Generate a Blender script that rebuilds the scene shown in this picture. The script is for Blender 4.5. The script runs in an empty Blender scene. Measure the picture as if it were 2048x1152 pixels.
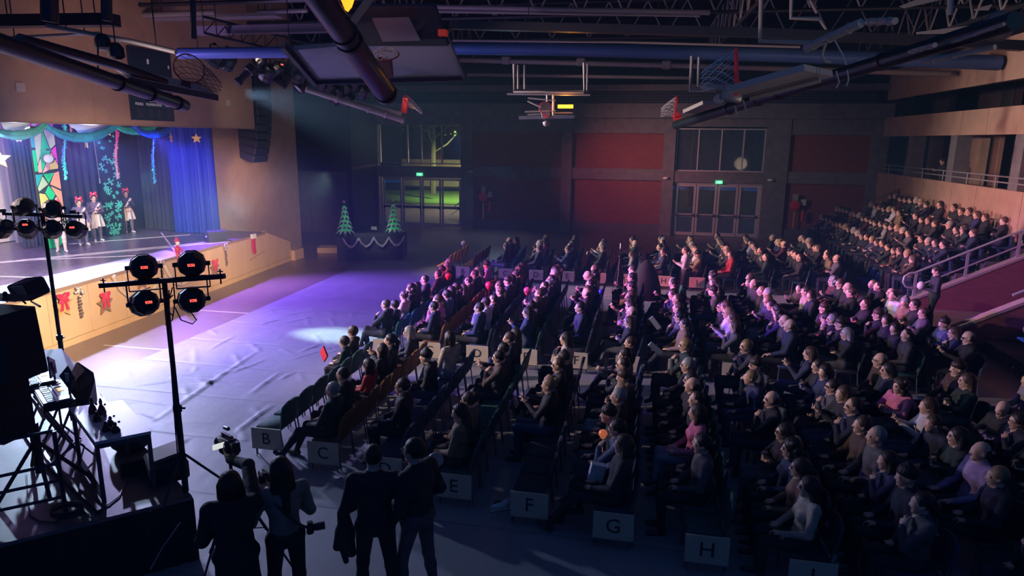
import bpy, math, random
import numpy as np
from mathutils import Vector, Matrix
random.seed(7)
C = bpy.context.scene.collection
scene = bpy.context.scene
PI = math.pi

# ------------------------------------------------------------------ camera
F, H = 1350.0, 4.8
VPU, VPV, ROLL = 1290.0, 278.2, .0105
_dv, _du = 576 - VPV, VPU - 1024
_th, _ph = math.atan(_dv / F), math.atan(_du / math.hypot(F, _dv))
fwd = np.array([-math.sin(_ph) * math.cos(_th), math.cos(_ph) * math.cos(_th), -math.sin(_th)])
_r0 = np.array([math.cos(_ph), math.sin(_ph), 0.0]); _u0 = np.cross(_r0, fwd)
cr = _r0 * math.cos(ROLL) + _u0 * math.sin(ROLL); cu = _u0 * math.cos(ROLL) - _r0 * math.sin(ROLL)
O = np.array([0, 0, H])
cam = bpy.data.cameras.new('camera'); cam.sensor_width = 36; cam.lens = F / 2048 * 36
cam.clip_start = .1; cam.clip_end = 300
camo = bpy.data.objects.new('camera', cam); C.objects.link(camo)
camo.matrix_world = Matrix(((cr[0], cu[0], -fwd[0], 0), (cr[1], cu[1], -fwd[1], 0), (cr[2], cu[2], -fwd[2], H), (0, 0, 0, 1)))
scene.camera = camo

def ray(u, v): return fwd * F + cr * (u - 1024) + cu * (576 - v)
def G(u, v, z=0.0): d = ray(u, v); return O + d * ((z - H) / d[2])     # a point at height z
def AY(u, v, Y): d = ray(u, v); return O + d * (Y / d[1])               # a point on the plane y = Y
def AX(u, v, X): d = ray(u, v); return O + d * (X / d[0])

# ------------------------------------------------------------------ world, exposure, lights
scene.view_settings.view_transform = 'Standard'; scene.view_settings.look = 'None'
scene.view_settings.gamma = 1; scene.view_settings.use_curve_mapping = False
scene.view_settings.exposure = 0.22
w = bpy.data.worlds.new('night'); scene.world = w; w.use_nodes = True
w.node_tree.nodes['Background'].inputs[0].default_value = (.08, .26, 1, 1)
w.node_tree.nodes['Background'].inputs[1].default_value = .08

def light(name, kind, loc, to=None, color=(1, 1, 1), power=100, size=.3, angle=60, blend=.5, sx=None, sy=None):
    l = bpy.data.lights.new(name, kind); l.color = color; l.energy = power
    if kind == 'SPOT': l.spot_size = math.radians(angle); l.spot_blend = blend; l.shadow_soft_size = size
    elif kind == 'AREA':
        l.shape = 'RECTANGLE'; l.size = sx or size; l.size_y = sy or size
    else: l.shadow_soft_size = size
    o = bpy.data.objects.new(name, l); C.objects.link(o); o.location = loc
    if to is not None:
        o.rotation_euler = (Vector(to) - Vector(loc)).to_track_quat('-Z', 'Y').to_euler()
    return o

# stage lanterns behind the fascia, then unseen free-hanging spots for walls, crowd and gallery
light('cool_wash', 'SPOT', (-15.4, 14.5, 4.75), (-7.4, 8.6, 0), (.50, .70, 1), 2700, .08, 78, .9)
light('violet_wash', 'SPOT', (-15.4, 19.5, 4.75), (-9.4, 18.2, 0), (.27, .11, 1), 7500, .12, 76, .8)
light('lilac_wash', 'SPOT', (-15.4, 17, 4.75), (-7.0, 10.0, 0), (.52, .50, 1), 4200, .12, 90, 1)
light('pale_beam', 'SPOT', (-15.4, 15.5, 4.75), (-7.2, 14.95, 0), (.62, 1, .85), 15000, .05, 10, 1)
light('pink_wash', 'SPOT', (-15.0, 13.5, 4.9), (.8, 18.6, 1.2), (1, .12, .36), 62000, .12, 34, .8)
light('blue_wash', 'SPOT', (-15.0, 12.5, 4.9), (.5, 16.5, .9), (.16, .12, 1), 22000, .12, 27, .8)
light('rose_wall_wash', 'SPOT', (-13.8, 22, 6.3), (-.5, 35.5, 2.4), (1, .2, .33), 5200, .2, 24, 1)
light('rose_wall_wash_high', 'SPOT', (-8, 22, 6.9), (0, 35.5, 4.8), (1, .42, .35), 1800, .2, 26, 1)
light('crowd_front', 'SPOT', (-14.2, 9, 5.6), (4, 15.5, 1.2), (1, .76, .72), 15000, .12, 52, 1)
light('crowd_side', 'SPOT', (-13.8, 22, 6.3), (7.5, 22, 2), (1, .80, .74), 11000, .15, 44, .8)
light('gallery_spill', 'SPOT', (-9, 15, 6.6), (11, 26, 4.5), (1, .62, .42), 2600, .3, 42, .9)
light('hall_fill', 'AREA', (-1, 10, 9.4), (-1, 17, 0), (.10, .36, 1), 46, 8, sx=14, sy=12)  # added overhead fill panel; no such lamp hangs in the hall
# unseen free-standing spots in place of front of house lanterns, lighting the stage front
light('foh_warm', 'SPOT', (-5.6, 8.8, 3.9), (-13.4, 14.6, 1.2), (1, .72, .44), 5600, .2, 52, .8)
light('foh_warm_far', 'SPOT', (-6.8, 14, 3.9), (-14, 21.8, 1.2), (1, .70, .42), 3000, .2, 40, .8)
light('foh_cold', 'SPOT', (-5.6, 10.4, 4.2), (-14, 12.5, 1.4), (.75, .88, 1), 900, .1, 30, .6)
light('fascia_lamp', 'SPOT', (-11.5, 20.6, 6.2), (-14.2, 22.2, 5.45), (1, .75, .4), 46, .1, 60, 1)
light('fascia_spill', 'SPOT', (-9.4, 13.5, 4.5), (-14.2, 16.5, 6.2), (1, .60, .42), 330, .3, 80, .9)
light('side_wall_spill', 'SPOT', (-10.5, 20, 4.2), (-15, 23.8, 3.0), (1, .64, .34), 620, .3, 30, 1)
# stage interior
light('stage_purple', 'AREA', (-17.4, 15.5, 5.8), None, (.45, .2, 1), 260, 3, sx=3, sy=9)
light('stage_white', 'SPOT', (-13.9, 9.6, 4.9), (-17.2, 15.0, 1.4), (.95, .88, 1), 1700, .1, 70, .7)
light('stage_kids', 'SPOT', (-14.6, 13, 4.9), (-17.3, 18.3, 2.0), (.95, .86, .95), 800, .08, 30, .6)
light('stage_green', 'SPOT', (-15.5, 21, 4.9), (-17.6, 19.6, 1.4), (.1, 1, .55), 150, .06, 44, .9)
light('stage_blue', 'SPOT', (-14.8, 18.0, 4.8), (-15.8, 21.3, 3.2), (.08, .16, 1), 360, .08, 60, .8)
light('stage_teal', 'SPOT', (-16.5, 17.4, 5.2), (-17.4, 20.8, 3.6), (.3, 1, .8), 900, .05, 10, .6)
light('beam_left', 'SPOT', tuple(AX(97, 316, -17.1)), tuple(AX(40, 268, -15.6)), (.9, .95, 1), 700, .05, 12, .6)
light('mast_fill', 'SPOT', (5.5, 3.2, 3.6), (1.0, 8.2, 5.5), (1, .82, .70), 130, .2, 60, 1)  # added spot out in the hall to brighten the right mast
light('far_wall_wash', 'SPOT', (-10, 20, 6.9), (3.6, 35.5, 3.2), (1, .76, .70), 2300, .3, 32, 1)  # added unseen spot in the hall, brightening the far wall
light('stage_panel', 'SPOT', (-15.2, 14.8, 5.0), (-17.6, 17.4, 3.3), (.9, 1, .75), 240, .06, 44, .8)
# the lawn lamp outside the far doors
light('lawn_lamp', 'SPOT', (-14, 50, 6.0), (-13, 53, 0), (.9, 1, .4), 5200, .2, 120, 1)
light('path_lamp', 'POINT', (-11.5, 44.0, 3.6), None, (1, .8, .5), 520, .2)
light('aisle_wash', 'SPOT', (-10.2, 21.5, 6.6), (-6.8, 23.4, .5), (1, .85, .6), 520, .08, 26, .8)  # added indoor spot, put in to brighten the yellow chairs
light('kerb_lamp', 'POINT', (-13.5, 57.5, 7.5), None, (1, .75, .4), 700, .2)
light('door_fill', 'AREA', (-7, 33.2, 3.4), (-9.5, 30, 0), (.5, .7, .9), 40, 1, sx=2, sy=1)  # added fill panel inside the hall by the doors, not sky

def haze():
    m = bpy.data.materials.new('lift_haze'); m.use_nodes = True; nt = m.node_tree; nt.nodes.clear()
    out = nt.nodes.new('ShaderNodeOutputMaterial'); v = nt.nodes.new('ShaderNodeVolumeScatter'); v.inputs['Color'].default_value = (.24, .55, 1, 1); v.inputs['Density'].default_value = HAZE; v.inputs['Anisotropy'].default_value = 0  # blue tint put into the haze to lift the shadows towards navy
    nt.links.new(v.outputs[0], out.inputs['Volume']); return m
HAZE = .0029
# ------------------------------------------------------------------ materials
MATS = {}
def mat(name, col=(.5, .5, .5), rough=.6, metal=0, emit=0, noise=0, nscale=6, bump=0, bscale=20, objcol=False, stretch=None, spec=None, trans=0, alpha=1, sheen=0, col2=None, ecol=None):
    if name in MATS: return MATS[name]
    m = bpy.data.materials.new(name); m.use_nodes = True; MATS[name] = m
    nt = m.node_tree; b = nt.nodes['Principled BSDF']
    def s(k, v):
        if k in b.inputs: b.inputs[k].default_value = v
    s('Base Color', (*col, 1)); s('Roughness', rough); s('Metallic', metal)
    if spec is not None: s('Specular IOR Level', spec)
    if trans: s('Transmission Weight', trans); s('IOR', 1.45)
    if alpha < 1: s('Alpha', alpha)
    if sheen: s('Sheen Weight', sheen)
    if emit: s('Emission Color', (*(ecol or col), 1)); s('Emission Strength', emit)
    src = None
    if objcol:
        oi = nt.nodes.new('ShaderNodeObjectInfo'); src = oi.outputs['Color']
        nt.links.new(src, b.inputs['Base Color'])
    if noise or bump or col2:
        tc = nt.nodes.new('ShaderNodeTexCoord'); mp = nt.nodes.new('ShaderNodeMapping')
        nt.links.new(tc.outputs['Object'], mp.inputs[0])
        if stretch: mp.inputs['Scale'].default_value = stretch
    if noise or col2:
        n = nt.nodes.new('ShaderNodeTexNoise'); n.inputs['Scale'].default_value = nscale; n.inputs['Detail'].default_value = 5
        nt.links.new(mp.outputs[0], n.inputs['Vector'])
        mx = nt.nodes.new('ShaderNodeMix'); mx.data_type = 'RGBA'
        cr_ = nt.nodes.new('ShaderNodeMapRange'); cr_.inputs[1].default_value = .35; cr_.inputs[2].default_value = .65
        nt.links.new(n.outputs['Fac'], cr_.inputs[0]); nt.links.new(cr_.outputs[0], mx.inputs['Factor'])
        if src: 
            nt.links.new(src, mx.inputs['A'])
            mul = nt.nodes.new('ShaderNodeMix'); mul.data_type = 'RGBA'; mul.blend_type = 'MULTIPLY'; mul.inputs['Factor'].default_value = 1
            nt.links.new(src, mul.inputs['A']); mul.inputs['B'].default_value = (1 - noise, 1 - noise, 1 - noise, 1)
            nt.links.new(mul.outputs['Result'], mx.inputs['B'])
        else:
            mx.inputs['A'].default_value = (*col, 1)
            mx.inputs['B'].default_value = (*(col2 or [c * (1 - noise) for c in col]), 1)
        nt.links.new(mx.outputs['Result'], b.inputs['Base Color'])
    if bump:
        n2 = nt.nodes.new('ShaderNodeTexNoise'); n2.inputs['Scale'].default_value = bscale; n2.inputs['Detail'].default_value = 4
        nt.links.new(mp.outputs[0], n2.inputs['Vector'])
        bp = nt.nodes.new('ShaderNodeBump'); bp.inputs['Strength'].default_value = bump; bp.inputs['Distance'].default_value = .02
        nt.links.new(n2.outputs['Fac'], bp.inputs['Height']); nt.links.new(bp.outputs['Normal'], b.inputs['Normal'])
    return m

def brick_mat(name, c1, c2, mortar, axes='xz'):
    m = mat(name, c1, .85); nt = m.node_tree; b = nt.nodes['Principled BSDF']
    tc = nt.nodes.new('ShaderNodeTexCoord'); sp = nt.nodes.new('ShaderNodeSeparateXYZ'); cb = nt.nodes.new('ShaderNodeCombineXYZ')
    nt.links.new(tc.outputs['Object'], sp.inputs[0])
    nt.links.new(sp.outputs['XY'['xy'.index(axes[0])]], cb.inputs[0]); nt.links.new(sp.outputs['Z'], cb.inputs[1])
    br = nt.nodes.new('ShaderNodeTexBrick'); nt.links.new(cb.outputs[0], br.inputs['Vector'])
    br.inputs['Scale'].default_value = 1; br.inputs['Brick Width'].default_value = .24; br.inputs['Row Height'].default_value = .075
    br.inputs['Mortar Size'].default_value = .008
    br.inputs['Color1'].default_value = (*c1, 1); br.inputs['Color2'].default_value = (*c2, 1); br.inputs['Mortar'].default_value = (*mortar, 1)
    nt.links.new(br.outputs['Color'], b.inputs['Base Color'])
    bp = nt.nodes.new('ShaderNodeBump'); bp.inputs['Strength'].default_value = .6; bp.inputs['Distance'].default_value = .01; bp.invert = True
    nt.links.new(br.outputs['Fac'], bp.inputs['Height']); nt.links.new(bp.outputs['Normal'], b.inputs['Normal'])
    return m

# ------------------------------------------------------------------ mesh helpers
def rotm(rx=0, ry=0, rz=0):
    return np.array(Matrix.Rotation(rz, 3, 'Z') @ Matrix.Rotation(ry, 3, 'Y') @ Matrix.Rotation(rx, 3, 'X'))
class M:
    def __init__(s): s.v = []; s.f = []; s.mi = []; s.cur = 0
    def add(s, vs, fs):
        b = len(s.v); s.v.extend([tuple(map(float, p)) for p in vs]); s.f.extend([tuple(b + i for i in f) for f in fs]); s.mi.extend([s.cur] * len(fs)); return s
    def box(s, x0, x1, y0, y1, z0, z1):
        vs = [(x, y, z) for x in (x0, x1) for y in (y0, y1) for z in (z0, z1)]
        return s.add(vs, [(0, 1, 3, 2), (4, 6, 7, 5), (0, 4, 5, 1), (2, 3, 7, 6), (0, 2, 6, 4), (1, 5, 7, 3)])
    def obox(s, c, size, R=None, bev=0):
        hx, hy, hz = [a / 2 for a in size]
        if bev:
            # bevelled box: octagonal loops
            b = min(bev, hx * .9, hy * .9, hz * .9)
            def loop(i, z): return [(hx - i, hy - b - 0, z), (hx - b, hy - i, z), (-hx + b, hy - i, z), (-hx + i, hy - b, z), (-hx + i, -hy + b, z), (-hx + b, -hy + i, z), (hx - b, -hy + i, z), (hx - i, -hy + b, z)]
            L = [loop(b * .9, -hz), loop(0, -hz + b), loop(0, hz - b), loop(b * .9, hz)]
            vs = np.array(sum(L, [])); fs = []
            for k in range(3):
                for i in range(8):
                    j = (i + 1) % 8; fs.append((k * 8 + i, k * 8 + j, k * 8 + 8 + j, k * 8 + 8 + i))
            fs.append(tuple(range(7, -1, -1))); fs.append(tuple(range(24, 32)))
        else:
            vs = np.array([(x, y, z) for x in (-hx, hx) for y in (-hy, hy) for z in (-hz, hz)])
            fs = [(0, 1, 3, 2), (4, 6, 7, 5), (0, 4, 5, 1), (2, 3, 7, 6), (0, 2, 6, 4), (1, 5, 7, 3)]
        if R is not None: vs = vs @ np.array(R).T
        return s.add(vs + np.array(c), fs)
    def tube(s, pts, r, n=8, cap=True, closed=False):
        pts = [np.array(p, float) for p in pts]; N = len(pts)
        rs = r if isinstance(r, (list, tuple)) else [r] * N
        vs = []; prev = None
        for i, p in enumerate(pts):
            if closed: t = pts[(i + 1) % N] - pts[i - 1]
            else: t = pts[min(i + 1, N - 1)] - pts[max(i - 1, 0)]
            t = t / (np.linalg.norm(t) + 1e-9)
            if prev is None:
                a = np.array([0, 0, 1.]) if abs(t[2]) < .9 else np.array([1., 0, 0])
                x = np.cross(t, a)
            else: x = prev - t * (prev @ t)
            x /= np.linalg.norm(x) + 1e-9; prev = x; y = np.cross(t, x)
            for k in range(n):
                a = 2 * PI * k / n; vs.append(p + rs[i] * (x * math.cos(a) + y * math.sin(a)))
        fs = []
        for i in range(N if closed else N - 1):
            j = (i + 1) % N
            for k in range(n):
                l = (k + 1) % n; fs.append((i * n + k, i * n + l, j * n + l, j * n + k))
        if cap and not closed: fs.append(tuple(range(n - 1, -1, -1))); fs.append(tuple(range((N - 1) * n, N * n)))
        return s.add(vs, fs)
    def bar(s, a, b, w, h, up=(0, 0, 1)):
        a = np.array(a, float); b = np.array(b, float); t = b - a; L = np.linalg.norm(t); t /= L
        u = np.array(up, float); x = np.cross(t, u); x /= np.linalg.norm(x); z = np.cross(x, t)
        return s.obox((a + b) / 2, (w, L, h), np.stack([x, t, z], 1))
    def lathe(s, prof, n=16, T=None, c=(0, 0, 0)):
        vs = []; fs = []
        for r, z in prof:
            for k in range(n): a = 2 * PI * k / n; vs.append((r * math.cos(a), r * math.sin(a), z))
        for i in range(len(prof) - 1):
            for k in range(n): l = (k + 1) % n; fs.append((i * n + k, i * n + l, i * n + n + l, i * n + n + k))
        fs.append(tuple(range(n - 1, -1, -1))); fs.append(tuple(range((len(prof) - 1) * n, len(prof) * n)))
        vs = np.array(vs)
        if T is not None: vs = vs @ np.array(T).T
        return s.add(vs + np.array(c), fs)
    def prism(s, poly, d0, d1, o=(0, 0, 0), X=(1, 0, 0), Y=(0, 0, 1)):
        X = np.array(X, float); Y = np.array(Y, float); N = np.cross(X, Y); o = np.array(o, float); n = len(poly)
        vs = [o + X * a + Y * b + N * d for d in (d0, d1) for a, b in poly]
        return s.add(vs, [tuple(range(n - 1, -1, -1)), tuple(range(n, 2 * n))] + [(i, (i + 1) % n, n + (i + 1) % n, n + i) for i in range(n)])
    def ell(s, c, r, n=10, m=7, R=None):
        vs = []; fs = []
        for i in range(m + 1):
            th = PI * i / m
            for k in range(n): a = 2 * PI * k / n; vs.append((r[0] * math.sin(th) * math.cos(a), r[1] * math.sin(th) * math.sin(a), r[2] * math.cos(th)))
        for i in range(m):
            for k in range(n): l = (k + 1) % n; fs.append((i * n + k, i * n + n + k, i * n + n + l, i * n + l))
        vs = np.array(vs)
        if R is not None: vs = vs @ np.array(R).T
        return s.add(vs + np.array(c), fs)
    def mesh(s, name, mats, smooth=False, shift=None):
        me = bpy.data.meshes.new(name)
        vs = s.v if shift is None else [(a - shift[0], b - shift[1], c - shift[2]) for a, b, c in s.v]
        me.from_pydata(vs, [], s.f)
        for m in mats: me.materials.append(m)
        if len(mats) > 1: me.polygons.foreach_set('material_index', s.mi)
        if smooth:
            me.polygons.foreach_set('use_smooth', [True] * len(me.polygons))
            try: me.set_sharp_from_angle(angle=math.radians(smooth if smooth is not True else 45))
            except Exception: pass
        me.update(); return me
def tag(o, label=None, cat=None, group=None, kind=None):
    if label: o['label'] = label
    if cat: o['category'] = cat
    if group: o['group'] = group
    if kind: o['kind'] = kind
    return o
def link(name, me, parent=None, loc=None, rot=None):
    o = bpy.data.objects.new(name, me); C.objects.link(o)
    if parent is not None: o.parent = parent
    if loc is not None: o.location = loc
    if rot is not None: o.rotation_euler = rot
    return o
def part(name, m, mt, parent, smooth=False, loc=None, label=None, wrl=False):
    """part of parent; wrl: the mesh was written in world coordinates"""
    mats = mt if isinstance(mt, (list, tuple)) else [mt]
    sh = None
    if wrl:
        p = parent; sh = np.zeros(3)
        while p is not None: sh += np.array(p.location); p = p.parent
    o = link(name, m.mesh(name, mats, smooth, sh), parent, loc)
    if label: o['label'] = label
    return o
def empty(name, loc, label, cat, group=None, rz=0):
    o = bpy.data.objects.new(name, None); C.objects.link(o); o.location = loc; o.rotation_euler = (0, 0, rz); o.empty_display_size = .1
    return tag(o, label, cat, group)
def thing(name, m, mt, label, cat, group=None, loc=None, smooth=False, kind=None, rot=None):
    mats = mt if isinstance(mt, (list, tuple)) else [mt]
    o = link(name, m.mesh(name, mats, smooth), None, loc, rot); return tag(o, label, cat, group, kind)
def struct(name, m, mt, parent=None, smooth=False):
    mats = mt if isinstance(mt, (list, tuple)) else [mt]
    o = link(name, m.mesh(name, mats, smooth), parent)
    if parent is None: o['kind'] = 'structure'
    return o
def dup(root, loc, rz=None, label=None, group=None, color=None):
    r = root.copy(); C.objects.link(r); r.location = loc
    if rz is not None: r.rotation_euler = (0, 0, rz)
    if label: r['label'] = label
    if group: r['group'] = group
    if color: r.color = color
    for ch in root.children:
        c = ch.copy(); C.objects.link(c); c.parent = r; c.matrix_parent_inverse = ch.matrix_parent_inverse
        for g in ch.children:
            d = g.copy(); C.objects.link(d); d.parent = c
    return r
def star(r, k=.45, n=5, rot=PI / 2): return [((r if i % 2 == 0 else r * k) * math.cos(rot + PI * i / n), (r if i % 2 == 0 else r * k) * math.sin(rot + PI * i / n)) for i in range(2 * n)]
_txt = {}
def text_mesh(s, size, depth=.002, mt=None):
    key = (s, size, mt.name if mt else '')
    if key in _txt: return _txt[key]
    cu_ = bpy.data.curves.new('txt', 'FONT'); cu_.body = s; cu_.size = size; cu_.extrude = depth; cu_.align_x = 'CENTER'; cu_.align_y = 'CENTER'; cu_.resolution_u = 3
    o = bpy.data.objects.new('txt', cu_); C.objects.link(o)
    dg = bpy.context.evaluated_depsgraph_get(); me = bpy.data.meshes.new_from_object(o.evaluated_get(dg)); bpy.data.objects.remove(o); bpy.data.curves.remove(cu_)
    me.materials.clear()
    if mt: me.materials.append(mt)
    _txt[key] = me; return me
# ------------------------------------------------------------------ the hall
conc = mat('concrete_grey', (.17, .165, .18), .85, noise=.25, nscale=3, bump=.3, bscale=30)
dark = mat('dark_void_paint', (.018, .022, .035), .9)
brick = brick_mat('red_brick', (.24, .06, .06), (.19, .05, .055), (.14, .06, .06))
brickx = brick_mat('dark_brick', (.17, .05, .05), (.13, .04, .04), (.10, .04, .04), 'xz')
wood_floor = mat('court_boards', (.23, .17, .17), .32, noise=.25, nscale=4, stretch=(.5, 8, 1))
tan = mat('tan_wall', (.40, .27, .19), .7, noise=.12, nscale=2.5)
brown = mat('brown_wall', (.17, .12, .115), .8, noise=.15, nscale=3)
steel = mat('grey_steel', (.30, .30, .33), .45, metal=.2)
alu = mat('door_aluminium', (.50, .48, .50), .45, metal=.3)
glass = mat('night_glass', (.8, .9, .9), .03, trans=.96)
WY = 35.6
struct('floor', M().box(-24, 22, -3, WY + .3, -.3, 0), wood_floor)
# painted court lines are flat print on the boards
wl = M()
for (x0, x1, y0, y1) in ((-12.2, -10.6, 13.0, 13.05), (-12.2, -10.6, 16.4, 16.45)): wl.box(x0, x1, y0, y1, -.001, .003)
struct('trim_1', wl, mat('court_line', (.6, .58, .6), .5))
# ceiling deck
deck = mat('roof_deck', (.055, .05, .065), .95, noise=.4, nscale=1.5)
struct('ceiling', M().box(-24, 22, 6, 38, 11.2, 11.5), deck)
# far wall: column grid, beams, recessed brick panels
cols = [(-14.75, -14.46), (-9.71, -9.07), (-4.31, -3.76), (.87, 1.44), (5.82, 6.87), (10.57, 11.3)]
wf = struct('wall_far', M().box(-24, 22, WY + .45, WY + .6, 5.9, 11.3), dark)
for a, b in cols:
    struct('column', M().box(a, b, WY - .02, WY + .5, 0, 5.95), conc, wf)
struct('beam', M().box(-14.46, 11.3, WY - .3, WY + .5, 5.9, 6.6), conc, wf)
struct('beam', M().box(-24, 11.3, WY - .3, WY + .5, 7.2, 7.5), conc, wf)
bays = [(-9.07, -4.31), (-3.76, .87), (6.87, 10.57)]
for a, b in bays:
    struct('beam', M().box(a, b, WY + .05, WY + .5, 2.8, 3.38), conc, wf)
    struct('beam', M().box(a, b, WY + .05, WY + .5, 5.15, 5.9), conc, wf)
    for z0, z1 in ((0.55, 2.8), (3.38, 5.15)):
        struct('brick_panel', M().box(a, b, WY + .22, WY + .4, z0, z1), brick, wf)
    struct('plinth', M().box(a, b, WY + .1, WY + .4, 0, .55), mat('plinth_grey', (.10, .09, .10), .8), wf)
for a, b in ((-14.46, -9.71), (1.44, 5.82)):
    struct('beam', M().box(a, b, WY + .05, WY + .5, 2.75, 3.3), conc, wf)
    struct('beam', M().box(a, b, WY + .05, WY + .5, 5.5, 5.9), conc, wf)
# perforated acoustic band above the brickwork
perf = mat('perforated_band', (.02, .024, .04), .8)
nt = perf.node_tree; b_ = nt.nodes['Principled BSDF']; tc = nt.nodes.new('ShaderNodeTexCoord'); vo = nt.nodes.new('ShaderNodeTexVoronoi'); vo.inputs['Scale'].default_value = 7; vo.inputs['Randomness'].default_value = 0
nt.links.new(tc.outputs['Object'], vo.inputs[0]); rp = nt.nodes.new('ShaderNodeValToRGB'); rp.color_ramp.elements[0].position = .2; rp.color_ramp.elements[0].color = (.09, .09, .12, 1); rp.color_ramp.elements[1].position = .3; rp.color_ramp.elements[1].color = (.02, .024, .04, 1)
nt.links.new(vo.outputs['Distance'], rp.inputs[0]); nt.links.new(rp.outputs[0], b_.inputs['Base Color'])
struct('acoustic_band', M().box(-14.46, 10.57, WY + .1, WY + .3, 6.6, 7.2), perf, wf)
# dark bay left of the doors and the service wall
struct('wall_left_far', M().box(-22, -14.75, WY - 3.2, WY - 3.0, 3.1, 11.3), mat('black_void_wall', (.008, .014, .03), .95))  # black sheet stands in for the dark void of the recess
struct('trim_2', M().box(-18.8, -14.6, WY - 3.3, WY - 3.0, 0, 3.1).box(-17, -16.8, WY - 3.4, WY - 3.2, 0, 3.1), brown)
struct('trim_3', M().box(-14.76, -14.5, WY - 3.3, WY, 0, 11.2), mat('black_return', (.02, .022, .035), .9))
# windows and doors in the far wall
def glazed(x0, x1, z0, z1, xs, name, frame=.06, depth=.12, y=WY + .28):
    fr = M()
    fr.box(x0, x1, y - depth / 2, y + depth / 2, z0, z0 + frame).box(x0, x1, y - depth / 2, y + depth / 2, z1 - frame, z1)
    for x in [x0 + frame / 2] + list(xs) + [x1 - frame / 2]:
        fr.box(x - frame / 2, x + frame / 2, y - depth / 2, y + depth / 2, z0 + frame, z1 - frame)
    o = struct(name, fr, alu)
    e = [x0 + frame] + sum([[x - frame / 2, x + frame / 2] for x in xs], []) + [x1 - frame]
    for i in range(0, len(e), 2):
        struct('window_pane', M().box(e[i], e[i + 1], y - .006, y + .006, z0 + frame, z1 - frame), glass, o)
    return o
glazed(-14.4, -9.75, 3.42, 5.62, (-12.78, -12.0, -10.85), 'window_1')
glazed(1.5, 5.78, 3.3, 5.42, (2.58, 3.68, 4.75), 'window_2')
def doors(x0, n, w, z1, name, y=WY + .3):
    """a run of n glazed door leaves with panic bars"""
    o = struct(name, M().box(x0 - .08, x0, y - .08, y + .08, 0, z1 + .12).box(x0 + n * w, x0 + n * w + .08, y - .08, y + .08, 0, z1 + .12).box(x0, x0 + n * w, y - .08, y + .08, z1, z1 + .12), alu)
    for i in range(n):
        a, b = x0 + i * w + .02, x0 + (i + 1) * w - .02
        lf = M(); st = .1
        lf.box(a, a + st, y - .03, y + .03, .03, z1 - .02).box(b - st, b, y - .03, y + .03, .03, z1 - .02)
        lf.box(a + st, b - st, y - .03, y + .03, .03, .2).box(a + st, b - st, y - .03, y + .03, z1 - .12, z1 - .02).box(a + st, b - st, y - .03, y + .03, 1.0, 1.14)
        d = struct('door_leaf', lf, alu, o)
        struct('door_pane', M().box(a + st, b - st, y - .006, y + .006, .2, 1.0).box(a + st, b - st, y - .006, y + .006, 1.14, z1 - .12), glass, d)
        ph = M().tube([(a + .08, y - .12, 1.07), (b - .08, y - .12, 1.07)], .022, 8).box(a + .05, a + .13, y - .16, y - .03, 1.0, 1.14).box(b - .13, b - .05, y - .16, y - .03, 1.0, 1.14)
        struct('push_bar', ph, mat('bar_black', (.05, .05, .06), .4), d)
    return o
doors(-14.3, 4, 1.13, 2.66, 'door_1')
doors(1.6, 4, 1.03, 2.66, 'door_2')
for k, (x, z) in enumerate(((-12.05, 2.86), (3.68, 2.78))):
    o = thing('exit_sign', M().box(x - .17, x + .17, WY - .02, WY + .1, z - .07, z + .09), mat('exit_green', (.1, .9, .45), .5, emit=1.1, ecol=(.08, .8, .35)),
          ('small green lit exit sign above the doors by the grass lawn', 'small green lit exit sign above the doors behind the crowd')[k], 'sign')
    ar = M().prism([(-.02, -.05), (.1, 0), (-.02, .05)], 0, .004, (x + .02, WY - .024, z + .01)).box(x - .1, x, WY - .028, WY - .022, z, z + .02)
    part('arrow', ar, mat('sign_white', (.7, 1, .8), .5, emit=1.4), o)
# outside: lawn, path, trunk of a tree, railing
gr = mat('lawn_grass', (.10, .22, .03), .9, noise=.5, nscale=9, bump=.5, bscale=60)
pv = mat('path_paving', (.26, .24, .22), .9, noise=.3, nscale=3)
thing('lawn', M().box(-40, 20, 48, 70, -.2, .08), gr, 'bright green grass lawn outside the far left glass doors', 'grass', kind='stuff')
struct('ground_outside', M().box(-40, 22, WY + .7, 48, -.2, .02), pv)
rl = M()
for x in (-10.9, -9.9): rl.tube([(x, 40.2, 0), (x, 40.2, 1.5)], .03, 6)
rl.tube([(-11.6, 40.2, .55), (-9.6, 40.2, 2.1)], .03, 6).tube([(-11.6, 40.2, .2), (-9.6, 40.2, 1.6)], .02, 6)
thing('handrail', rl, mat('rail_dark', (.05, .05, .06), .5), 'dark sloping handrail outside the right leaf of the left doors', 'railing')
tr = mat('white_gable', (.6, .55, .5), .8)
thing('tent_gable', M().prism([(0, 0), (2.6, 0), (2.6, 3.0), (1.3, 3.0)], 0, .2, (-11.2, 43.4, 0)), tr, 'pale tent wall lit up outside the right leaf of the left doors', 'tent')
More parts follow.
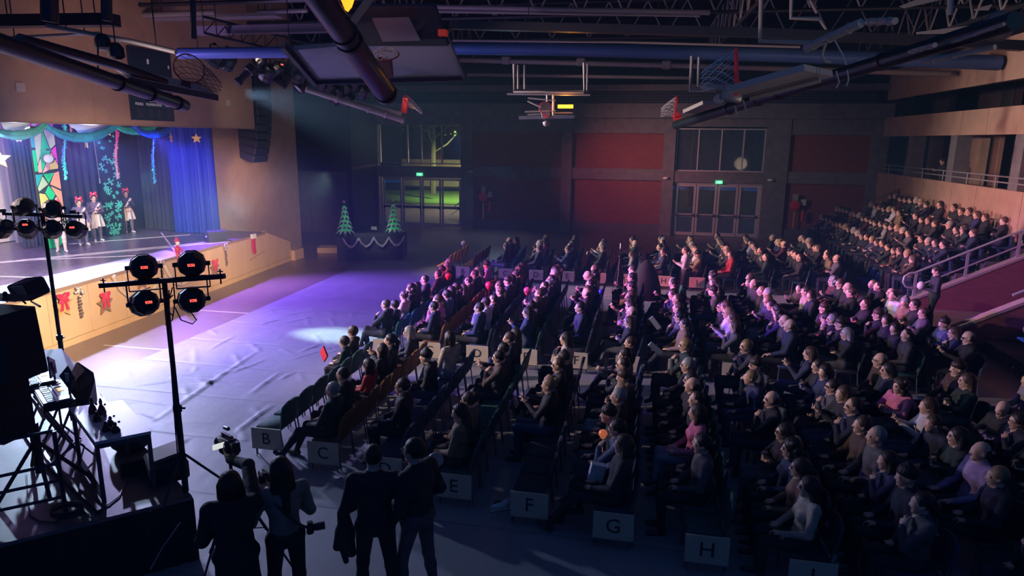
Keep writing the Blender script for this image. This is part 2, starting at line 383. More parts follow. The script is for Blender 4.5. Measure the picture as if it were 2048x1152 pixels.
# trees beyond the glass
for k, (x, y, hh) in enumerate(((-16.5, 52, 9), (-11, 55, 8), (3, 47, 9), (6.6, 50, 10))):
    e = empty('tree', (x, y, .5), ['tree trunk outside seen through left panes of the upper left window', 'tree standing outside the upper left window near its right panes', 'bare tree outside the upper right window, leftmost of the two there', 'bare tree outside the upper right window behind its right panes'][k], 'tree')
    t = M().tube([(0, 0, 0), (.1, 0, hh * .5), (0, .1, hh)], [.25, .18, .05], 7)
    for q in range(14):
        a = q * 2.4; z = hh * (.35 + .04 * q)
        t.tube([(0, 0, z), (math.cos(a) * 1.2, math.sin(a) * 1.2, z + .7), (math.cos(a) * 2, math.sin(a) * 1.6, z + 1.5)], [.07, .05, .015], 5)
    part('trunk', t, mat('bark', (.09, .08, .06), .9), e)
    cw = M(); rr = random.Random(k)
    for q in range(420):
        a = rr.uniform(0, 2 * PI); r = rr.uniform(.3, 2.4); z = hh * .5 + rr.uniform(0, hh * .55)
        c = np.array((r * math.cos(a), r * math.sin(a), z)); d = np.array([rr.gauss(0, .12) for _ in range(3)]); d2 = np.array([rr.gauss(0, .12) for _ in range(3)])
        cw.add([c, c + d, c + d2], [(0, 1, 2)])
    o = part('foliage', cw, mat('night_leaf', (.03, .06, .03), .9), e); o['kind'] = 'stuff'
# fire equipment on the far wall
def hydrant(x, lab, y=WY - .05):
    e = empty('fire_extinguisher', (x, y, 0), lab, 'extinguisher')
    part('cylinder', M().lathe([(0.02, .95), (.075, .97), (.08, 1.0), (.08, 1.4), (.05, 1.5), (.02, 1.55)], 12, c=(0, -.08, 0)), mat('red_paint', (.5, .02, .02), .35), e, True)
    part('hose', M().tube([(0, -.08, 1.55), (.1, -.12, 1.5), (.12, -.14, 1.2), (.1, -.14, 1.05)], .012, 6), mat('black_rubber', (.02, .02, .025), .5), e, True)
    part('notice', M().box(-.12, .12, -.02, 0, 1.75, 2.05), mat('pale_sign', (.5, .5, .5), .6), e)
hydrant(-8.1, 'red fire extinguisher under a notice on the dark brick bay by the left doors')
hydrant(7.75, 'red fire extinguisher under a white notice right of the right doors')
for k, x in enumerate((-8.45, 7.35)):
    e = empty('fire_hose_reel', (x, WY - .05, 0), ('fire hose point with yellow handle on the dark bay', 'red fire hose point with yellow handle right of the doors')[k], 'fire hose')
    part('reel', M().lathe([(.2, -.06), (.24, -.04), (.24, .04), (.2, .06)], 16, rotm(PI / 2), (0, -.12, 1.75)), mat('red_paint', (.5, .02, .02), .35), e, True)
    part('handle', M().box(-.03, .03, -.1, -.04, .6, 1.45), mat('brass_yellow', (.5, .3, .06), .4), e)
    part('bracket', M().box(-.12, .12, -.06, 0, 1.9, 2.3), mat('steel_plain', (.3, .3, .3), .4), e)
for k, (x, z) in enumerate(((-9.15, 3.1), (1.05, 2.95), (6.1, 2.95))):
    thing('wall_lamp', M().ell((x, WY - .12, z), (.16, .1, .07)).box(x - .06, x + .06, WY - .1, WY, z - .04, z + .04), mat('lamp_cap', (.7, .7, .7), .4), ('unlit oval lamp on the grey column right of the left doors', 'unlit oval lamp on the grey column left of the right doors', 'unlit oval lamp on the wide grey column right of the right doors')[k], 'lamp', smooth=True)

# ---- right hand gallery (two balconies) on the plane x = 11
gx = 11.0
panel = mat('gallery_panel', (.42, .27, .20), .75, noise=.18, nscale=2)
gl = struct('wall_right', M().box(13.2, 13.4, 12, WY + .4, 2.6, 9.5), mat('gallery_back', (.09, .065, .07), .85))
# lower fascia (rising toward the tribune), upper fascia, top band: each a run of cladding panels
for (za, zb, name, ys) in ((1.3, 3.42, 'lower', None), (5.1, 5.95, 'middle', None), (6.75, 8.1, 'top', None)):
    y = 12.0; i = 0
    while y < WY:
        wd = [2.9, 1.9, 2.6, 3.2][i % 4]; y1 = min(y + wd, WY + .02)
        struct('cladding_panel', M().box(gx, gx + .25, y + .01, y1 - .01, za, zb), panel, gl); y = y1; i += 1
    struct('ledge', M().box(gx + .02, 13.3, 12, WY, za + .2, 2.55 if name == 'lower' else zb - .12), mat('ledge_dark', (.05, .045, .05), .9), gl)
for y in (14, 18.6, 23.2, 27.8, 32.0):
    struct('pier', M().box(gx + .1, gx + .6, y, y + .55, 3.3, 8), conc, gl)
    struct('pier', M().box(gx + .1, gx + .6, y, y + .55, 5.9, 6.8), conc, gl)
# back wall of the lower gallery: tan bays and dark doors
for (a, b, m_) in ((28.0, 31.2, panel), (20.6, 24.2, panel), (14, 17.5, panel)):
    struct('gallery_bay', M().box(12.6, 12.75, a, b, 2.56, 5.3), m_, gl)
dr = struct('door_3', M().box(12.5, 12.6, 24.9, 25.0, 2.56, 5.2).box(12.5, 12.6, 26.6, 26.7, 2.56, 5.2).box(12.5, 12.6, 25.75, 25.83, 2.56, 5.2).box(12.5, 12.6, 24.9, 26.7, 5.1, 5.2), alu)
struct('door_pane', M().box(12.54, 12.56, 25.0, 25.75, 2.58, 5.1).box(12.54, 12.56, 25.83, 26.6, 2.58, 5.1), mat('dark_glass', (.01, .02, .04), .1), dr)
rg = empty('gallery_railing', (gx, 12, 3.42), 'long thin steel railing along the edge of the right gallery', 'railing')
for z in (3.62, 3.8): part('rail', M().tube([(gx + .12, 12, z), (gx + .12, WY, z)], .025, 6), steel, rg, wrl=True)
for i in range(12): part('post', M().tube([(gx + .12, 12.6 + i * 2, 3.42), (gx + .12, 12.6 + i * 2, 3.8)], .02, 6), steel, rg, wrl=True)
rg2 = empty('gallery_handrail', (gx, 30, 1.8), 'sloping brown handrail fixed to the gallery wall by the red brick bay', 'railing')
hr = M().tube([AY(1585, 468, 33), AY(1700, 420, 33), AY(1800, 378, 32.4), AY(1812, 385, 32.4), AY(1808, 395, 32.4), AY(1735, 418, 33)], .035, 6).tube([AY(1797, 378, 32.4), AY(1803, 397, 32.4)], .03, 6).tube([AY(1650, 432, 33), AY(1660, 450, 33)], .03, 6)
part('rail', hr, mat('rail_brown', (.2, .13, .11), .6), rg2, True, wrl=True)

# added dark backdrop behind the lawn, blocking world light from the windows
wb = M(); rr = random.Random(9); xs_ = [-70 + 3 * k for k in range(48)]
for a in xs_:
    h_ = rr.uniform(16, 21); wb.prism([(0, 0), (3, 0), (3, h_ - 2), (2.2, h_), (.8, h_ - .6), (0, h_ - 2.2)], 0, rr.uniform(2, 3), (a, 78, 0))
thing('dark_backdrop', wb, mat('backdrop_dark', (.02, .045, .04), .95, noise=.5, nscale=2), 'added dark treeline backdrop far outside, blocking sky light', 'backdrop', kind='stuff')
hz = M().box(-21.9, 13.1, -1.0, 35.4, .01, 11.15)
ho = thing('lift_haze', hz, haze(), 'thin stage haze, tinted blue and spread through the hall to lift shadows', 'haze', kind='stuff')

thing('kerb_wall', M().box(-22, -4, 60, 60.6, .5, 2.9), mat('kerb_beige', (.5, .4, .28), .8, noise=.3, nscale=1.5), 'lamp lit beige kerb wall seen low through the upper left window', 'wall')
lp = empty('street_lamp', (-15.4, 61.5, .5), 'distant street lamp glowing orange in the upper left window', 'street lamp')
part('pole', M().tube([(0, 0, 0), (0, 0, 8.2)], .06, 6), steel, lp); part('lamp_head', M().ell((0, 0, 8.3), (.18, .18, .14)), mat('street_glow', (1, .6, .2), .5, emit=14, ecol=(1, .45, .12)), lp, True)
# ------------------------------------------------------------------ the stage
ply = mat('stage_ply_panel', (.62, .42, .24), .6, noise=.10, nscale=2.5, stretch=(1, 1, .3))
plyedge = mat('stage_ply_edge', (.30, .20, .14), .6)
vinyl = mat('stage_vinyl', (.21, .17, .23), .28, noise=.45, nscale=5)
blk = mat('black_drape', (.018, .018, .03), .9)
def sx(y): return -12.35 - .0625 * (y - 4)
def SF(u, v, off=0.0):
    """a point on the slanted stage front"""
    d = ray(u, v); n = np.array([1, .0625, 0]); k = (-12.35 + .25 + off) ; t = (k - O @ n) / (d @ n); return O + d * t
ZS = 1.4
YE = 22.3
st = empty('stage', (sx(15), 15, 0), 'raised school stage with a beige panelled front and tape lined dark floor', 'stage')
dk = M(); dk.add([(sx(5), 5, ZS - .06), (sx(YE), YE, ZS - .06), (-22, YE, ZS - .06), (-22, 5, ZS - .06), (sx(5), 5, ZS), (sx(YE), YE, ZS), (-22, YE, ZS), (-22, 5, ZS)], [(3, 2, 1, 0), (4, 5, 6, 7), (0, 1, 5, 4), (1, 2, 6, 5), (2, 3, 7, 6), (3, 0, 4, 7)])
part('deck', dk, vinyl, st, wrl=True)
part('apron_lit_sheet', M().add([(sx(5) + .02, 5, ZS), (sx(17.4) + .02, 17.4, ZS), (sx(17.4) - 1.0, 17.8, ZS), (-14.3, 5, ZS), (sx(5) + .02, 5, ZS + .012), (sx(17.4) + .02, 17.4, ZS + .012), (sx(17.4) - .9, 17.8, ZS + .012), (-14.6, 5, ZS + .012)], [(4, 5, 6, 7), (0, 1, 5, 4), (1, 2, 6, 5), (2, 3, 7, 6)]), mat('apron_lit_cloth', (.52, .54, .58), .7, noise=.1, nscale=8, bump=.3, bscale=9), st, wrl=True)  # pale sheet with the cold light pool on the apron put into its colour
# front panels, one by one
y = 5.0; i = 0; ys = [5.0]
while y < YE - .6: y += 1.22; ys.append(min(y, YE))
ys[-1] = YE
for a, b in zip(ys[:-1], ys[1:]):
    g = .006; pn = M()
    pn.add([(sx(a), a + g, .16), (sx(b), b - g, .16), (sx(b) - .03, b - g, .16), (sx(a) - .03, a + g, .16), (sx(a), a + g, ZS - .08), (sx(b), b - g, ZS - .08), (sx(b) - .03, b - g, ZS - .08), (sx(a) - .03, a + g, ZS - .08)], [(3, 2, 1, 0), (4, 5, 6, 7), (0, 1, 5, 4), (1, 2, 6, 5), (2, 3, 7, 6), (3, 0, 4, 7)])
    part('panel', pn, ply, st, wrl=True)
def strip(z0, z1, o0, o1, a, b): 
    return M().add([(sx(a) + o1, a, z0), (sx(b) + o1, b, z0), (sx(b) + o0, b, z0), (sx(a) + o0, a, z0), (sx(a) + o1, a, z1), (sx(b) + o1, b, z1), (sx(b) + o0, b, z1), (sx(a) + o0, a, z1)], [(3, 2, 1, 0), (4, 5, 6, 7), (0, 1, 5, 4), (1, 2, 6, 5), (2, 3, 7, 6), (3, 0, 4, 7)])
part('edge_board', strip(ZS - .08, ZS, -.03, .03, 5, YE), plyedge, st, wrl=True)
part('skirting', strip(0, .15, -.03, .012, 5, 24.3), ply, st, wrl=True)
# sloping far end (ramp side) and its step
P0, P1 = YE, 24.3
en = M(); x0, x1 = sx(P0), sx(P1)
en.add([(x0, P0, .16), (x1, P1, .16), (x1 - .1, P1, .16), (x0 - .1, P0, .16), (x0, P0, ZS), (x1, P1, .75), (x1 - .1, P1, .75), (x0 - .1, P0, ZS)], [(3, 2, 1, 0), (4, 5, 6, 7), (0, 1, 5, 4), (1, 2, 6, 5), (2, 3, 7, 6), (3, 0, 4, 7)])
part('end_panel', en, ply, st, wrl=True)
rp = M(); rp.add([(x0 - .1, P0, ZS - .02), (x1 - .1, P1, .73), (-15, P1, .73), (-15, P0, ZS - .02), (x0 - .1, P0, ZS - .2), (x1 - .1, P1, .4), (-15, P1, .4), (-15, P0, ZS - .2)], [(0, 1, 2, 3), (7, 6, 5, 4)])
part('ramp', rp, mat('ramp_dark', (.09, .07, .07), .7), st, wrl=True)
part('coping', M().bar((x0 - .05, P0, ZS + .02), (x1 - .05, P1, .78), .16, .05), plyedge, st, wrl=True)
part('step', M().box(-14.3, -13.45, 24.3, 25.0, 0, .4), ply, st, wrl=True)
part('access_hatch', M().bar(SF(500, 520, .01), SF(530, 502, .01), .02, .012), plyedge, st, wrl=True)
# white tape lines on the deck
tl = mat('white_tape', (.75, .75, .8), .5)
for (a, b) in (((-13.7, 17.2), (-16.9, 15.3)), ((-14.0, 19.5), (-19.5, 11.5)), ((-13.35, 19.9), (-17.5, 14.2)), ((-13.6, 17.6), (-16.9, 21.2)), ((-15.6, 21.0), (-18.0, 18.0)), ((-15, 9.5), (-17, 14.5)), ((-13.9, 13.6), (-18.4, 13.2))):
    part('tape_line', M().bar((*a, ZS + .003), (*b, ZS + .003), .05, .006), tl, st, wrl=True)

# proscenium: fascia, side wall, inner shell
fa = struct('wall_left', M().box(-15.25, -15.0, 21.9, 27.75, 0, 11.2), mat('side_wall_tan', (.42, .29, .19), .75, noise=.12, nscale=2))
yy = [5, 8.6, 12.2, 15.8, 19.5, 23.3]
for a, b in zip(yy[:-1], yy[1:]):
    struct('fascia_panel', M().box(-14.5, -14.2, a + .004, b - .004, 5.1, 11.2), tan, fa)
struct('fascia_soffit', M().box(-15.3, -14.2, 5, 23.3, 5.06, 5.1), plyedge, fa)
struct('fascia_end', M().box(-15.0, -14.5, 23.1, 23.3, 5.1, 11.2), tan, fa)
for (u, v) in ((40, 174), (456, 206)):
    p = AX(u, v, -14.19); thing('wall_plate', M().box(-14.2, -14.17, p[1] - .12, p[1] + .12, p[2] - .1, p[2] + .1), mat('plate_pale', (.45, .42, .38), .5), 'small pale plate on the fascia above the left end of the stage' if u < 100 else 'small pale plate on the fascia right of the score board', 'wall plate')
struct('wall_stage_back', M().box(-22.3, -22, 5, 22.3, 0, 7), blk)
struct('wall_stage_end', M().box(-22, -15.25, 22.2, 22.4, 0, 7), blk)
struct('trim_4', M().box(-22, -15.3, 5, 22.3, 6.6, 6.8), blk)
# black drapes
def pleats(x0, y0, x1, y1, z0, z1, n, amp, flare=0.0, seed=0, thick=.015):
    rr = random.Random(seed); L = math.hypot(x1 - x0, y1 - y0); dx, dy = (x1 - x0) / L, (y1 - y0) / L; nx, ny = dy, -dx
    N = n * 6; m = M(); vs = []; ph = [rr.uniform(-.6, .6) for _ in range(n + 1)]; am = [rr.uniform(.5, 1.2) for _ in range(n + 1)]
    rows = 7
    for j in range(rows):
        t = j / (rows - 1); z = z1 + (z0 - z1) * t
        for i in range(N + 1):
            s_ = i / N; k = s_ * n; a = am[int(min(k, n))] * amp * (.6 + .6 * t)
            o = a * math.sin(2 * PI * k + ph[int(min(k, n))] * t)
            x = x0 + dx * L * s_ * (1 + flare * t); y = y0 + dy * L * s_ * (1 + flare * t)
            vs.append((x + nx * o, y + ny * o, z))
    fs = [(j * (N + 1) + i, j * (N + 1) + i + 1, (j + 1) * (N + 1) + i + 1, (j + 1) * (N + 1) + i) for j in range(rows - 1) for i in range(N)]
    m.add(vs, fs); nb = len(vs)
    m.add([(a - nx * thick, b - ny * thick, c) for a, b, c in vs], [f[::-1] for f in fs])
    return m
blue = mat('blue_velvet', (.012, .035, .36), .6)
thing('stage_curtain', pleats(-16.42, 21.35, -14.72, 21.4, ZS + .02, 5.9, 11, .07, .03, 3), blue, 'royal blue pleated curtain drawn to the right end of the stage', 'curtain', smooth=True)
thing('black_drape', pleats(-18.0, 21.8, -16.4, 21.6, ZS + .02, 6.0, 8, .04, 0, 5), blk, 'black drape hanging between the snowflake panel and the blue curtain', 'curtain', smooth=True)
thing('black_drape', pleats(-18.4, 18.0, -18.35, 20.6, ZS + .02, 6.0, 9, .04, 0, 6), mat('navy_drape', (.03, .03, .09), .85), 'dark violet drape behind the two children in red headbands', 'curtain', smooth=True)
thing('black_drape', pleats(-18.3, AX(47, 480, -18.3)[1], -18.3, AX(94, 480, -18.3)[1], ZS + .02, 6.0, 6, .04, 0, 8), mat('navy_drape'), 'dark drape between the white screen and the stained glass panel', 'curtain', smooth=True)
thing('white_screen', M().box(-20.1, -20.0, 8, AX(36, 480, -20)[1], ZS + .02, 6.2), mat('screen_white', (.72, .70, .76), .8), 'large white screen at the back left of the stage', 'screen')
thing('grey_flat', M().box(-19.6, -19.5, AX(36, 480, -19.5)[1], AX(50, 480, -19.5)[1], ZS, 6.2), mat('flat_grey', (.38, .36, .42), .8), 'narrow grey flat at the right edge of the white screen', 'panel')
# stained glass panel made of coloured pieces between black bars
pb = np.array(G(92, 500, ZS)); pe = np.array(G(137, 491, ZS)); ax = (pe - pb); W_ = np.linalg.norm(ax); ax /= W_; HP = 4.35
gp = empty('stained_glass_panel', (*pb[:2], ZS), 'tall stained glass style panel of pink, green and yellow pieces on stage', 'panel')
nrm = np.array([-ax[1], ax[0], 0]) * -1
def GPt(x, y): return pb + ax * x * W_ + np.array([0, 0, 1.0]) * HP * (1 - y)
part('backing', M().prism([(0, 0), (W_, 0), (W_, HP), (0, HP)], 0, .06, pb + nrm * -.07, ax), mat('panel_backing', (.03, .03, .03), .7), gp, wrl=True)
mg, gn, pg, yl, pk, orr, tq = (.85, .04, .55), (.02, .62, .22), (.42, .62, .38), (.70, .66, .16), (.85, .50, .45), (.9, .38, .22), (.03, .45, .42)
pieces = [(mg, [(0, 0), (.25, 0), (.13, .17), (0, .17)]), (gn, [(.27, 0), (.65, 0), (.43, .085)]), (pg, [(.25, 0), (.42, .09), (.27, .17), (.13, .17)]), (mg, [(.43, .095), (.72, .17), (.28, .17)]),
          (mg, [(.65, .01), (.83, .07), (.71, .165), (.44, .09)]), (pg, [(.67, 0), (1, 0), (.85, .065)]), (mg, [(.85, .07), (1, .01), (1, .17), (.73, .17)]),
          (tq, [(0, .185), (.13, .185), (.13, .31), (0, .31)]), (pg, [(.15, .185), (.5, .185), (.3, .36), (.15, .42)]), (gn, [(.52, .19), (.76, .33), (.3, .47), (.3, .37)]), (pg, [(.54, .185), (1, .185), (1, .29), (.78, .32)]), (mg, [(1, .3), (1, .42), (.79, .33)]),
          (yl, [(.77, .34), (1, .43), (.98, .455), (.6, .46)]), (pk, [(.75, .345), (.58, .46), (.3, .48)]), (gn, [(0, .32), (.13, .32), (.13, .47), (0, .47)]), (pk, [(.15, .43), (.29, .38), (.28, .475), (.15, .475)]),
          (tq, [(0, .485), (.3, .485), (0, .57)]), (gn, [(.32, .485), (.78, .48), (.5, .55)]), (orr, [(.8, .48), (1, .47), (1, .60), (.55, .56)]), (pg, [(.28, .50), (.47, .555), (.05, .60), (.02, .58)]), (gn, [(.48, .565), (.72, .63), (.5, .68), (.3, .61)]),
          (orr, [(.56, .57), (1, .61), (1, .72), (.74, .63)]), (yl, [(.05, .61), (.28, .62), (.48, .69), (.05, .70)]), (pk, [(.74, .645), (1, .73), (1, .80), (.52, .69)]),
          (orr, [(.0, .71), (.2, .71), (.2, .80), (0, .80)]), (yl, [(.22, .71), (.5, .70), (.98, .80), (.22, .80)]), (gn, [(0, .81), (.45, .81), (.15, .88), (0, .9)]), (pg, [(.47, .81), (1, .81), (1, .92), (.5, .87)]), (gn, [(0, .91), (.16, .89), (.48, .875), (.98, .93), (.6, 1), (0, 1)])]
for k, (col, poly) in enumerate(pieces):
    pts = [GPt(x, y) for x, y in poly]; c = sum(pts) / len(pts); pts = [p + (c - p) * .05 for p in pts]; n = len(pts)
    part('glass_piece', M().add([p + nrm * -.005 for p in pts] + [p + nrm * .012 for p in pts], [tuple(range(n, 2 * n)), tuple(range(n))[::-1]] + [(i, (i + 1) % n, n + (i + 1) % n, n + i) for i in range(n)]), mat('piece_%d' % (hash(col) % 9999), col, .5), gp, wrl=True)
# snowflake panel
sb = np.array(G(215, 473, ZS)); se = np.array(G(254, 468, ZS)); ax2 = se - sb; W2 = np.linalg.norm(ax2); ax2 /= W2; nr2 = np.array([ax2[1], -ax2[0], 0])
sp = empty('snowflake_panel', (*sb[:2], ZS), 'tall black panel with turquoise snowflakes standing on stage', 'panel')
part('board', M().prism([(0, 0), (W2, 0), (W2, 4.3), (0, 4.3)], 0, .08, sb - nr2 * .09, ax2), mat('panel_black', (.01, .014, .03), .6), sp, wrl=True)
rr = random.Random(11); flk = mat('flake_turquoise', (.12, .75, .62), .5); 
for k in range(64):
    x = rr.uniform(.08, W2 - .08); z = 4.2 * rr.random() ** 1.5 + .08; r = rr.choice([.05, .07, .1, .14]); m = M()
    for q in range(3):
        a = q * PI / 3 + rr.random(); d = np.array([math.cos(a), math.sin(a)]) * r
        c = sb + ax2 * x + np.array([0, 0, z]) + nr2 * .004
        dd = ax2 * d[0] + np.array([0, 0, d[1]]); m.bar(c - dd, c + dd, .02, .006, up=nr2)
        for s_ in (-1, 1):
            e_ = c + dd * s_ * .55; 
            for t_ in (-.7, .7):
                b_a = a + t_; d3 = (ax2 * math.cos(b_a) + np.array([0, 0, math.sin(b_a)])) * r * .35 * s_; m.bar(e_, e_ + d3, .012, .006, up=nr2)
    part('snowflake', m, flk, sp, wrl=True)
# hanging stars
gold = mat('gold_card', (.62, .42, .14), .4, metal=.3)
def hang_star(u, v, X, r, rz, lab, group=None):
    p = AX(u, v, X); m = M().prism(star(r), -.012, .012)
    o = thing('hanging_star', m, gold, lab, 'star', 'gold stars hanging over the stage', tuple(p), rot=(0, 0, rz))
    part('thread', M().tube([(0, 0, r * .9), (0, 0, 5.4 - p[2])], .003, 4), mat('thread', (.3, .3, .3), .6), o)
hang_star(393, 277, -14.7, .17, PI / 2 - .9, 'gold star hanging in front of the blue curtain')
hang_star(213, 262, -16.5, .17, PI / 2 - .8, 'pale star hanging half behind the blue swag above the snowflake panel')
hang_star(172, 285, -15.9, .19, -.55, 'gold star turned edge on beside the stained glass panel')
hang_star(142, 262, -15.9, .12, -.58, 'smallest gold star, turned edge on by the turquoise tinsel')
hang_star(342, 276, -15.5, .17, -.62, 'gold star turned edge on between the black drape and the blue tinsel')
hang_star(-2, 318, -15.2, .24, PI / 2 - .8, 'big gold star at the far left edge over the stage')
# tinsel strands
def tinsel(u, v0, v1, X, cols, lab):
    a = AX(u, v0, X); b = AX(u + 2, v1, X); m = M(); rr = random.Random(u); mats = [mat('tinsel_%d_%d' % (u, i), c, .3, metal=.2, emit=0) for i, c in enumerate(cols)]
    n = 420
    for k in range(n):
        t = (k + rr.random()) / n; m.cur = min(int(t * len(cols) + rr.uniform(-.25, .25)), len(cols) - 1) if t * len(cols) > 0 else 0; m.cur = max(m.cur, 0)
        c = a + (b - a) * t + np.array([.02 * math.sin(t * 9), .03 * math.sin(t * 7), 0]); d = np.array([rr.gauss(0, 1) for _ in range(3)]); d /= np.linalg.norm(d); e_ = np.cross(d, [rr.random(), rr.random(), 1]); e_ *= .012 / np.linalg.norm(e_)
        r = rr.uniform(.04, .075); m.add([c - e_, c + e_, c + d * r + e_, c + d * r - e_], [(0, 1, 2, 3)])
    m.cur = 0; m.tube([a, (a + b) / 2, b], .012, 5)
    thing('tinsel_garland', m, mats, lab, 'tinsel', 'tinsel strands hanging over the stage')
tinsel(128, 250, 358, -15.6, [(.1, .8, .7), (.15, .5, .9), (.1, .8, .75)], 'turquoise tinsel strand beside the stained glass panel')
tinsel(232, 250, 356, -15.6, [(.95, .15, .55), (.95, .5, .6), (.9, .7, .75)], 'pink tinsel strand in front of the snowflake panel')
tinsel(306, 250, 366, -15.6, [(.1, .3, .95), (.15, .4, .9), (.1, .75, .75)], 'blue tinsel strand between snowflake panel and blue curtain')
# tulle swags under the fascia
def swag(u0, u1, v0, dip, X, col, lab, thick=.11):
    pts = []
    for k in range(13):
        t = k / 12; u = u0 + (u1 - u0) * t; v = v0 + dip * (1 - (2 * t - 1) ** 2) ** .8; pts.append(AX(u, v, X + .05 * math.sin(k)))
    m = M(); rs = [thick * (.45 + .55 * math.sin(PI * k / 12) + .12 * math.sin(k * 3)) for k in range(13)]
    m.tube(pts, rs, 9); m.tube([p + np.array([.05, 0, -.05]) for p in pts], [r * .7 for r in rs], 7)
    thing('tulle_swag', m, mat('tulle_%d' % abs(u0), col, .6, noise=.25, nscale=10), lab, 'garland', 'tulle swags under the stage fascia', smooth=60)
swag(-30, 90, 246, 24, -15.0, (.1, .62, .62), 'turquoise tulle swag at the left end of the stage opening')
swag(85, 235, 243, 32, -15.1, (.04, .42, .75), 'blue tulle swag between stained glass and snowflake panels', .13)
swag(228, 310, 250, 12, -15.3, (.05, .6, .55), 'green tulle swag behind the blue tinsel')
swag(262, 346, 245, 24, -15.1, (.02, .12, .75), 'dark blue tulle swag left of the blue curtain')
for k, (u0, u1, X) in enumerate(((2, 60, -15.6), (135, 232, -15.7))):
    m = M(); pts = []
    a = AX(u0, 246, X); b = AX(u1, 246, X); n = 16
    prof = [(t / n * np.linalg.norm(b - a), -(.42 * math.sin(PI * t / n) + .05 * (t % 2))) for t in range(n + 1)]
    prof = [(0, .3)] + prof + [(prof[-1][0], .3)]
    thing('cloud_cutout', M().prism(prof, 0, .03, a, (b - a) / np.linalg.norm(b - a)), mat('cloud_white', (.7, .75, .75), .6), ('white ragged cloud board behind the turquoise swag', 'white ragged cloud board behind the blue swag')[k], 'decoration')
# hanging microphone rod
p = AX(200, 365, -16.5)
e = empty('hanging_microphone', tuple(p), 'thin hanging rod microphone beside the snowflake panel', 'microphone')
part('rod', M().tube([(0, 0, 0), (-.03, -.05, 6 - p[2])], .008, 5), steel, e); part('capsule', M().tube([(0, 0, -.03), (0, 0, .12)], .022, 8), steel, e)
# stage moving head behind the panel
def par_can(root_loc, to, lab, scale=1.0, led=True, group='black stage lanterns', yoke_up=True, cat='stage light'):
    """a short barrel lantern with yoke; 'to' is the way its lens looks"""
    e = empty('stage_lantern', tuple(root_loc), lab, cat, group)
    d = Vector(to) - Vector(root_loc); R = d.to_track_quat('Z', 'Y').to_matrix(); R = np.array(R); s = scale
    body = M().lathe([(.05 * s, -.17 * s), (.10 * s, -.155 * s), (.135 * s, -.10 * s), (.14 * s, .02 * s), (.15 * s, .05 * s), (.15 * s, .13 * s), (.135 * s, .13 * s), (.135 * s, .09 * s), (.01, .085 * s)], 10, R)
    part('barrel', body, mat('lantern_black', (.02, .02, .028), .45), e)
    part('lens', M().lathe([(.13 * s, .092 * s), (.08 * s, .10 * s), (.01 * s, .103 * s)], 12, R), mat('lens_grey', (.35, .35, .4), .1), e)
    sg = 1 if yoke_up else -1
    x = R[:, 0] * .165 * s if abs(R[2, 0]) < .5 else R[:, 1] * .165 * s; x = np.array([x[0], x[1], 0]); x = x / (np.linalg.norm(x) + 1e-9) * .165 * s
    top = np.array([0, 0, .26 * s * sg])
    part('yoke', M().bar(x, x + top, .03 * s, .012 * s, up=x).bar(-x, -x + top, .03 * s, .012 * s, up=x).bar(x + top, -x + top, .03 * s, .012 * s).tube([x * 1.12, x * .85], .025 * s, 8).tube([-x * 1.12, -x * .85], .025 * s, 8).box(-.03 * s, .03 * s, -.03 * s, .03 * s, min(top[2], top[2] + .05 * sg), max(top[2], top[2] + .05 * sg)), mat('lantern_black'), e)
    if led:
        pb_ = R @ np.array([0, 0, -.172 * s]); 
        dm = M()
        for q in range(4):
            cx = (q - 1.5) * .018 * s
            for (dx, dy, w_, h_) in ((0, .012, .010, .003), (0, 0, .010, .003), (0, -.012, .010, .003), (-.005, .006, .003, .011), (.005, -.006, .003, .011)):
                if (q, dy) == (1, 0): continue
                dm.obox(np.array([cx + dx * s, dy * s, -.006]), (w_ * s, h_ * s, .003))
        up_ = np.array([0, 0, 1.0]); nz = -R[:, 2]; xx = np.cross(up_, nz); xx /= np.linalg.norm(xx); yy_ = np.cross(nz, xx); RR = np.stack([xx, yy_, nz], 1)
        dm.v = [tuple(RR @ np.array(v_) + pb_ + nz * .012) for v_ in dm.v]
        part('display_bezel', M().obox(pb_, (.10 * s, .05 * s, .01), RR), mat('bezel_black', (.01, .01, .012), .3), e)
        part('display_digits', dm, mat('digits_red', (.9, .05, .04), .4, emit=6, ecol=(1, .07, .05)), e)
    return e
par_can(AX(98, 318, -17.2), AX(40, 285, -15), 'moving stage light shining left in front of the stained glass panel', .95, False)
# wedge monitor at the right end of the stage
wm = thing('floor_monitor', M().prism([(0, 0), (.42, 0), (.46, .1), (.18, .38), (0, .34)], -.3, .3), mat('monitor_black', (.03, .03, .04), .5), 'black wedge monitor speaker at the far right end of the stage', 'speaker', loc=tuple(G(437, 484, ZS)), rot=(0, 0, PI * .8))
part('handle', M().box(.14, .28, .3, .315, .16, .2), mat('plain_grey', (.4, .4, .42), .4), wm)
# line array at the end of the fascia
la = empty('line_array_speaker', (-14.8, 23.9, 5.5), 'hanging curved stack of black loudspeaker boxes right of the fascia', 'speaker')
tilt = [0, 0, 0, .02, .04, .07, .10, .14, .18, .23, .28, .33]; z = 7.2; x = -14.1
for k in range(12):
    R = rotm(0, tilt[k], 0); c = np.array([x - .45, 23.95, z - .14]); b = M().obox(c, (.85, 1.0, .268), R, .03)
    o = part('speaker_box', b, mat('array_black', (.035, .035, .05), .5), la, wrl=True)
    part('grille', M().obox(c + R @ np.array([.43, 0, 0]), (.015, .94, .23), R), mat('grille_dark', (.012, .016, .026), .7), o, wrl=True)
    z -= .272 * math.cos(tilt[k]); x -= .272 * math.sin(tilt[k])
part('frame', M().box(-15, -14.2, 23.9, 24.0, 7.21, 7.31).tube([(-14.6, 23.95, 7.25), (-14.6, 23.95, 11.2)], .02, 6), steel, la, wrl=True)
part('amplifier_box', M().box(-15.6, -15.26, 23.6, 24.2, 3.5, 3.9), mat('array_black'), la, wrl=True)
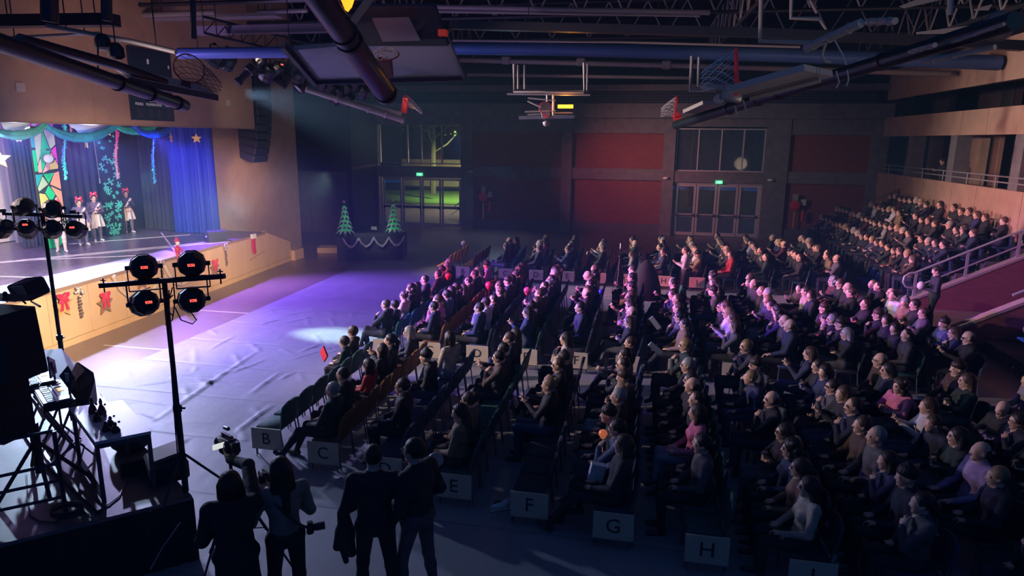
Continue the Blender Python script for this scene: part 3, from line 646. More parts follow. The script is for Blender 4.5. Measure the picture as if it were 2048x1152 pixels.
# score boards on the fascia
def plaque(u0, v0, u1, v1, X, lab):
    a = AX(u0, v0, X); b = AX(u1, v1, X); c = ((a + b) / 2)
    e = empty('score_board', (X, c[1], c[2]), lab, 'score board', None)
    w_, h_ = abs(b[1] - a[1]), abs(a[2] - b[2])
    part('case', M().box(-.02, .08, -w_ / 2, w_ / 2, -h_ / 2, h_ / 2), mat('board_navy', (.012, .016, .035), .4), e)
    return e, w_, h_
wt = mat('board_letters', (.75, .75, .8), .5, emit=.12)
e, w_, h_ = plaque(256, 178, 345, 243, -14.19, 'black score board low on the fascia marked fouls and player foul')
def lettering(parent, s, size, y, z, x=.085):
    o = link('lettering', text_mesh(s, size, .002, wt), parent, (x, y, z), (PI / 2, 0, PI / 2)); return o
lettering(e, 'FOULS', .105, -w_ * .34, .03); lettering(e, 'PLAYER-FOUL', .105, 0.02, .03); lettering(e, 'FOULS', .105, w_ * .38, .03)
for k, yv in enumerate((-.34, -.08, .12, .37)):
    part('digit_window', M().box(.08, .086, w_ * yv - .1, w_ * yv + .1, -.33, -.10), mat('digit_off', (.035, .03, .045), .3), e)
e, w_, h_ = plaque(252, 92, 340, 158, -14.19, 'black score board high on the fascia behind the hoop arm')
lettering(e, '8', .20, -.15, .02); lettering(e, '8', .14, w_ * .42, -.05)

# ---- decorations on the stage front
red = mat('red_ribbon', (.55, .01, .05), .45, sheen=.3)
def bow_star(u, v, s, lab, col='gold'):
    p = SF(u, v, .02); e = empty('star_decoration', tuple(p), lab, 'decoration', 'ribboned stars on the stage front')
    e.rotation_euler = (0, 0, math.atan(.0625))
    part('star', M().prism(star(.30 * s), 0, .03, (.02, 0, -.08), (0, 1, 0)), gold if col == 'gold' else mat('bronze_star', (.3, .16, .08), .5, metal=.2), e)
    b = M()
    for q in (-1, 1):
        b.ell((.08, q * .09 * s, .17 * s), (.035, .10 * s, .07 * s), R=rotm(q * .5)); b.ell((.08, q * .08 * s, .06 * s), (.03, .08 * s, .05 * s), R=rotm(-q * .4))
        b.prism([(0, 0), (.05, 0), (.14 * s, -.26 * s), (.05 * s, -.24 * s)] if q > 0 else [(0, 0), (-.05 * s, -.24 * s), (-.14 * s, -.26 * s), (-.05, 0)], 0, .01, (.07, 0, .08), (0, 1, 0))
    b.ell((.10, 0, .11 * s), (.03, .035, .035)); part('bow', b, red, e, True)
bow_star(123, 606, 1.0, 'gold star with a dark red bow, nearest on the stage front')
bow_star(207, 602, .95, 'bronze star with a red bow, second along the stage front', 'bronze')
bow_star(280, 556, .9, 'star with a long red bow hidden behind the light stand', 'bronze')
bow_star(362, 533, .9, 'gold star with red ribbon beside the right upper lantern')
bow_star(427, 532, .9, 'bronze star with a red bow near the far end of the stage front', 'bronze')
def bell(u, v, s, lab):
    p = SF(u, v, .03); e = empty('hanging_ornament', tuple(p), lab, 'decoration', 'silver hanging ornaments on the stage front'); rr = random.Random(u)
    m = M()
    for q in range(16): m.ell((.05 + rr.uniform(0, .05), rr.uniform(-.1, .1) * s, rr.uniform(-.06, .16) * s), (.035, .035, .035), 6, 4)
    part('cluster', m, mat('silver_beads', (.6, .5, .42), .25, metal=.6), e, True)
    m = M()
    for q in range(7): m.box(.03, .05, -.03 - .01 * (q % 2), .03 + .015 * (q % 3), -.12 - q * .075, -.07 - q * .075)
    part('letters_strip', m, mat('strip_dark', (.12, .08, .06), .6), e)
bell(155, 588, 1.0, 'silver ornament cluster between the two nearest stars')
bell(320, 530, 1.0, 'silver ornament cluster behind the light stand bar')
bell(449, 497, .9, 'silver ornament string near the far end of the stage front')
# beige swag garland
for k, pts in enumerate(([(226, 552), (240, 578), (262, 597), (285, 600), (302, 585), (318, 560)], [(325, 524), (336, 545), (350, 565), (362, 570), (376, 562)])):
    PP = [SF(u, v, .07) for u, v in pts]; m = M(); rr = random.Random(k)
    fine = [PP[i] * (1 - t) + PP[i + 1] * t for i in range(len(PP) - 1) for t in (0, .33, .66)] + [PP[-1]]
    m.tube(fine, [.055 + rr.uniform(-.012, .012) for _ in fine], 9)
    thing('swag_garland', m, mat('beige_fur', (.55, .45, .34), .9, bump=.5, bscale=80), ('fluffy beige garland swag on the stage front left of the stand', 'fluffy beige garland swag on the stage front right of the stand')[k], 'garland', 'beige garlands on the stage front', smooth=60)
# stocking
p = SF(505, 470, .04)
e = empty('christmas_stocking', tuple(p), 'red stocking with white cuff hanging on the far end of the stage front', 'stocking')
part('sock', M().prism([(-.09, 0), (.09, 0), (.08, -.38), (.10, -.52), (.04, -.62), (-.06, -.56), (-.09, -.42)], 0, .05, (0, 0, -.08), (0, 1, 0)), red, e)
part('cuff', M().box(-.01, .07, -.12, .12, -.12, .04), mat('white_fur', (.75, .72, .7), .9), e)
# small seated santa style doll on the edge
p = SF(356, 508, .05)
e = empty('elf_doll', tuple(p), 'small red and white doll sitting on the stage edge above a star', 'doll')
part('body', M().ell((0, 0, .12), (.08, .09, .14)).tube([(0, .05, .02), (.05, .06, -.2)], .035, 6).tube([(0, -.05, .02), (.05, -.06, -.2)], .035, 6).tube([(0, .08, .18), (.06, .14, .05)], .028, 6).tube([(0, -.08, .18), (.06, -.14, .05)], .028, 6), red, e, True)
part('head', M().ell((0.02, 0, .32), (.06, .06, .07)), mat('doll_white', (.75, .7, .68), .7), e, True)
part('hat', M().lathe([(.07, .36), (.05, .42), (.01, .5)], 10), red, e, True)
# ------------------------------------------------------------------ people: one continuous surface each, from a blended distance field
def _cone(P, a, b, ra, rb):
    a = np.array(a, float); b = np.array(b, float); ba = b - a; L = ba @ ba + 1e-12
    t = np.clip(((P - a) @ ba) / L, 0, 1); q = P - a - t[..., None] * ba
    return np.sqrt((q * q).sum(-1)) - (ra + (rb - ra) * t)
def _ell(P, c, r, R=None):
    q = P - np.array(c, float)
    if R is not None: q = q @ np.array(R)
    r = np.array(r, float); k0 = np.sqrt(((q / r) ** 2).sum(-1)); k1 = np.sqrt(((q / r ** 2) ** 2).sum(-1)) + 1e-9
    return k0 * (k0 - 1) / k1
def sdf_mesh(name, prims, vox, mats):
    """prims: (kind, args, blend, material, sign) -> one closed mesh"""
    lo = np.full(3, 1e9); hi = np.full(3, -1e9); bbs = []
    for kind, a, k, m, sg in prims:
        if kind == 'c': p = np.array([a[0], a[1]], float); r = max(a[2], a[3]); l, h = p.min(0) - r, p.max(0) + r
        else: r = max(a[1]); l, h = np.array(a[0], float) - r, np.array(a[0], float) + r
        bbs.append((l, h))
        if sg > 0: lo = np.minimum(lo, l); hi = np.maximum(hi, h)
    lo -= vox * 2; hi += vox * 2; n = np.ceil((hi - lo) / vox).astype(int) + 1
    f = np.full(n, 1.0, np.float32); best = np.full(n, 9.0, np.float32); lab = np.zeros(n, np.int8)
    ax = [lo[i] + vox * np.arange(n[i]) for i in range(3)]
    for (kind, a, k, m, sg), (l, h) in zip(prims, bbs):
        mg = .05 + k
        i0 = np.clip(((l - mg - lo) / vox).astype(int), 0, n); i1 = np.clip(((h + mg - lo) / vox).astype(int) + 2, 0, n)
        if (i1 <= i0).any(): continue
        sl = tuple(slice(x, y) for x, y in zip(i0, i1))
        P = np.stack(np.meshgrid(ax[0][sl[0]], ax[1][sl[1]], ax[2][sl[2]], indexing='ij'), -1)
        d = (_cone(P, *a) if kind == 'c' else _ell(P, *a)).astype(np.float32)
        g = f[sl]
        if sg > 0:
            hh = np.clip(.5 + .5 * (g - d) / k, 0, 1); f[sl] = g * (1 - hh) + d * hh - k * hh * (1 - hh)
            bb = best[sl]; w_ = d < bb; bb[w_] = d[w_]; lab[sl][w_] = m
        else:
            hh = np.clip(.5 - .5 * (g + d) / k, 0, 1); f[sl] = g * (1 - hh) - d * hh + k * hh * (1 - hh)
    s = f < 0
    c = [s[i:n[0] - 1 + i, j:n[1] - 1 + j, q:n[2] - 1 + q] for i in (0, 1) for j in (0, 1) for q in (0, 1)]
    cnt = sum(x.astype(np.int8) for x in c); mixed = (cnt > 0) & (cnt < 8)
    idx = np.argwhere(mixed); vid = np.full(mixed.shape, -1, np.int64); vid[mixed] = np.arange(len(idx))
    I, J, K = idx.T; corner = {}
    for i in (0, 1):
        for j in (0, 1):
            for q in (0, 1): corner[i, j, q] = f[I + i, J + j, K + q]
    acc = np.zeros((len(idx), 3)); num = np.zeros(len(idx))
    for a0 in corner:
        for ax_ in range(3):
            if a0[ax_] == 0:
                a1 = list(a0); a1[ax_] = 1; fa_, fb_ = corner[a0], corner[tuple(a1)]
                w_ = (fa_ < 0) != (fb_ < 0); t = np.where(w_, fa_ / np.where(w_, fa_ - fb_, 1), 0)
                p = np.zeros((len(idx), 3)); p[:] = a0; p[:, ax_] = t; acc[w_] += p[w_]; num[w_] += 1
    V = acc / num[:, None] + idx; labs = lab[tuple(np.clip(np.round(V).astype(int), 0, n - 1).T)]
    V = V * vox + lo; quads = []
    for ax_ in range(3):
        o1, o2 = [(1, 2), (2, 0), (0, 1)][ax_]
        sa = s.take(range(0, n[ax_] - 1), ax_); sb_ = s.take(range(1, n[ax_]), ax_)
        e = np.argwhere(sa != sb_); e = e[(e[:, o1] > 0) & (e[:, o2] > 0) & (e[:, o1] < n[o1] - 1) & (e[:, o2] < n[o2] - 1)]
        def vv(d1, d2): g = e.copy(); g[:, o1] -= d1; g[:, o2] -= d2; return vid[tuple(g.T)]
        q = np.stack([vv(1, 1), vv(0, 1), vv(0, 0), vv(1, 0)], 1)
        fl = ~sa[tuple(e.T)]; q[fl] = q[fl][:, ::-1]; quads.append(q)
    Q = np.concatenate(quads); Q = Q[(Q >= 0).all(1)]
    me = bpy.data.meshes.new(name); me.vertices.add(len(V)); me.vertices.foreach_set('co', V.astype(np.float32).ravel())
    me.loops.add(len(Q) * 4); me.loops.foreach_set('vertex_index', Q.ravel().astype(np.int32))
    me.polygons.add(len(Q)); me.polygons.foreach_set('loop_start', np.arange(0, len(Q) * 4, 4, dtype=np.int32)); me.polygons.foreach_set('loop_total', np.full(len(Q), 4, np.int32))
    for m in mats: me.materials.append(m)
    if len(mats) > 1: me.polygons.foreach_set('material_index', np.median(labs[Q], 1).astype(np.int32))
    me.polygons.foreach_set('use_smooth', np.ones(len(Q), bool)); me.update(); me.validate(); return me

def skin_mat():
    m = mat('skin', (.62, .40, .31), .5, noise=.12, nscale=8); return m
SK = skin_mat(); TOP = mat('clothing', (.1, .1, .1), .8, objcol=True, noise=.35, nscale=7, bump=.9, bscale=11)
SHOE = mat('shoe_dark', (.04, .035, .04), .5); LIP = mat('lips', (.42, .13, .13), .5); EYE = mat('eye_dark', (.05, .03, .03), .25)
TR = [mat('trousers_navy', (.015, .022, .05), .8, noise=.3, bump=.4, bscale=12), mat('trousers_black', (.02, .02, .028), .8, noise=.3, bump=.4, bscale=12), mat('jeans_blue', (.04, .07, .15), .8, noise=.3, bump=.4, bscale=12), mat('trousers_grey', (.10, .10, .115), .8, noise=.3, bump=.4, bscale=12), mat('leggings_white', (.5, .5, .55), .8), mat('jeans_pale', (.18, .22, .30), .8, noise=.2)]
HAIR = mat('hair', (.03, .02, .015), .5, objcol=True, noise=.4, nscale=25, bump=.7, bscale=45, stretch=(1, 1, .2))
def head_R(yaw=0, pitch=0, roll=0): return np.array((Matrix.Rotation(yaw, 3, 'Z') @ Matrix.Rotation(pitch, 3, 'Y') @ Matrix.Rotation(roll, 3, 'X')))
def human(J, fine=False, coat=1.0, female=False, hs=1.0, skirt=False):
    """J: joints in metres, forward +x, left +y"""
    A = {k: np.array(v, float) for k, v in J.items() if k != 'HR'}; R = J.get('HR', np.eye(3)); p = []
    pel, che, nk, hd = A['pelvis'], A['chest'], A['neck'], A['head']
    up = (che - pel) / np.linalg.norm(che - pel); lat = A['shL'] - A['shR']; lat /= np.linalg.norm(lat); fw = np.cross(lat, up)
    B = np.stack([fw, lat, up], 1); g = coat * hs; w_ = .94 if female else 1.0
    p.append(('e', (pel, (.125 * g, .168 * g, .12 * hs), B), .05, 2, 1))
    p.append(('e', (pel + up * .13 * hs, (.112 * g, .142 * g * w_, .15 * hs), B), .05, 1, 1))
    p.append(('e', (che, (.118 * g, .165 * g * w_, .19 * hs), B), .05, 1, 1))
    if female: p += [('e', (che + fw * .085 * g + lat * s * .07 - up * .02, (.055, .06, .06), B), .04, 1, 1) for s in (-1, 1)]
    p.append(('c', (A['shR'], A['shL'], .062 * g, .062 * g), .06, 1, 1)); p.append(('c', (che + up * .1, nk, .10 * g, .058), .05, 1, 1))
    p.append(('c', (nk, hd - R @ np.array([.01, 0, .06]), .052 * hs, .05 * hs), .02, 0, 1))
    for s in 'LR':
        sh, el, wr, hn = A['sh' + s], A['el' + s], A['wr' + s], A['hd' + s]
        p.append(('c', (sh, el, .060 * g, .048 * g), .03, 1, 1)); p.append(('c', (el, wr, .048 * g, .034 * g), .02, 1, 1))
        d = hn - wr; L = np.linalg.norm(d); d /= L
        side = np.cross(d, [0, 0, 1.0]); side /= np.linalg.norm(side) + 1e-9; side *= (1 if s == 'L' else -1)
        if 'nrm' + s in A: nr = A['nrm' + s] / np.linalg.norm(A['nrm' + s]); side = np.cross(nr, d) * (1 if s == 'L' else -1)
        nr = np.cross(side, d); Bh = np.stack([d, side, nr], 1)
        p.append(('c', (wr - d * .02, wr + d * .03, .027, .027), .015, 0, 1))
        p.append(('e', (wr + d * .055 * hs, (.052 * hs, .040 * hs, .017 * hs), Bh), .012, 0, 1))
        fs_ = ((-.030, .062), (-.011, .074), (.010, .070), (.029, .056)) if fine else ((-.02, .06), (.018, .06))
        for (o, ln) in fs_:
            b = wr + d * .092 * hs + side * o * hs; m_ = b + d * ln * .5 * hs - nr * .008; e = m_ + d * ln * .42 * hs - nr * .026
            r = (.0085 if fine else .014) * hs
            p.append(('c', (b, m_, r, r * .95), .006, 0, 1)); p.append(('c', (m_, e, r * .95, r * .8), .006, 0, 1))
        b = wr + d * .03 * hs - side * .028; m_ = b + d * .03 - side * .022 - nr * .01; p.append(('c', (b, m_, .013, .011), .01, 0, 1)); p.append(('c', (m_, m_ + d * .028 - nr * .008, .011, .009), .006, 0, 1))
    for s in 'LR':
        hp, kn, an, to = A['hp' + s], A['kn' + s], A['an' + s], A['to' + s]
        p.append(('c', (hp, kn, .086 * hs * min(coat, 1.05), .060 * hs), .035, 2, 1)); p.append(('c', (kn, kn + (an - kn) * .35, .058 * hs, .056 * hs), .03, 2, 1)); p.append(('c', (kn + (an - kn) * .35, an, .056 * hs, .040 * hs), .03, 2, 1))
        dd = to - an; dd[2] = 0; dd /= np.linalg.norm(dd) + 1e-9
        p.append(('c', (an - dd * .03 + np.array([0, 0, -.035 * hs]), to, .042 * hs, .034 * hs), .02, 3, 1))
    if skirt:
        kc = (A['knL'] + A['knR']) / 2; p.append(('c', (pel, pel + (kc - pel) * .8, .16, .20), .03, 1, 1))
    def H(kind, a, k, m, sg=1):
        a = [hd + R @ (np.array(x, float) * hs) if i < (2 if kind == 'c' else 1) else x for i, x in enumerate(a)]
        if kind == 'e': a = [a[0], tuple(np.array(a[1]) * hs), R]
        else: a = [a[0], a[1], a[2] * hs, a[3] * hs]
        p.append((kind, tuple(a), k, m, sg))
    H('e', [(-.008, 0, .02), (.097, .076, .100)], .02, 0); H('e', [(.030, 0, -.040), (.068, .058, .082)], .03, 0); H('e', [(.066, 0, -.100), (.028, .026, .020)], .02, 0)
    H('c', [(.084, -.03, .024), (.084, .03, .024), .013, .013], .015, 0); H('c', [(.094, 0, .005), (.114, 0, -.030), .009, .014], .010, 0)
    H('c', [(.078, -.030, -.022), (.078, .030, -.022), .020, .020], .02, 0)
    for s in (-1, 1):
        H('e', [(.088, s * .031, .001), (.016, .015, .010)], .008, 0, -1) if fine else None
        H('e', [(.083, s * .031, .001), (.012, .014, .009)], .002, 5)
        H('e', [(-.002, s * .078, -.012), (.020, .010, .032)], .008, 0)
    H('c', [(.093, -.018, -.062), (.093, .018, -.062), .008, .008], .004, 4)
    return p
def bake(name, prims, vox, tr): return sdf_mesh(name, prims, vox, [SK, TOP, tr, SHOE, LIP, EYE])

def hair_mesh(style, vox=.013):
    p = []; E = lambda c, r, k=.02, sg=1: p.append(('e', (np.array(c, float), r), k, 0, sg)); Cn = lambda a, b, r1, r2, k=.03: p.append(('c', (a, b, r1, r2), k, 0, 1))
    if style in ('short', 'grey_short'): E((-.016, 0, .030), (.104, .088, .103))
    elif style == 'cropped': E((-.018, 0, .028), (.097, .081, .099))
    elif style == 'bob': E((-.016, 0, .026), (.108, .093, .106)); Cn((-.03, .07, 0), (-.01, .085, -.13), .04, .034); Cn((-.03, -.07, 0), (-.01, -.085, -.13), .04, .034); Cn((-.06, 0, 0), (-.06, 0, -.12), .07, .06)
    elif style == 'long': E((-.016, 0, .028), (.108, .093, .106)); Cn((-.05, .05, 0), (-.06, .09, -.30), .05, .04); Cn((-.05, -.05, 0), (-.06, -.09, -.30), .05, .04); Cn((-.07, 0, 0), (-.10, 0, -.36), .07, .05)
    elif style == 'curly':
        rr = random.Random(4)
        E((-.02, 0, .04), (.118, .105, .115))
        for q in range(26): a = rr.uniform(0, 2 * PI); z = rr.uniform(-.14, .12); E((-.03 + .09 * math.cos(a) * .9, .10 * math.sin(a), z), (.035, .035, .035), .01)
    elif style == 'bun': E((-.016, 0, .028), (.103, .086, .102)); E((-.10, 0, .085), (.045, .045, .042), .01)
    elif style == 'ponytail': E((-.016, 0, .028), (.103, .086, .102)); Cn((-.10, 0, .05), (-.145, 0, -.04), .028, .038); Cn((-.145, 0, -.04), (-.13, 0, -.20), .038, .015)
    elif style == 'fringe': E((-.035, 0, -.005), (.085, .088, .075))
    elif style == 'beanie': E((-.008, 0, .055), (.112, .096, .098)); Cn((-.0, 0, .14), (-.01, 0, .16), .03, .025)
    cut = 1.0 if style not in ('beanie', 'fringe') else 0
    if cut: E((.112, 0, -.045), (.085, .080, .110), .015, -1); E((.06, 0, -.16), (.10, .062, .10), .02, -1)
    if style == 'fringe': E((.09, 0, .05), (.12, .12, .1), .01, -1); E((-.01, 0, .08), (.08, .06, .07), .01, -1)
    if style == 'beanie': E((.07, 0, -.03), (.12, .12, .055), .01, -1)
    return sdf_mesh('hair_' + style, p, vox, [HAIR])
HM = {}
def hair(style, fine=False):
    k = (style, fine)
    if k not in HM: HM[k] = hair_mesh(style, .008 if fine else .014)
    return HM[k]
def glasses_mesh():
    m = M()
    for s in (-1, 1): m.tube([(.106, s * .034 + .024 * math.cos(a), .002 + .018 * math.sin(a)) for a in np.linspace(0, 2 * PI, 11)[:-1]], .0035, 5, closed=True).tube([(.102, s * .058, .006), (.0, s * .082, .0)], .003, 5)
    m.tube([(.108, -.010, .004), (.108, .010, .004)], .003, 5); return m.mesh('glasses', [mat('glasses_dark', (.02, .02, .02), .3)])
GL = glasses_mesh()

def seated(lean=0., yaw=0., pitch=0., arms='lap', h=0., spread=0., tuck=0., slump=0., **k):
    """a person sitting; hips 0.55 m above the floor"""
    z0 = .535; T = rotm(0, -lean - .10, 0)
    def up(x, y, z): v = T @ np.array([x, y, z]); return np.array([v[0], v[1], v[2] + z0])
    J = dict(pelvis=(0, 0, z0 + .02), chest=up(.01, 0, .36 + h), neck=up(.02 + slump, 0, .545 + h), shL=up(0, .175, .475 + h), shR=up(0, -.175, .475 + h), head=up(.055 + slump, 0, .665 + h))
    J['HR'] = head_R(yaw, pitch)
    if arms == 'lap': J.update(elL=(.02, .25, .74), wrL=(.24, .12, .66), hdL=(.32, .04, .65), elR=(.02, -.25, .74), wrR=(.23, -.13, .65), hdR=(.31, -.05, .64))
    elif arms == 'knees': J.update(elL=(.06, .25, .76), wrL=(.30, .16, .66), hdL=(.40, .13, .655), elR=(.06, -.25, .76), wrR=(.30, -.16, .66), hdR=(.40, -.13, .655))
    elif arms == 'crossed': J.update(elL=(.10, .24, .78), wrL=(.22, .0, .82), hdL=(.18, -.09, .84), elR=(.10, -.24, .78), wrR=(.23, .0, .77), hdR=(.20, .10, .78))
    elif arms == 'chin': J.update(elL=(.20, .20, .78), wrL=(.20, .08, .95), hdL=(.15, .03, 1.03), elR=(.06, -.24, .76), wrR=(.24, -.02, .70), hdR=(.30, .07, .72))
    elif arms == 'phone': J.update(elL=(.12, .22, .80), wrL=(.36, .08, .88), hdL=(.42, .03, .95), elR=(.12, -.22, .80), wrR=(.36, -.08, .88), hdR=(.42, -.03, .95))
    elif arms == 'clap': J.update(elL=(.10, .24, .80), wrL=(.30, .06, .92), hdL=(.38, .02, .99), elR=(.10, -.24, .80), wrR=(.30, -.06, .92), hdR=(.38, -.02, .99))
    elif arms == 'raise': J.update(elL=(.18, .22, 1.02), wrL=(.30, .12, 1.22), hdL=(.34, .09, 1.31), elR=(.18, -.22, 1.02), wrR=(.30, -.12, 1.22), hdR=(.34, -.09, 1.31))
    J.update(hpL=(.02, .09, z0), hpR=(.02, -.09, z0), knL=(.44, .10 + spread, z0 + .01), knR=(.44, -.10 - spread, z0 + .01), anL=(.42 + tuck, .10 + spread, .085), anR=(.42 + tuck, -.10 - spread, .085), toL=(.57 + tuck, .12 + spread, .036), toR=(.57 + tuck, -.12 - spread, .036))
    if k.get('cross'): J.update(knR=(.46, .02, z0 + .10), anR=(.52, .22, .33), toR=(.63, .27, .26))
    if k.get('ext'): J.update(anL=(.78, .10, .085), toL=(.88, .12, .14), anR=(.66, -.12, .085), toR=(.80, -.13, .05), knL=(.46, .10, .52))
    return J
# seated variants: joints, coat, female
VAR = []
VARSPEC = [dict(arms='lap', coat=1.08, tr=1), dict(arms='crossed', coat=1.12, tr=0, yaw=.1), dict(arms='knees', coat=1.02, tr=2, lean=-.12, slump=.03), dict(arms='lap', coat=1.0, female=True, tr=1, h=-.02, yaw=-.15),
           dict(arms='chin', coat=1.05, tr=1, female=True, lean=-.05), dict(arms='lap', coat=1.15, tr=0, yaw=.3, spread=.06), dict(arms='crossed', coat=1.05, tr=3, female=True, h=-.03, cross=True), dict(arms='phone', coat=1.06, tr=1, pitch=.15),
           dict(arms='clap', coat=1.04, tr=2, female=True), dict(arms='lap', coat=1.10, tr=1, lean=.10, ext=True), dict(arms='knees', coat=1.12, tr=1, h=.02, pitch=-.1), dict(arms='lap', coat=.98, female=True, tr=5, cross=True, yaw=-.3),
           dict(arms='chin', coat=1.1, tr=0, h=.01, cross=True), dict(arms='lap', coat=1.06, female=True, tr=1, h=.01, pitch=.12, yaw=.5)]
for k_, s_ in enumerate(VARSPEC):
    J = seated(**{a: b for a, b in s_.items() if a not in ('coat', 'female', 'tr')})
    me = bake('seated_body', human(J, coat=s_['coat'], female=s_.get('female', False)), .0165, TR[s_['tr']])
    VAR.append((me, J, s_.get('female', False)))
kidJ = seated(arms='lap', h=-.10); KJ = {a: (np.array(b) * np.array([.85, .85, .95]) if a != 'HR' else b) for a, b in kidJ.items()}
for a in ('pelvis', 'hpL', 'hpR'): KJ[a] = kidJ[a] - np.array([0, 0, .03])
for a in ('knL', 'knR'): KJ[a] = np.array([.34, KJ[a][1], .50])
for a in ('anL', 'anR'): KJ[a] = np.array([.34, KJ[a][1], .17])
for a in ('toL', 'toR'): KJ[a] = np.array([.46, KJ[a][1], .13])
VAR.append((bake('seated_child', human(KJ, coat=.86, hs=.92), .0165, TR[1]), KJ, True))
CH = len(VAR) - 1
PAL = [('black coat', (0.011, 0.011, 0.016)), ('navy jacket', (0.012, 0.019, 0.043)), ('charcoal jacket', (0.031, 0.031, 0.037)), ('dark green coat', (0.012, 0.031, 0.028)), ('grey jumper', (0.087, 0.087, 0.099)), ('brown jacket', (0.062, 0.037, 0.025)), ('dark blue jacket', (0.019, 0.031, 0.099)),
       ('black puffer jacket', (0.012, 0.012, 0.015)), ('maroon jumper', (0.074, 0.012, 0.022)), ('light grey hoodie', (0.255, 0.255, 0.285)), ('cream coat', (0.450, 0.378, 0.306)), ('white jumper', (0.540, 0.540, 0.576)), ('camel coat', (0.225, 0.150, 0.090)), ('lilac top', (0.360, 0.270, 0.495)), ('pink top', (0.585, 0.162, 0.315)), ('red jumper', (0.338, 0.022, 0.038)), ('denim jacket', (0.062, 0.093, 0.174))]
PW = [13, 11, 8, 3, 3.5, 3, 3, 11, 1.6, 1.4, 1.4, 1.5, 1.4, .9, .8, .6, 1.3]
HC = [('black haired', (.012, .010, .012)), ('dark haired', (.025, .016, .012)), ('brown haired', (.07, .04, .025)), ('fair haired', (.30, .20, .10)), ('grey haired', (.30, .30, .31))]
HW = [6, 8, 5, 2, 2]
NCOL = dict(PAL)
FH = ['long', 'bob', 'long', 'ponytail', 'bun', 'curly', 'long']; MH = ['short', 'cropped', 'short', 'fringe', 'short', 'beanie', 'cropped']
GLAB = 'seated spectators facing the stage'
def place_person(loc, rz, var, top, hc, style, label, glasses=False, group=GLAB, name='person', scale=1.0):
    me, J, fem = VAR[var]
    o = link(name, me, None, loc, (0, 0, rz)); o.color = (*NCOL[top], 1); o.scale = (scale,) * 3; tag(o, label, 'person', group)
    h = link('hair', hair(style), o); h.location = J['head']; h.rotation_euler = Matrix(J['HR'].tolist()).to_euler(); h.color = (*dict(HC)[hc], 1)
    if style == 'beanie': h.name = 'woollen_hat'
    if glasses: g = link('glasses', GL, o); g.location = J['head']; g.rotation_euler = h.rotation_euler
    return o

# ------------------------------------------------------------------ chairs
chrome = mat('chair_tube', (.16, .16, .18), .35, metal=.6)
def chair_meshes(mt):
    seat = M().obox((0, 0, .445), (.42, .45, .05), None, .02)
    bk = M(); rows = []
    n = 9
    for j, (z, w_, x) in enumerate(((.50, .36, -.205), (.56, .43, -.215), (.70, .46, -.24), (.80, .45, -.262), (.855, .38, -.275), (.875, .24, -.28))):
        for i in range(n):
            t = i / (n - 1) - .5; rows.append((x - .05 * (.25 - t * t) * 1.2, t * w_, z - (.02 * (2 * t) ** 2 if j > 3 else 0)))
    fs = [(j * n + i, j * n + i + 1, (j + 1) * n + i + 1, (j + 1) * n + i) for j in range(5) for i in range(n - 1)]
    R6 = len(rows); bk.add(rows + [(x - .035, y, z) for x, y, z in rows], fs + [tuple(R6 + q for q in f[::-1]) for f in fs] + [(5 * n + i, 5 * n + i + 1, R6 + 5 * n + i + 1, R6 + 5 * n + i) for i in range(n - 1)] + [(i + 1, i, R6 + i, R6 + i + 1) for i in range(n - 1)] + [(j * n, (j + 1) * n, R6 + (j + 1) * n, R6 + j * n) for j in range(5)] + [((j + 1) * n + n - 1, j * n + n - 1, R6 + j * n + n - 1, R6 + (j + 1) * n + n - 1) for j in range(5)])
    legs = []
    for s in (-1, 1):
        legs.append(M().tube([(.19, s * .21, .42), (.21, s * .22, 0)], .012, 6)); legs.append(M().tube([(-.24, s * .21, .62), (-.20, s * .21, .44), (-.25, s * .22, 0)], .012, 6))
    fr = M().tube([(.19, -.21, .42), (.19, .21, .42), (-.19, .21, .42), (-.19, -.21, .42)], .012, 6, closed=True)
    return seat.mesh('seat', [mt], 50), bk.mesh('backrest', [mt], 50), [l.mesh('leg', [chrome], True) for l in legs], fr.mesh('frame', [chrome], True)
CHC = {'dark green': (.015, .075, .075), 'teal': (.01, .12, .16), 'brown': (.20, .09, .03), 'yellow': (.75, .40, .04), 'navy': (.02, .04, .09), 'dark grey': (.03, .035, .05)}
CHM = {k: chair_meshes(mat('chair_%s' % k.replace(' ', '_'), v, .75, noise=.15, nscale=9)) for k, v in CHC.items()}
def place_chair(loc, rz, colr, label, group, simple=False):
    s, b, l, f = CHM[colr]
    e = empty('chair', loc, label, 'chair', group, rz)
    link('seat', s, e); link('backrest', b, e)
    for q in l: link('leg', q, e)
    link('frame', f, e); return e
SIGNCREAM = mat('sign_cream', (.62, .54, .40), .7, noise=.08); SIGNINK = mat('sign_ink', (.03, .025, .04), .6)
def row_sign(x, y, letter, label):
    e = empty('row_sign', (x, y, .15), label, 'sign', 'lettered boards on the row ends')
    part('board', M().box(-.24, .24, -.012, .012, 0, .34), SIGNCREAM, e)
    part('bracket', M().tube([(-.2, .03, -.14), (-.2, .03, .30)], .008, 5).tube([(.2, .03, -.14), (.2, .03, .30)], .008, 5), chrome, e)
    link('letter', text_mesh(letter, .26, .002, SIGNINK), e, (0, -.015, .17), (PI / 2, 0, 0))

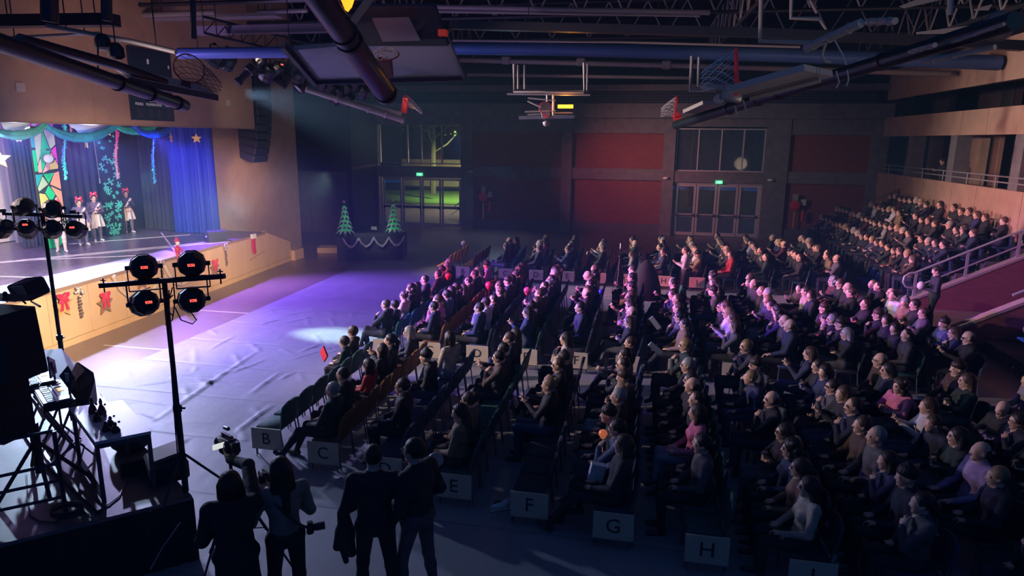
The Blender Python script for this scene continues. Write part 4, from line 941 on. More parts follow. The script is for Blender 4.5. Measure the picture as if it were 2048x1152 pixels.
rng = random.Random(21)
ORD = ['', 'first', 'second', 'third', 'fourth', 'fifth', 'sixth', 'seventh', 'eighth', 'ninth', 'tenth', 'eleventh', 'twelfth', 'thirteenth', 'fourteenth', 'fifteenth', 'sixteenth', 'seventeenth', 'eighteenth', 'nineteenth', 'twentieth', 'twenty first', 'twenty second', 'twenty third', 'twenty fourth', 'twenty fifth', 'twenty sixth']
LET = 'BCDEFGHIJKLMN'
def XR(i): return -5.45 + 1.055 * i
seats = []      # (block, letter, k, x, y, z, chair colour)
rowcol = ['dark green', 'brown', 'navy', 'dark green', 'dark grey', 'navy', 'dark green', 'dark grey', 'navy', 'dark grey', 'dark green', 'navy', 'dark grey']
for i, L in enumerate(LET):
    y0 = 8.95 - .26 * i if i < 8 else 7.0 - .2 * (i - 8)
    n1 = int((12.25 - y0) / .5) + 1
    for k in range(n1): seats.append(('near', L, k + 1, XR(i), y0 + k * .5, 0, rowcol[i]))
    if i < 12:
        c2 = 'teal' if i == 0 else rowcol[i]
        for k in range(11): seats.append(('middle', L, k + 1, XR(i), 13.72 + k * .52, 0, c2))
    if 1 <= i < 12:
        ye = 24.9 + .3 * (XR(i) + 3.7); k = 0
        while 22.5 + k * .54 < ye: seats.append(('far', L, k + 1, XR(i) - .12, 22.5 + k * .54, 0, 'teal' if i == 1 else rowcol[i])); k += 1
# who sits where; None = empty chair
FORCE = {('near', 'B', 1): None, ('near', 'B', 2): None, ('near', 'B', 3): None, ('near', 'B', 4): None, ('near', 'B', 5): None, ('near', 'B', 6): (CH, 'dark green coat', 'dark haired', 'short'), ('near', 'B', 7): (CH, 'brown jacket', 'brown haired', 'short'),
         ('near', 'C', 1): (9, 'dark green coat', 'grey haired', 'short'), ('near', 'C', 2): (0, 'black coat', 'dark haired', 'cropped'), ('near', 'C', 3): None, ('near', 'C', 5): (0, 'black coat', 'dark haired', 'bob'), ('near', 'C', 4): (CH, 'red jumper', 'black haired', 'bob'),
         ('middle', 'B', 1): (12, 'navy jacket', 'brown haired', 'cropped'), ('middle', 'B', 2): (CH, 'navy jacket', 'dark haired', 'short'), ('middle', 'B', 3): (3, 'cream coat', 'dark haired', 'bun'), ('middle', 'B', 4): (5, 'black coat', 'dark haired', 'curly'),
         ('middle', 'C', 1): (0, 'navy jacket', 'dark haired', 'short'), ('middle', 'C', 2): (4, 'pink top', 'brown haired', 'ponytail'), ('middle', 'D', 1): (0, 'dark blue jacket', 'dark haired', 'short'), ('middle', 'E', 1): (8, 'dark blue jacket', 'dark haired', 'long'), ('near', 'E', 1): (13, 'camel coat', 'dark haired', 'long'),
         ('near', 'E', 2): (3, 'camel coat', 'brown haired', 'bun'), ('near', 'I', 1): (3, 'cream coat', 'dark haired', 'long'), ('near', 'I', 2): (3, 'camel coat', 'dark haired', 'long'), ('near', 'G', 1): (9, 'charcoal jacket', 'brown haired', 'bob'), ('near', 'G', 2): (12, 'denim jacket', 'dark haired', 'short'), ('near', 'H', 2): (0, 'grey jumper', 'black haired', 'short'),
         ('near', 'F', 1): None, ('near', 'F', 2): None, ('near', 'D', 1): None, ('near', 'H', 1): None, ('near', 'D', 2): (10, 'black coat', 'dark haired', 'short'), ('near', 'F', 3): None, ('middle', 'I', 2): (8, 'lilac top', 'brown haired', 'long'), ('middle', 'I', 3): (3, 'white jumper', 'fair haired', 'long'), ('middle', 'F', 4): None,
         ('far', 'F', 4): (8, 'white jumper', 'dark haired', 'bun'), ('near', 'J', 4): (0, 'grey jumper', 'grey haired', 'cropped'), ('near', 'K', 3): (0, 'navy jacket', 'fair haired', 'short'), ('middle', 'G', 3): (6, 'lilac top', 'dark haired', 'long')}
empties = {('far', 'C'): .45, ('near', 'F'): .35, ('near', 'E'): .2, ('near', 'D'): .2, ('middle', 'F'): .2}
order = []
for s_ in seats:
    b, L, k, x, y, z, col = s_
    key = (b, L, k)
    if key in FORCE: occ = FORCE[key]; forced = True
    else:
        forced = False
        if rng.random() < empties.get((b, L), .10 if b != 'near' or x < 4 else .22): occ = None
        else:
            v = rng.randrange(14); fem = VAR[v][2]; 
            if rng.random() < .09: v = CH
            st_ = rng.choice(FH if fem else MH); occ = (v, rng.choices(PAL, PW)[0][0], rng.choices(HC, HW)[0][0], st_)
    order.append((s_, occ, (x * x + y * y)))
# raked tribune behind
tri = []
for r in range(4):
    X = 8.05 + .75 * r; z = .25 + .4 * r; k = 0; y = 21.95
    while y < 33.6:
        if rng.random() < .93 and not (y > 31.5 and r > 1): tri.append((r, k, X, y, z))
        y += .54 + rng.uniform(0, .03); k += 1
npeople = sum(1 for o in order if o[1]); 
NMAX = 300
order.sort(key=lambda t: t[2])
cnt = 0; crowd = []; cchairs = []; nch = 0
for (b, L, k, x, y, z, col), occ, d in order:
    jx, jy, jr = rng.uniform(-.03, .03), rng.uniform(-.03, .03), rng.uniform(-.14, .14)
    if (b, L, k) not in FORCE and occ and rng.random() < .12: jr += rng.choice([-.35, .3])
    if nch < 298:
        place_chair((x, y, 0), PI + rng.uniform(-.05, .05), col, '%s chair, %s block row %s, %s from its near end%s' % (col, b, L, ORD[k], '' if occ else ', empty'), 'chairs in the hall rows'); nch += 1
    else: cchairs.append((x, y, 0, col))
    if not occ: continue
    v, top, hc, st_ = occ
    if st_ == 'beanie' and hc == 'fair haired': hc = 'dark haired'
    gl_ = rng.random() < .10
    if cnt < NMAX - 8:
        lab = '%s %s in %s, %s block row %s, %s from near end' % (hc if st_ != 'beanie' else 'wool hatted', 'child' if v == CH else 'spectator', top, b, L, ORD[k])
        place_person((x + jx - .02, y + jy, z), PI + jr, v, top, hc, st_, lab, gl_, scale=rng.uniform(.96, 1.04)); cnt += 1
    else: crowd.append((x + jx, y + jy, z, PI + jr, v, top, hc, st_))
for r, k, X, y, z in tri:
    v = rng.randrange(14); fem = VAR[v][2]; crowd.append((X, y, z, PI + rng.uniform(-.5, .2), v, rng.choices(PAL, PW)[0][0], rng.choices(HC, HW)[0][0], rng.choice(FH if fem else MH)))
# the farthest spectators as one mass: low resolution bodies, real geometry
LOW = []
for k_ in (0, 1, 3, 4, 8, 12):
    s_ = VARSPEC[k_]; J = VAR[k_][1]; LOW.append((bake('low', human(J, coat=s_['coat'], female=s_.get('female', False)), .027, TR[s_['tr']]), J))
def arr(me):
    V = np.empty(len(me.vertices) * 3, np.float32); me.vertices.foreach_get('co', V); Q = np.empty(len(me.loops), np.int32); me.loops.foreach_get('vertex_index', Q); mi = np.empty(len(me.polygons), np.int32); me.polygons.foreach_get('material_index', mi)
    return V.reshape(-1, 3), Q.reshape(-1, 4), mi
LA = [(arr(m), J) for m, J in LOW]; HLOW = {s_: arr(hair_mesh(s_, .026)) for s_ in ('short', 'long', 'bob', 'curly')}
cm_ = [SK] + [mat('crowd_' + n.replace(' ', '_'), c, .8) for n, c in PAL] + [mat('crowd_' + n.replace(' ', '_'), c, .6) for n, c in HC] + [TR[1], TR[0], SHOE, LIP, EYE]
NP, NH = len(PAL), len(HC); Vs, Qs, Ms = [], [], []; off = 0
def push(V, Q, mi):
    global off
    Vs.append(V); Qs.append(Q + off); Ms.append(mi); off += len(V)
for (x, y, z, rz, v, top, hc, st_) in crowd:
    (V, Q, mi), J = LA[v % 6]; R = rotm(0, 0, rz); s_ = rng.uniform(.95, 1.04)
    ti = 1 + [n for n, c in PAL].index(top); hi_ = 1 + NP + [n for n, c in HC].index(hc); mp = np.array([0, ti, 1 + NP + NH + v % 2, 1 + NP + NH + 2, 1 + NP + NH + 3, 1 + NP + NH + 4])
    push((V * s_) @ R.T + np.array([x, y, z]), Q, mp[mi])
    hV, hQ, hm = HLOW['long' if st_ in ('long', 'ponytail') else 'bob' if st_ == 'bob' else 'curly' if st_ == 'curly' else 'short']
    push(((hV @ J['HR'].T + J['head']) * s_) @ R.T + np.array([x, y, z]), hQ, np.full(len(hQ), hi_))
V = np.concatenate(Vs); Q = np.concatenate(Qs); mi = np.concatenate(Ms)
me = bpy.data.meshes.new('crowd'); me.vertices.add(len(V)); me.vertices.foreach_set('co', V.astype(np.float32).ravel()); me.loops.add(len(Q) * 4); me.loops.foreach_set('vertex_index', Q.ravel().astype(np.int32)); me.polygons.add(len(Q)); me.polygons.foreach_set('loop_start', np.arange(0, len(Q) * 4, 4, dtype=np.int32)); me.polygons.foreach_set('loop_total', np.full(len(Q), 4, np.int32))
for m in cm_: me.materials.append(m)
me.polygons.foreach_set('material_index', mi.astype(np.int32)); me.polygons.foreach_set('use_smooth', np.ones(len(Q), bool)); me.update()
tag(link('crowd', me), 'farthest spectators, a dense seated crowd on the raked stand under the gallery', 'crowd', kind='stuff')
cc = M()
for x, y, z, col in cchairs:
    cc.box(x - .22, x + .22, y - .22, y + .22, z + .42, z + .47).obox((x + .25, y, z + .68), (.04, .45, .38), rotm(0, .15, 0), .02)
    for sx_ in (-1, 1):
        for sy in (-1, 1): cc.box(x + sx_ * .2 - .012, x + sx_ * .2 + .012, y + sy * .2 - .012, y + sy * .2 + .012, z, z + .42)
for r, k, X, y, z in tri: cc.box(X - .2, X + .2, y - .22, y + .22, z + .38, z + .44).box(X + .2, X + .26, y - .22, y + .22, z + .42, z + .75).box(X - .03, X + .03, y - .05, y + .05, z, z + .38)
if cc.v: thing('far_chairs', cc, mat('chair_navy'), 'mass of dark chairs under the farthest spectators', 'chairs', kind='stuff')
for i, L in enumerate(LET[:8]):
    row_sign(XR(i) + .02, 8.95 - .26 * i - .32, L, 'cream board lettered %s on the near end of the near block' % L)
    row_sign(XR(i) + .02, 13.40, L, 'cream board lettered %s on the near end of the middle block' % L)
    if 0 < i: row_sign(XR(i) - .1, 22.15, L, 'cream board lettered %s on the near end of the far block' % L)
row_sign(-6.0, 22.15, 'B', 'cream board lettered B on the near end of the far block')
for k in range(5):
    place_chair((-6.75, 22.4 + k * .52, 0), PI, 'yellow', 'yellow empty chair, %s from the near end of the foremost far row' % ORD[k + 1], 'yellow chairs at the far front')
    place_chair((-5.9, 22.5 + k * .52, 0), PI, 'brown', 'brown empty chair, %s from the near end behind the yellow chairs' % ORD[k + 1], 'brown chairs behind the yellow ones')
print('people', cnt, 'crowd', len(crowd), 'chairs', nch, 'crowd tris', len(Q) * 2)
# ------------------------------------------------------------------ grey sheeting over the court, laid in strips with folds
sheet = mat('grey_sheeting', (.27, .27, .31), .55, noise=.12, nscale=2, bump=.5, bscale=5, stretch=(1, .6, 1))
creases = [((300, 850), (520, 700)), ((470, 868), (545, 810)), ((330, 905), (372, 880)), ((500, 790), (560, 745)), ((215, 800), (330, 815)), ((260, 775), (345, 765)), ((395, 775), (440, 762)), ((600, 705), (640, 690)), ((520, 650), (560, 640)), ((560, 760), (590, 745)), ((450, 955), (560, 960)), ((640, 985), (700, 950)), ((270, 830), (310, 845)), ((420, 700), (470, 672))]
CR = [(G(*a)[:2], G(*b)[:2]) for a, b in creases]
_r = random.Random(5)
for q in range(70):
    c = np.array([_r.uniform(-10.4, -5), _r.uniform(6, 17)]); a = _r.choice([2.2, 2.35, .3, 1.2]) + _r.uniform(-.2, .2); l = _r.uniform(.15, .6); d = np.array([math.cos(a), math.sin(a)]) * l; CR.append((c - d, c + d))
def relief(x, y):
    h = .004 * np.sin(x * 1.3 + y * .7) + .003 * np.sin(x * 2.9 - y * 2.1)
    for k, (a, b) in enumerate(CR):
        ba = b - a; L = ba @ ba; px, py = x - a[0], y - a[1]; t = np.clip((px * ba[0] + py * ba[1]) / L, 0, 1); d2 = (px - t * ba[0]) ** 2 + (py - t * ba[1]) ** 2
        h = h + (.030 if k < 14 else .018) * np.exp(-d2 / (.032 ** 2)) * (1 - (2 * t - 1) ** 4)
    return h
sh = empty('floor_sheeting', (-10.6, 8, 0), 'grey sheeting laid in strips over the hall floor, with folds and creases', 'floor cover')
seams = [-2, 1.0, 2.6, 4.2, 5.9, 7.5, 9.1, 10.7, 12.3, 13.9, 15.5, 17.1, 18.7, 20.3, 21.9, 23.5, 25.1]
for a, b in zip(seams[:-1], seams[1:]):
    X0, X1 = -10.6, 7.4
    fine = a >= 4
    xs = np.concatenate([np.arange(X0, -3.5, .05), np.arange(-3.5, X1 + .01, .5)]) if fine else np.arange(X0, X1 + .01, 1.0)
    ys = np.arange(a + .004, b, .05) if fine else np.array([a + .004, b])
    ys = np.append(ys[ys < b - .02], b - .004)
    XX, YY = np.meshgrid(xs, ys, indexing='ij'); ZZ = relief(XX, YY) + .014 if fine else np.full(XX.shape, .014)
    edge = np.minimum(YY - a, b - YY); ZZ = ZZ - .012 * np.exp(-(edge / .012) ** 2); ZZ = np.maximum(ZZ, .002)
    V = np.stack([XX, YY, ZZ], -1).reshape(-1, 3) - np.array([-10.6, 8, 0]); nx, ny = XX.shape
    I, J = np.meshgrid(np.arange(nx - 1), np.arange(ny - 1), indexing='ij'); q0 = (I * ny + J).ravel(); Q = np.stack([q0, q0 + ny, q0 + ny + 1, q0 + 1], 1)
    me = bpy.data.meshes.new('strip'); me.vertices.add(len(V)); me.vertices.foreach_set('co', V.astype(np.float32).ravel()); me.loops.add(len(Q) * 4); me.loops.foreach_set('vertex_index', Q.ravel().astype(np.int32)); me.polygons.add(len(Q)); me.polygons.foreach_set('loop_start', np.arange(0, len(Q) * 4, 4, dtype=np.int32)); me.polygons.foreach_set('loop_total', np.full(len(Q), 4, np.int32)); me.polygons.foreach_set('use_smooth', np.ones(len(Q), bool)); me.materials.append(sheet); me.update()
    link('strip', me, sh)

# ------------------------------------------------------------------ raked stands on the right
bk_ = mat('stand_brick', (.13, .035, .045), .85, noise=.2, nscale=5)
stc = mat('stand_concrete', (.10, .09, .10), .85)
brs = brick_mat('stand_brickwork', (.17, .04, .05), (.13, .03, .042), (.10, .04, .05))
def stand(y0, y1, xa, name, lab):
    e = empty(name, (xa, (y0 + y1) / 2, 0), lab, 'stand')
    for r in range(5):
        x = xa + .75 * r; part('step', M().box(x, x + .75, y0, y1, 0, .25 + .4 * r - .003), stc, e, wrl=True)
    return e
ta = stand(21.72, 34.6, 7.68, 'seating_stand', 'raked concrete stand full of spectators below the right gallery')
tb = stand(2.0, 17.2, 8.1, 'seating_stand', 'nearly empty raked stand in the dark at the right edge')
def parapet(y, xa, za, xb, zb, lab, base=0.0):
    e = empty('parapet_wall', (xa, y, 0), lab, 'wall')
    part('brickwork', M().prism([(0, base), (xb - xa, base), (xb - xa, zb - .06), (0, za - .06)], 0, .22, (xa, y + .22, 0)), brs, e, wrl=True)
    part('coping', M().bar((xa, y + .11, za - .02), (xb, y + .11, zb - .02), .26, .07), mat('coping_stone', (.26, .2, .2), .8), e, wrl=True)
    return e
pa = parapet(21.45, 7.65, .10, 13.2, 2.92, 'sloping red brick end wall of the far raked stand')
pb_ = parapet(17.25, 7.45, .50, 13.2, 3.55, 'sloping parapet wall with pale coping at the near side of the gangway')
part('gangway_wall', M().box(10.9, 13.0, 17.5, 21.4, 0, 2.6), bk_, pa, wrl=True)
def railing(y, pts, posts, lab, hoop_=True, low=.45):
    e = empty('stand_railing', (pts[0][0], y, 0), lab, 'railing'); m = M()
    P_ = [np.array([x, y, z]) for x, z in pts]; m.tube(P_, .032, 7); part('top_rail', m, steel, e, True, wrl=True)
    part('low_rail', M().tube([p - np.array([0, 0, low]) for p in P_], .025, 6), steel, e, True, wrl=True)
    for (x, z0, z1) in posts: part('post', M().box(x - .035, x + .035, y - .02, y + .02, z0, z1), steel, e, wrl=True)
    if hoop_:
        x, z = pts[0]; part('end_loop', M().tube([(x, y, z), (x - .14, y, z - .02), (x - .26, y, z - .12), (x - .28, y, z - .28), (x - .2, y, z - .42), (x, y, z - low)], .032, 7), steel, e, True, wrl=True)
    return e
railing(21.56, [(8.0, 1.05), (9.1, 1.62), (10.4, 2.29), (13.0, 3.6)], [(8.05, .30, 1.07), (9.35, .95, 1.75), (10.62, 1.6, 2.4)], 'grey railing with a looped end on the brick end wall')
railing(17.36, [(8.6, 1.35), (10.9, 2.6)], [(9.7, 1.65, 1.95), (10.6, 2.1, 2.44)], 'thin rail on the parapet of the near gangway', False, .3)
for k in range(4):   # guard rail in the stand, seen edge on near the right border
    pass
e = empty('guard_rail', (10.3, 23.6, 1.9), 'metal guard rail of four bars inside the far stand at the right edge', 'railing')
for q in range(4): part('bar', M().tube([AY(1972, 436 + q * 17, 23.8), AY(2036, 446 + q * 17, 23.4)], .028, 6), steel, e, wrl=True)
for u in (1974, 2034): part('post', M().tube([AY(u, 434, 23.6), AY(u, 500, 23.6)], .03, 6), steel, e, wrl=True)
# blue tip up seats in the near dark stand and by the far stand
bseat = mat('blue_seat_plastic', (.02, .07, .55), .35)
def blue_seat(x, y, z, rz, lab):
    e = empty('blue_seat', (x, y, z), lab, 'seat', 'blue moulded plastic seats', rz)
    bk2 = M(); rows = []; n = 7
    for j, (zz, w_, xx) in enumerate(((.40, .40, -.16), (.5, .43, -.2), (.65, .42, -.23), (.74, .34, -.25), (.78, .2, -.26))):
        for i in range(n): t = i / (n - 1) - .5; rows.append((xx - .06 * (.25 - t * t), t * w_, zz))
    R_ = len(rows); fs = [(j * n + i, j * n + i + 1, (j + 1) * n + i + 1, (j + 1) * n + i) for j in range(4) for i in range(n - 1)]
    bk2.add(rows + [(a - .02, b, c) for a, b, c in rows], fs + [tuple(R_ + q for q in f[::-1]) for f in fs])
    part('backrest', bk2, bseat, e, True); part('seat', M().obox((0.02, 0, .38), (.38, .42, .05), None, .02), bseat, e, 50)
    part('pedestal', M().box(-.05, .05, -.04, .04, 0, .36), stc, e)
for k, (x, y, r) in enumerate(((8.45, 13.35, 0), (8.45, 13.9, 0), (8.45, 12.75, 0), (8.45, 15.4, 0), (8.45, 16.0, 0), (9.2, 12.4, 1))):
    blue_seat(x, y, .25 + .4 * r, PI, 'empty blue plastic seat in the dark right stand, %s of those seen' % ['largest', 'second largest', 'lowest', 'fourth nearest', 'farthest', 'rightmost'][k])
blue_seat(7.35, 23.2, 0, PI, 'empty bright blue plastic seat at the foot of the far stand')
blue_seat(7.35, 23.8, 0, PI, 'smaller blue plastic seat beside the one at the foot of the far stand')

# ------------------------------------------------------------------ planter box with the two small trees
cl = mat('planter_cloth', (.05, .045, .055), .85, noise=.2)
bx = empty('covered_table', (-10.6, 25.3, 0), 'dark cloth covered block carrying the two small lit trees', 'table')
part('cloth_box', M().add([G(675, 524), G(806, 519), (-9.6, 26.6, 0), (-11.9, 25.6, 0)] + [tuple(G(675, 524)[:2]) + (.98,), tuple(G(806, 519)[:2]) + (.98,), (-9.6, 26.6, .98), (-11.9, 25.6, .98)], [(0, 3, 2, 1), (4, 5, 6, 7), (0, 1, 5, 4), (1, 2, 6, 5), (2, 3, 7, 6), (3, 0, 4, 7)]), cl, bx, wrl=True)
FLa, FRa = G(675, 524), G(806, 519)
def front(t, z, off=.03): p = FLa * (1 - t) + FRa * t; n_ = np.array([FRa[1] - FLa[1], -(FRa[0] - FLa[0]), 0]); n_ /= np.linalg.norm(n_); return np.array([p[0], p[1], z]) + n_ * off
garl = mat('silver_garland', (.62, .58, .58), .3, metal=.3)
gm = M(); rr = random.Random(2)
for s_ in range(4):
    a, b = .10 + .23 * s_, .10 + .23 * (s_ + 1)
    pts = [front(a + (b - a) * t, .93 - .34 * (1 - (2 * t - 1) ** 2), .05) for t in np.linspace(0, 1, 11)]; gm.tube(pts, .035, 6)
    for q in range(46):
        t = rr.random(); c = front(a + (b - a) * t, .93 - .34 * (1 - (2 * t - 1) ** 2), .06); gm.ell(c + np.array([rr.uniform(-.03, .03), 0, rr.uniform(-.04, .04)]), (.025, .025, .025), 5, 3)
thing('silver_garland', gm, garl, 'silver garland in four swags on the front of the dark block', 'garland')
def little_tree(loc, lab, mk=1.0):
    e = empty('christmas_tree', loc, lab, 'christmas tree', 'small green trees brightened by emission on the dark block')
    g1 = mat('tree_green', (.02, .55, .14), .35, emit=.2); g2 = mat('leaf_tip_frost', (.35, .60, .45), .4, emit=.05)  # emission put into the tree colours to brighten them; they are no lamps
    part('trunk', M().lathe([(.09, 0), (.05, .1), (.03, 1.15), (.01, 1.3)], 8), mat('trunk_dark', (.08, .06, .04), .8), e)
    for L_ in range(6):
        z = .22 + L_ * .18; R_ = .42 - L_ * .060; n = 11 - L_
        m = M(); m.cur = 0
        for q in range(n):
            a = 2 * PI * (q + .5 * (L_ % 2)) / n; d = np.array([math.cos(a), math.sin(a), 0]); s_ = np.array([-d[1], d[0], 0])
            p0 = np.array([0, 0, z + .12]); p1 = d * R_ * .55 + np.array([0, 0, z + .06]); p2 = d * R_ + np.array([0, 0, z - .10]); w_ = .075 * (1 - L_ * .09)
            m.cur = 0; m.add([p0 - s_ * .02, p1 - s_ * w_, p1 + s_ * w_, p0 + s_ * .02, p1 - s_ * w_ - [0, 0, .03], p1 + s_ * w_ - [0, 0, .03]], [(0, 1, 2, 3), (0, 4, 1), (3, 2, 5), (4, 5, 2, 1)])
            m.cur = 1; m.add([p1 - s_ * w_, p2, p1 + s_ * w_, p1 + d * .03 - [0, 0, .04]], [(0, 1, 2), (0, 3, 1), (3, 2, 1)])
        part('branch_tier', m, [g1, g2], e)
    part('top_star', M().prism(star(.07), -.01, .01, (0, 0, 1.38)), gold, e)
little_tree(tuple(list(G(691, 474, .98)[:2]) + [.98]), 'small green tree with frosted tips on the left end of the block')
little_tree(tuple(list(G(788, 470, .98)[:2]) + [.98]), 'small green tree with frosted tips on the right end of the block')
light('tree_spot', 'SPOT', (-10.6, 22.0, 4.6), (-10.6, 25, 1.6), (.8, 1, .85), 420, .1, 26, .8)
thing('low_box', M().obox((-13.0, 26.6, .12), (1.1, .8, .24), rotm(0, 0, .3), .02), ply, 'low pale wooden box on the floor left of the dark block', 'box')
thing('ornament_card', M().obox(G(748, 460, .98) + np.array([0, 0, .08]), (.25, .02, .14)), mat('card_white', (.6, .6, .6), .6), 'small pale card lying behind the right tree', 'card')
# ------------------------------------------------------------------ under the roof
gpipe = mat('roof_pipe_grey', (.30, .28, .29), .5, metal=.1); dpipe = mat('rig_dark_steel', (.04, .042, .055), .38, metal=.4)
beige = mat('pipe_beige', (.40, .36, .32), .5); duct = mat('blue_duct_sleeve', (.06, .12, .30), .4, metal=.2)
light('roof_violet', 'SPOT', (-13.4, 12, 5.2), (-2, 20, 8.4), (.62, .42, 1), 800, .3, 60, 1)  # these roof spots are added, without fixtures, to light the steelwork
light('roof_blue', 'SPOT', (-10, 23, 5.6), (0, 27, 8.2), (.25, .35, 1), 380, .3, 80, 1)
light('roof_warm', 'SPOT', (7.8, 12, 3.0), (3, 20, 8.4), (1, .75, .6), 260, .5, 80, 1)
def htube(lab, pts, Y, r, mt=None, n=10, box=None, cat='pipe', group='long pipes and beams under the roof', name='roof_pipe'):
    P_ = [AY(u, v, Y) for u, v in pts]; c = P_[0]
    m = M()
    if box: 
        for a, b in zip(P_[:-1], P_[1:]): m.bar(a - c, b - c, box[0], box[1])
    else: m.tube([p - c for p in P_], r, n)
    o = thing(name, m, mt or gpipe, lab, cat, group, tuple(c), True if not box else False)
    hg = M(); top = 11.2
    for p in (P_[0] * .85 + P_[-1] * .15, P_[0] * .15 + P_[-1] * .85):
        if p[2] < 11: part('hanger', M().tube([p - c, (p[0] - c[0], p[1] - c[1], top - c[2])], .012, 5), dpipe, o)
    if hg.v: part('hanger', hg, dpipe, o)
    return o
htube('violet lit roof pipe at the top left', [(258, 31), (430, 24)], 18, .075)
htube('violet lit flat duct beside the top left pipe', [(285, 38), (400, 35), (560, 31)], 18.4, .05, box=(.5, .08))
htube('violet lit roof pipe left of the hanging mast', [(515, 24), (615, 21)], 18.2, .06)
htube('dark box beam across the top left corner', [(-20, 43), (230, 40)], 12, .1, dpipe, box=(.3, .22), name='roof_beam', cat='beam')
htube('dark box beam left of the hanging mast', [(392, 62), (675, 56)], 15, .1, mat('beam_plum', (.13, .10, .13), .6), box=(.3, .17), name='roof_beam', cat='beam')
htube('upper grey roof pipe at the top centre', [(868, 14), (1420, 25)], 21, .075)
htube('lower grey roof pipe at the top centre', [(868, 23), (1400, 31)], 21, .045)
htube('dark box beam right of the centre backboard', [(905, 50), (1530, 66), (2048, 92)], 19, .1, dpipe, box=(.25, .22), name='roof_beam', cat='beam')
htube('thin grey pipe below the dark box beam', [(905, 81), (1240, 84), (1600, 94)], 22, .035)
htube('long blue round duct across the roof', [(905, 96), (1100, 98), (1560, 110), (2000, 126)], 25, .23, duct, 16, name='air_duct', cat='duct')
htube('short blue duct seen left of the centre backboard', [(358, 107), (620, 104)], 14.2, .12, mat('blue_duct_near', (.08, .14, .45), .4, metal=.2), 14, name='air_duct', cat='duct')
htube('grey brown pipe below the blue duct', [(920, 120), (1380, 132), (1900, 148)], 28, .10, mat('pipe_taupe', (.26, .22, .21), .6))
htube('second grey brown pipe above the far wall', [(935, 149), (1380, 156)], 30.5, .075, mat('pipe_taupe'))
htube('purple edged pipe at the top left edge', [(0, 76), (200, 66)], 13, .03)
htube('grey roof pipe near the top left backstop', [(95, 52), (265, 83), (352, 104)], 11.5, .045, gpipe)
# pipe couplings
for k, (u, v, Y) in enumerate(((1012, 121, 28), (1162, 124, 28), (1333, 130, 28))):
    p = AY(u, v, Y); thing('pipe_coupling', M().obox((0, 0, 0), (.34, .28, .30), None, .04), mat('pipe_taupe'), ['boxy pipe coupling left of the hanging frame', 'boxy pipe coupling right of the hanging frame', 'boxy pipe coupling left of the far right hoop'][k], 'coupling', loc=tuple(p))
# lattice trusses in both directions
def truss(a, b, depth, lab, nb=14, mt=None, r=.05):
    a = np.array(a, float); b = np.array(b, float); e = empty('roof_truss', tuple(a), lab, 'truss', 'lattice roof trusses')
    dz = np.array([0, 0, depth]); m = mt or dpipe
    part('top_chord', M().tube([a + dz, b + dz], r, 7), m, e, wrl=True); part('bottom_chord', M().tube([a, b], r * 1.2, 7), m, e, wrl=True)
    for k in range(nb):
        p = a + (b - a) * k / nb; q = a + (b - a) * (k + 1) / nb; s_ = (p, (p + q) / 2 + dz, q)
        part('web', M().tube([s_[0], s_[1]], r * .6, 5), mt or gpipe, e, wrl=True); part('web', M().tube([s_[1], s_[2]], r * .6, 5), mt or gpipe, e, wrl=True)
truss((-13.9, 17.5, 8.3), (16, 17.5, 8.3), 1.6, 'lattice truss across the hall, nearest one behind the masts', 20)
truss((-15, 23.3, 8.75), (16, 23.3, 8.75), 1.5, 'lattice truss across the hall above the long blue duct', 22)
truss((-18, 29.5, 8.9), (16, 29.5, 8.9), 1.4, 'lattice truss across the hall nearest to the far wall', 22)
truss((-8.6, 8, 8.0), (-8.6, 34, 8.6), 1.4, 'lattice truss running away above the front rows', 16)
truss((2.6, 8, 8.0), (2.6, 34, 8.6), 1.4, 'lattice truss running away above the middle rows', 16)
truss((9.0, 8, 7.9), (9.0, 34, 8.5), 1.2, 'lattice truss running away above the right stand', 16)
# hanging frames
def frame(pts, Y, r, lab, mt=None, top=True):
    P_ = [AY(u, v, Y) for u, v in pts]; c = P_[0]
    thing('steel_stay', M().tube([p - c for p in P_], r, 7), mt or gpipe, lab, 'steelwork', 'hanging steelwork under the roof', tuple(c), True)
frame([(1028, 128), (1028, 183), (1168, 183), (1168, 126)], 23.4, .05, 'hanging steel frame in front of the far centre hoop')
frame([(1036, 130), (1036, 178)], 23.6, .035, 'inner left post of the frame by the far centre hoop')
frame([(1049, 130), (1049, 178)], 23.8, .035, 'second inner post of the frame by the far centre hoop')
frame([(1175, 128), (1174, 184)], 23.6, .03, 'thin post right of the frame by the far centre hoop')
frame([(1384, 112), (1380, 181), (1432, 182)], 14, .035, 'hanging steel frame left of the large right net')
frame([(1398, 114), (1396, 171), (1434, 172)], 14.4, .03, 'inner frame left of the large right net')
frame([(1523, -20), (1520, 82), (1640, 86)], 12, .04, 'tall beige steel frame at the top right of centre', beige)
frame([(1584, -20), (1582, 36), (1640, 38)], 12.5, .035, 'short beige steel frame right of the tall one', beige)
frame([(1902, -20), (1900, 30)], 10, .035, 'beige vertical post hanging at the top right', beige)
frame([(1620, 0), (1634, 26)], 16, .03, 'slanting grey stay at the top right'); frame([(1640, 40), (1652, 58)], 16, .03, 'small slanting stay below the top right stay')
frame([(99, -30), (100, 44)], 9, .12, 'dark thick post at the top left', dpipe); frame([(213, -30), (214, 42)], 9.4, .08, 'second dark post at the top left', dpipe); frame([(386, -30), (387, 78)], 9.8, .045, 'dark thin post left of the lantern cluster', dpipe)
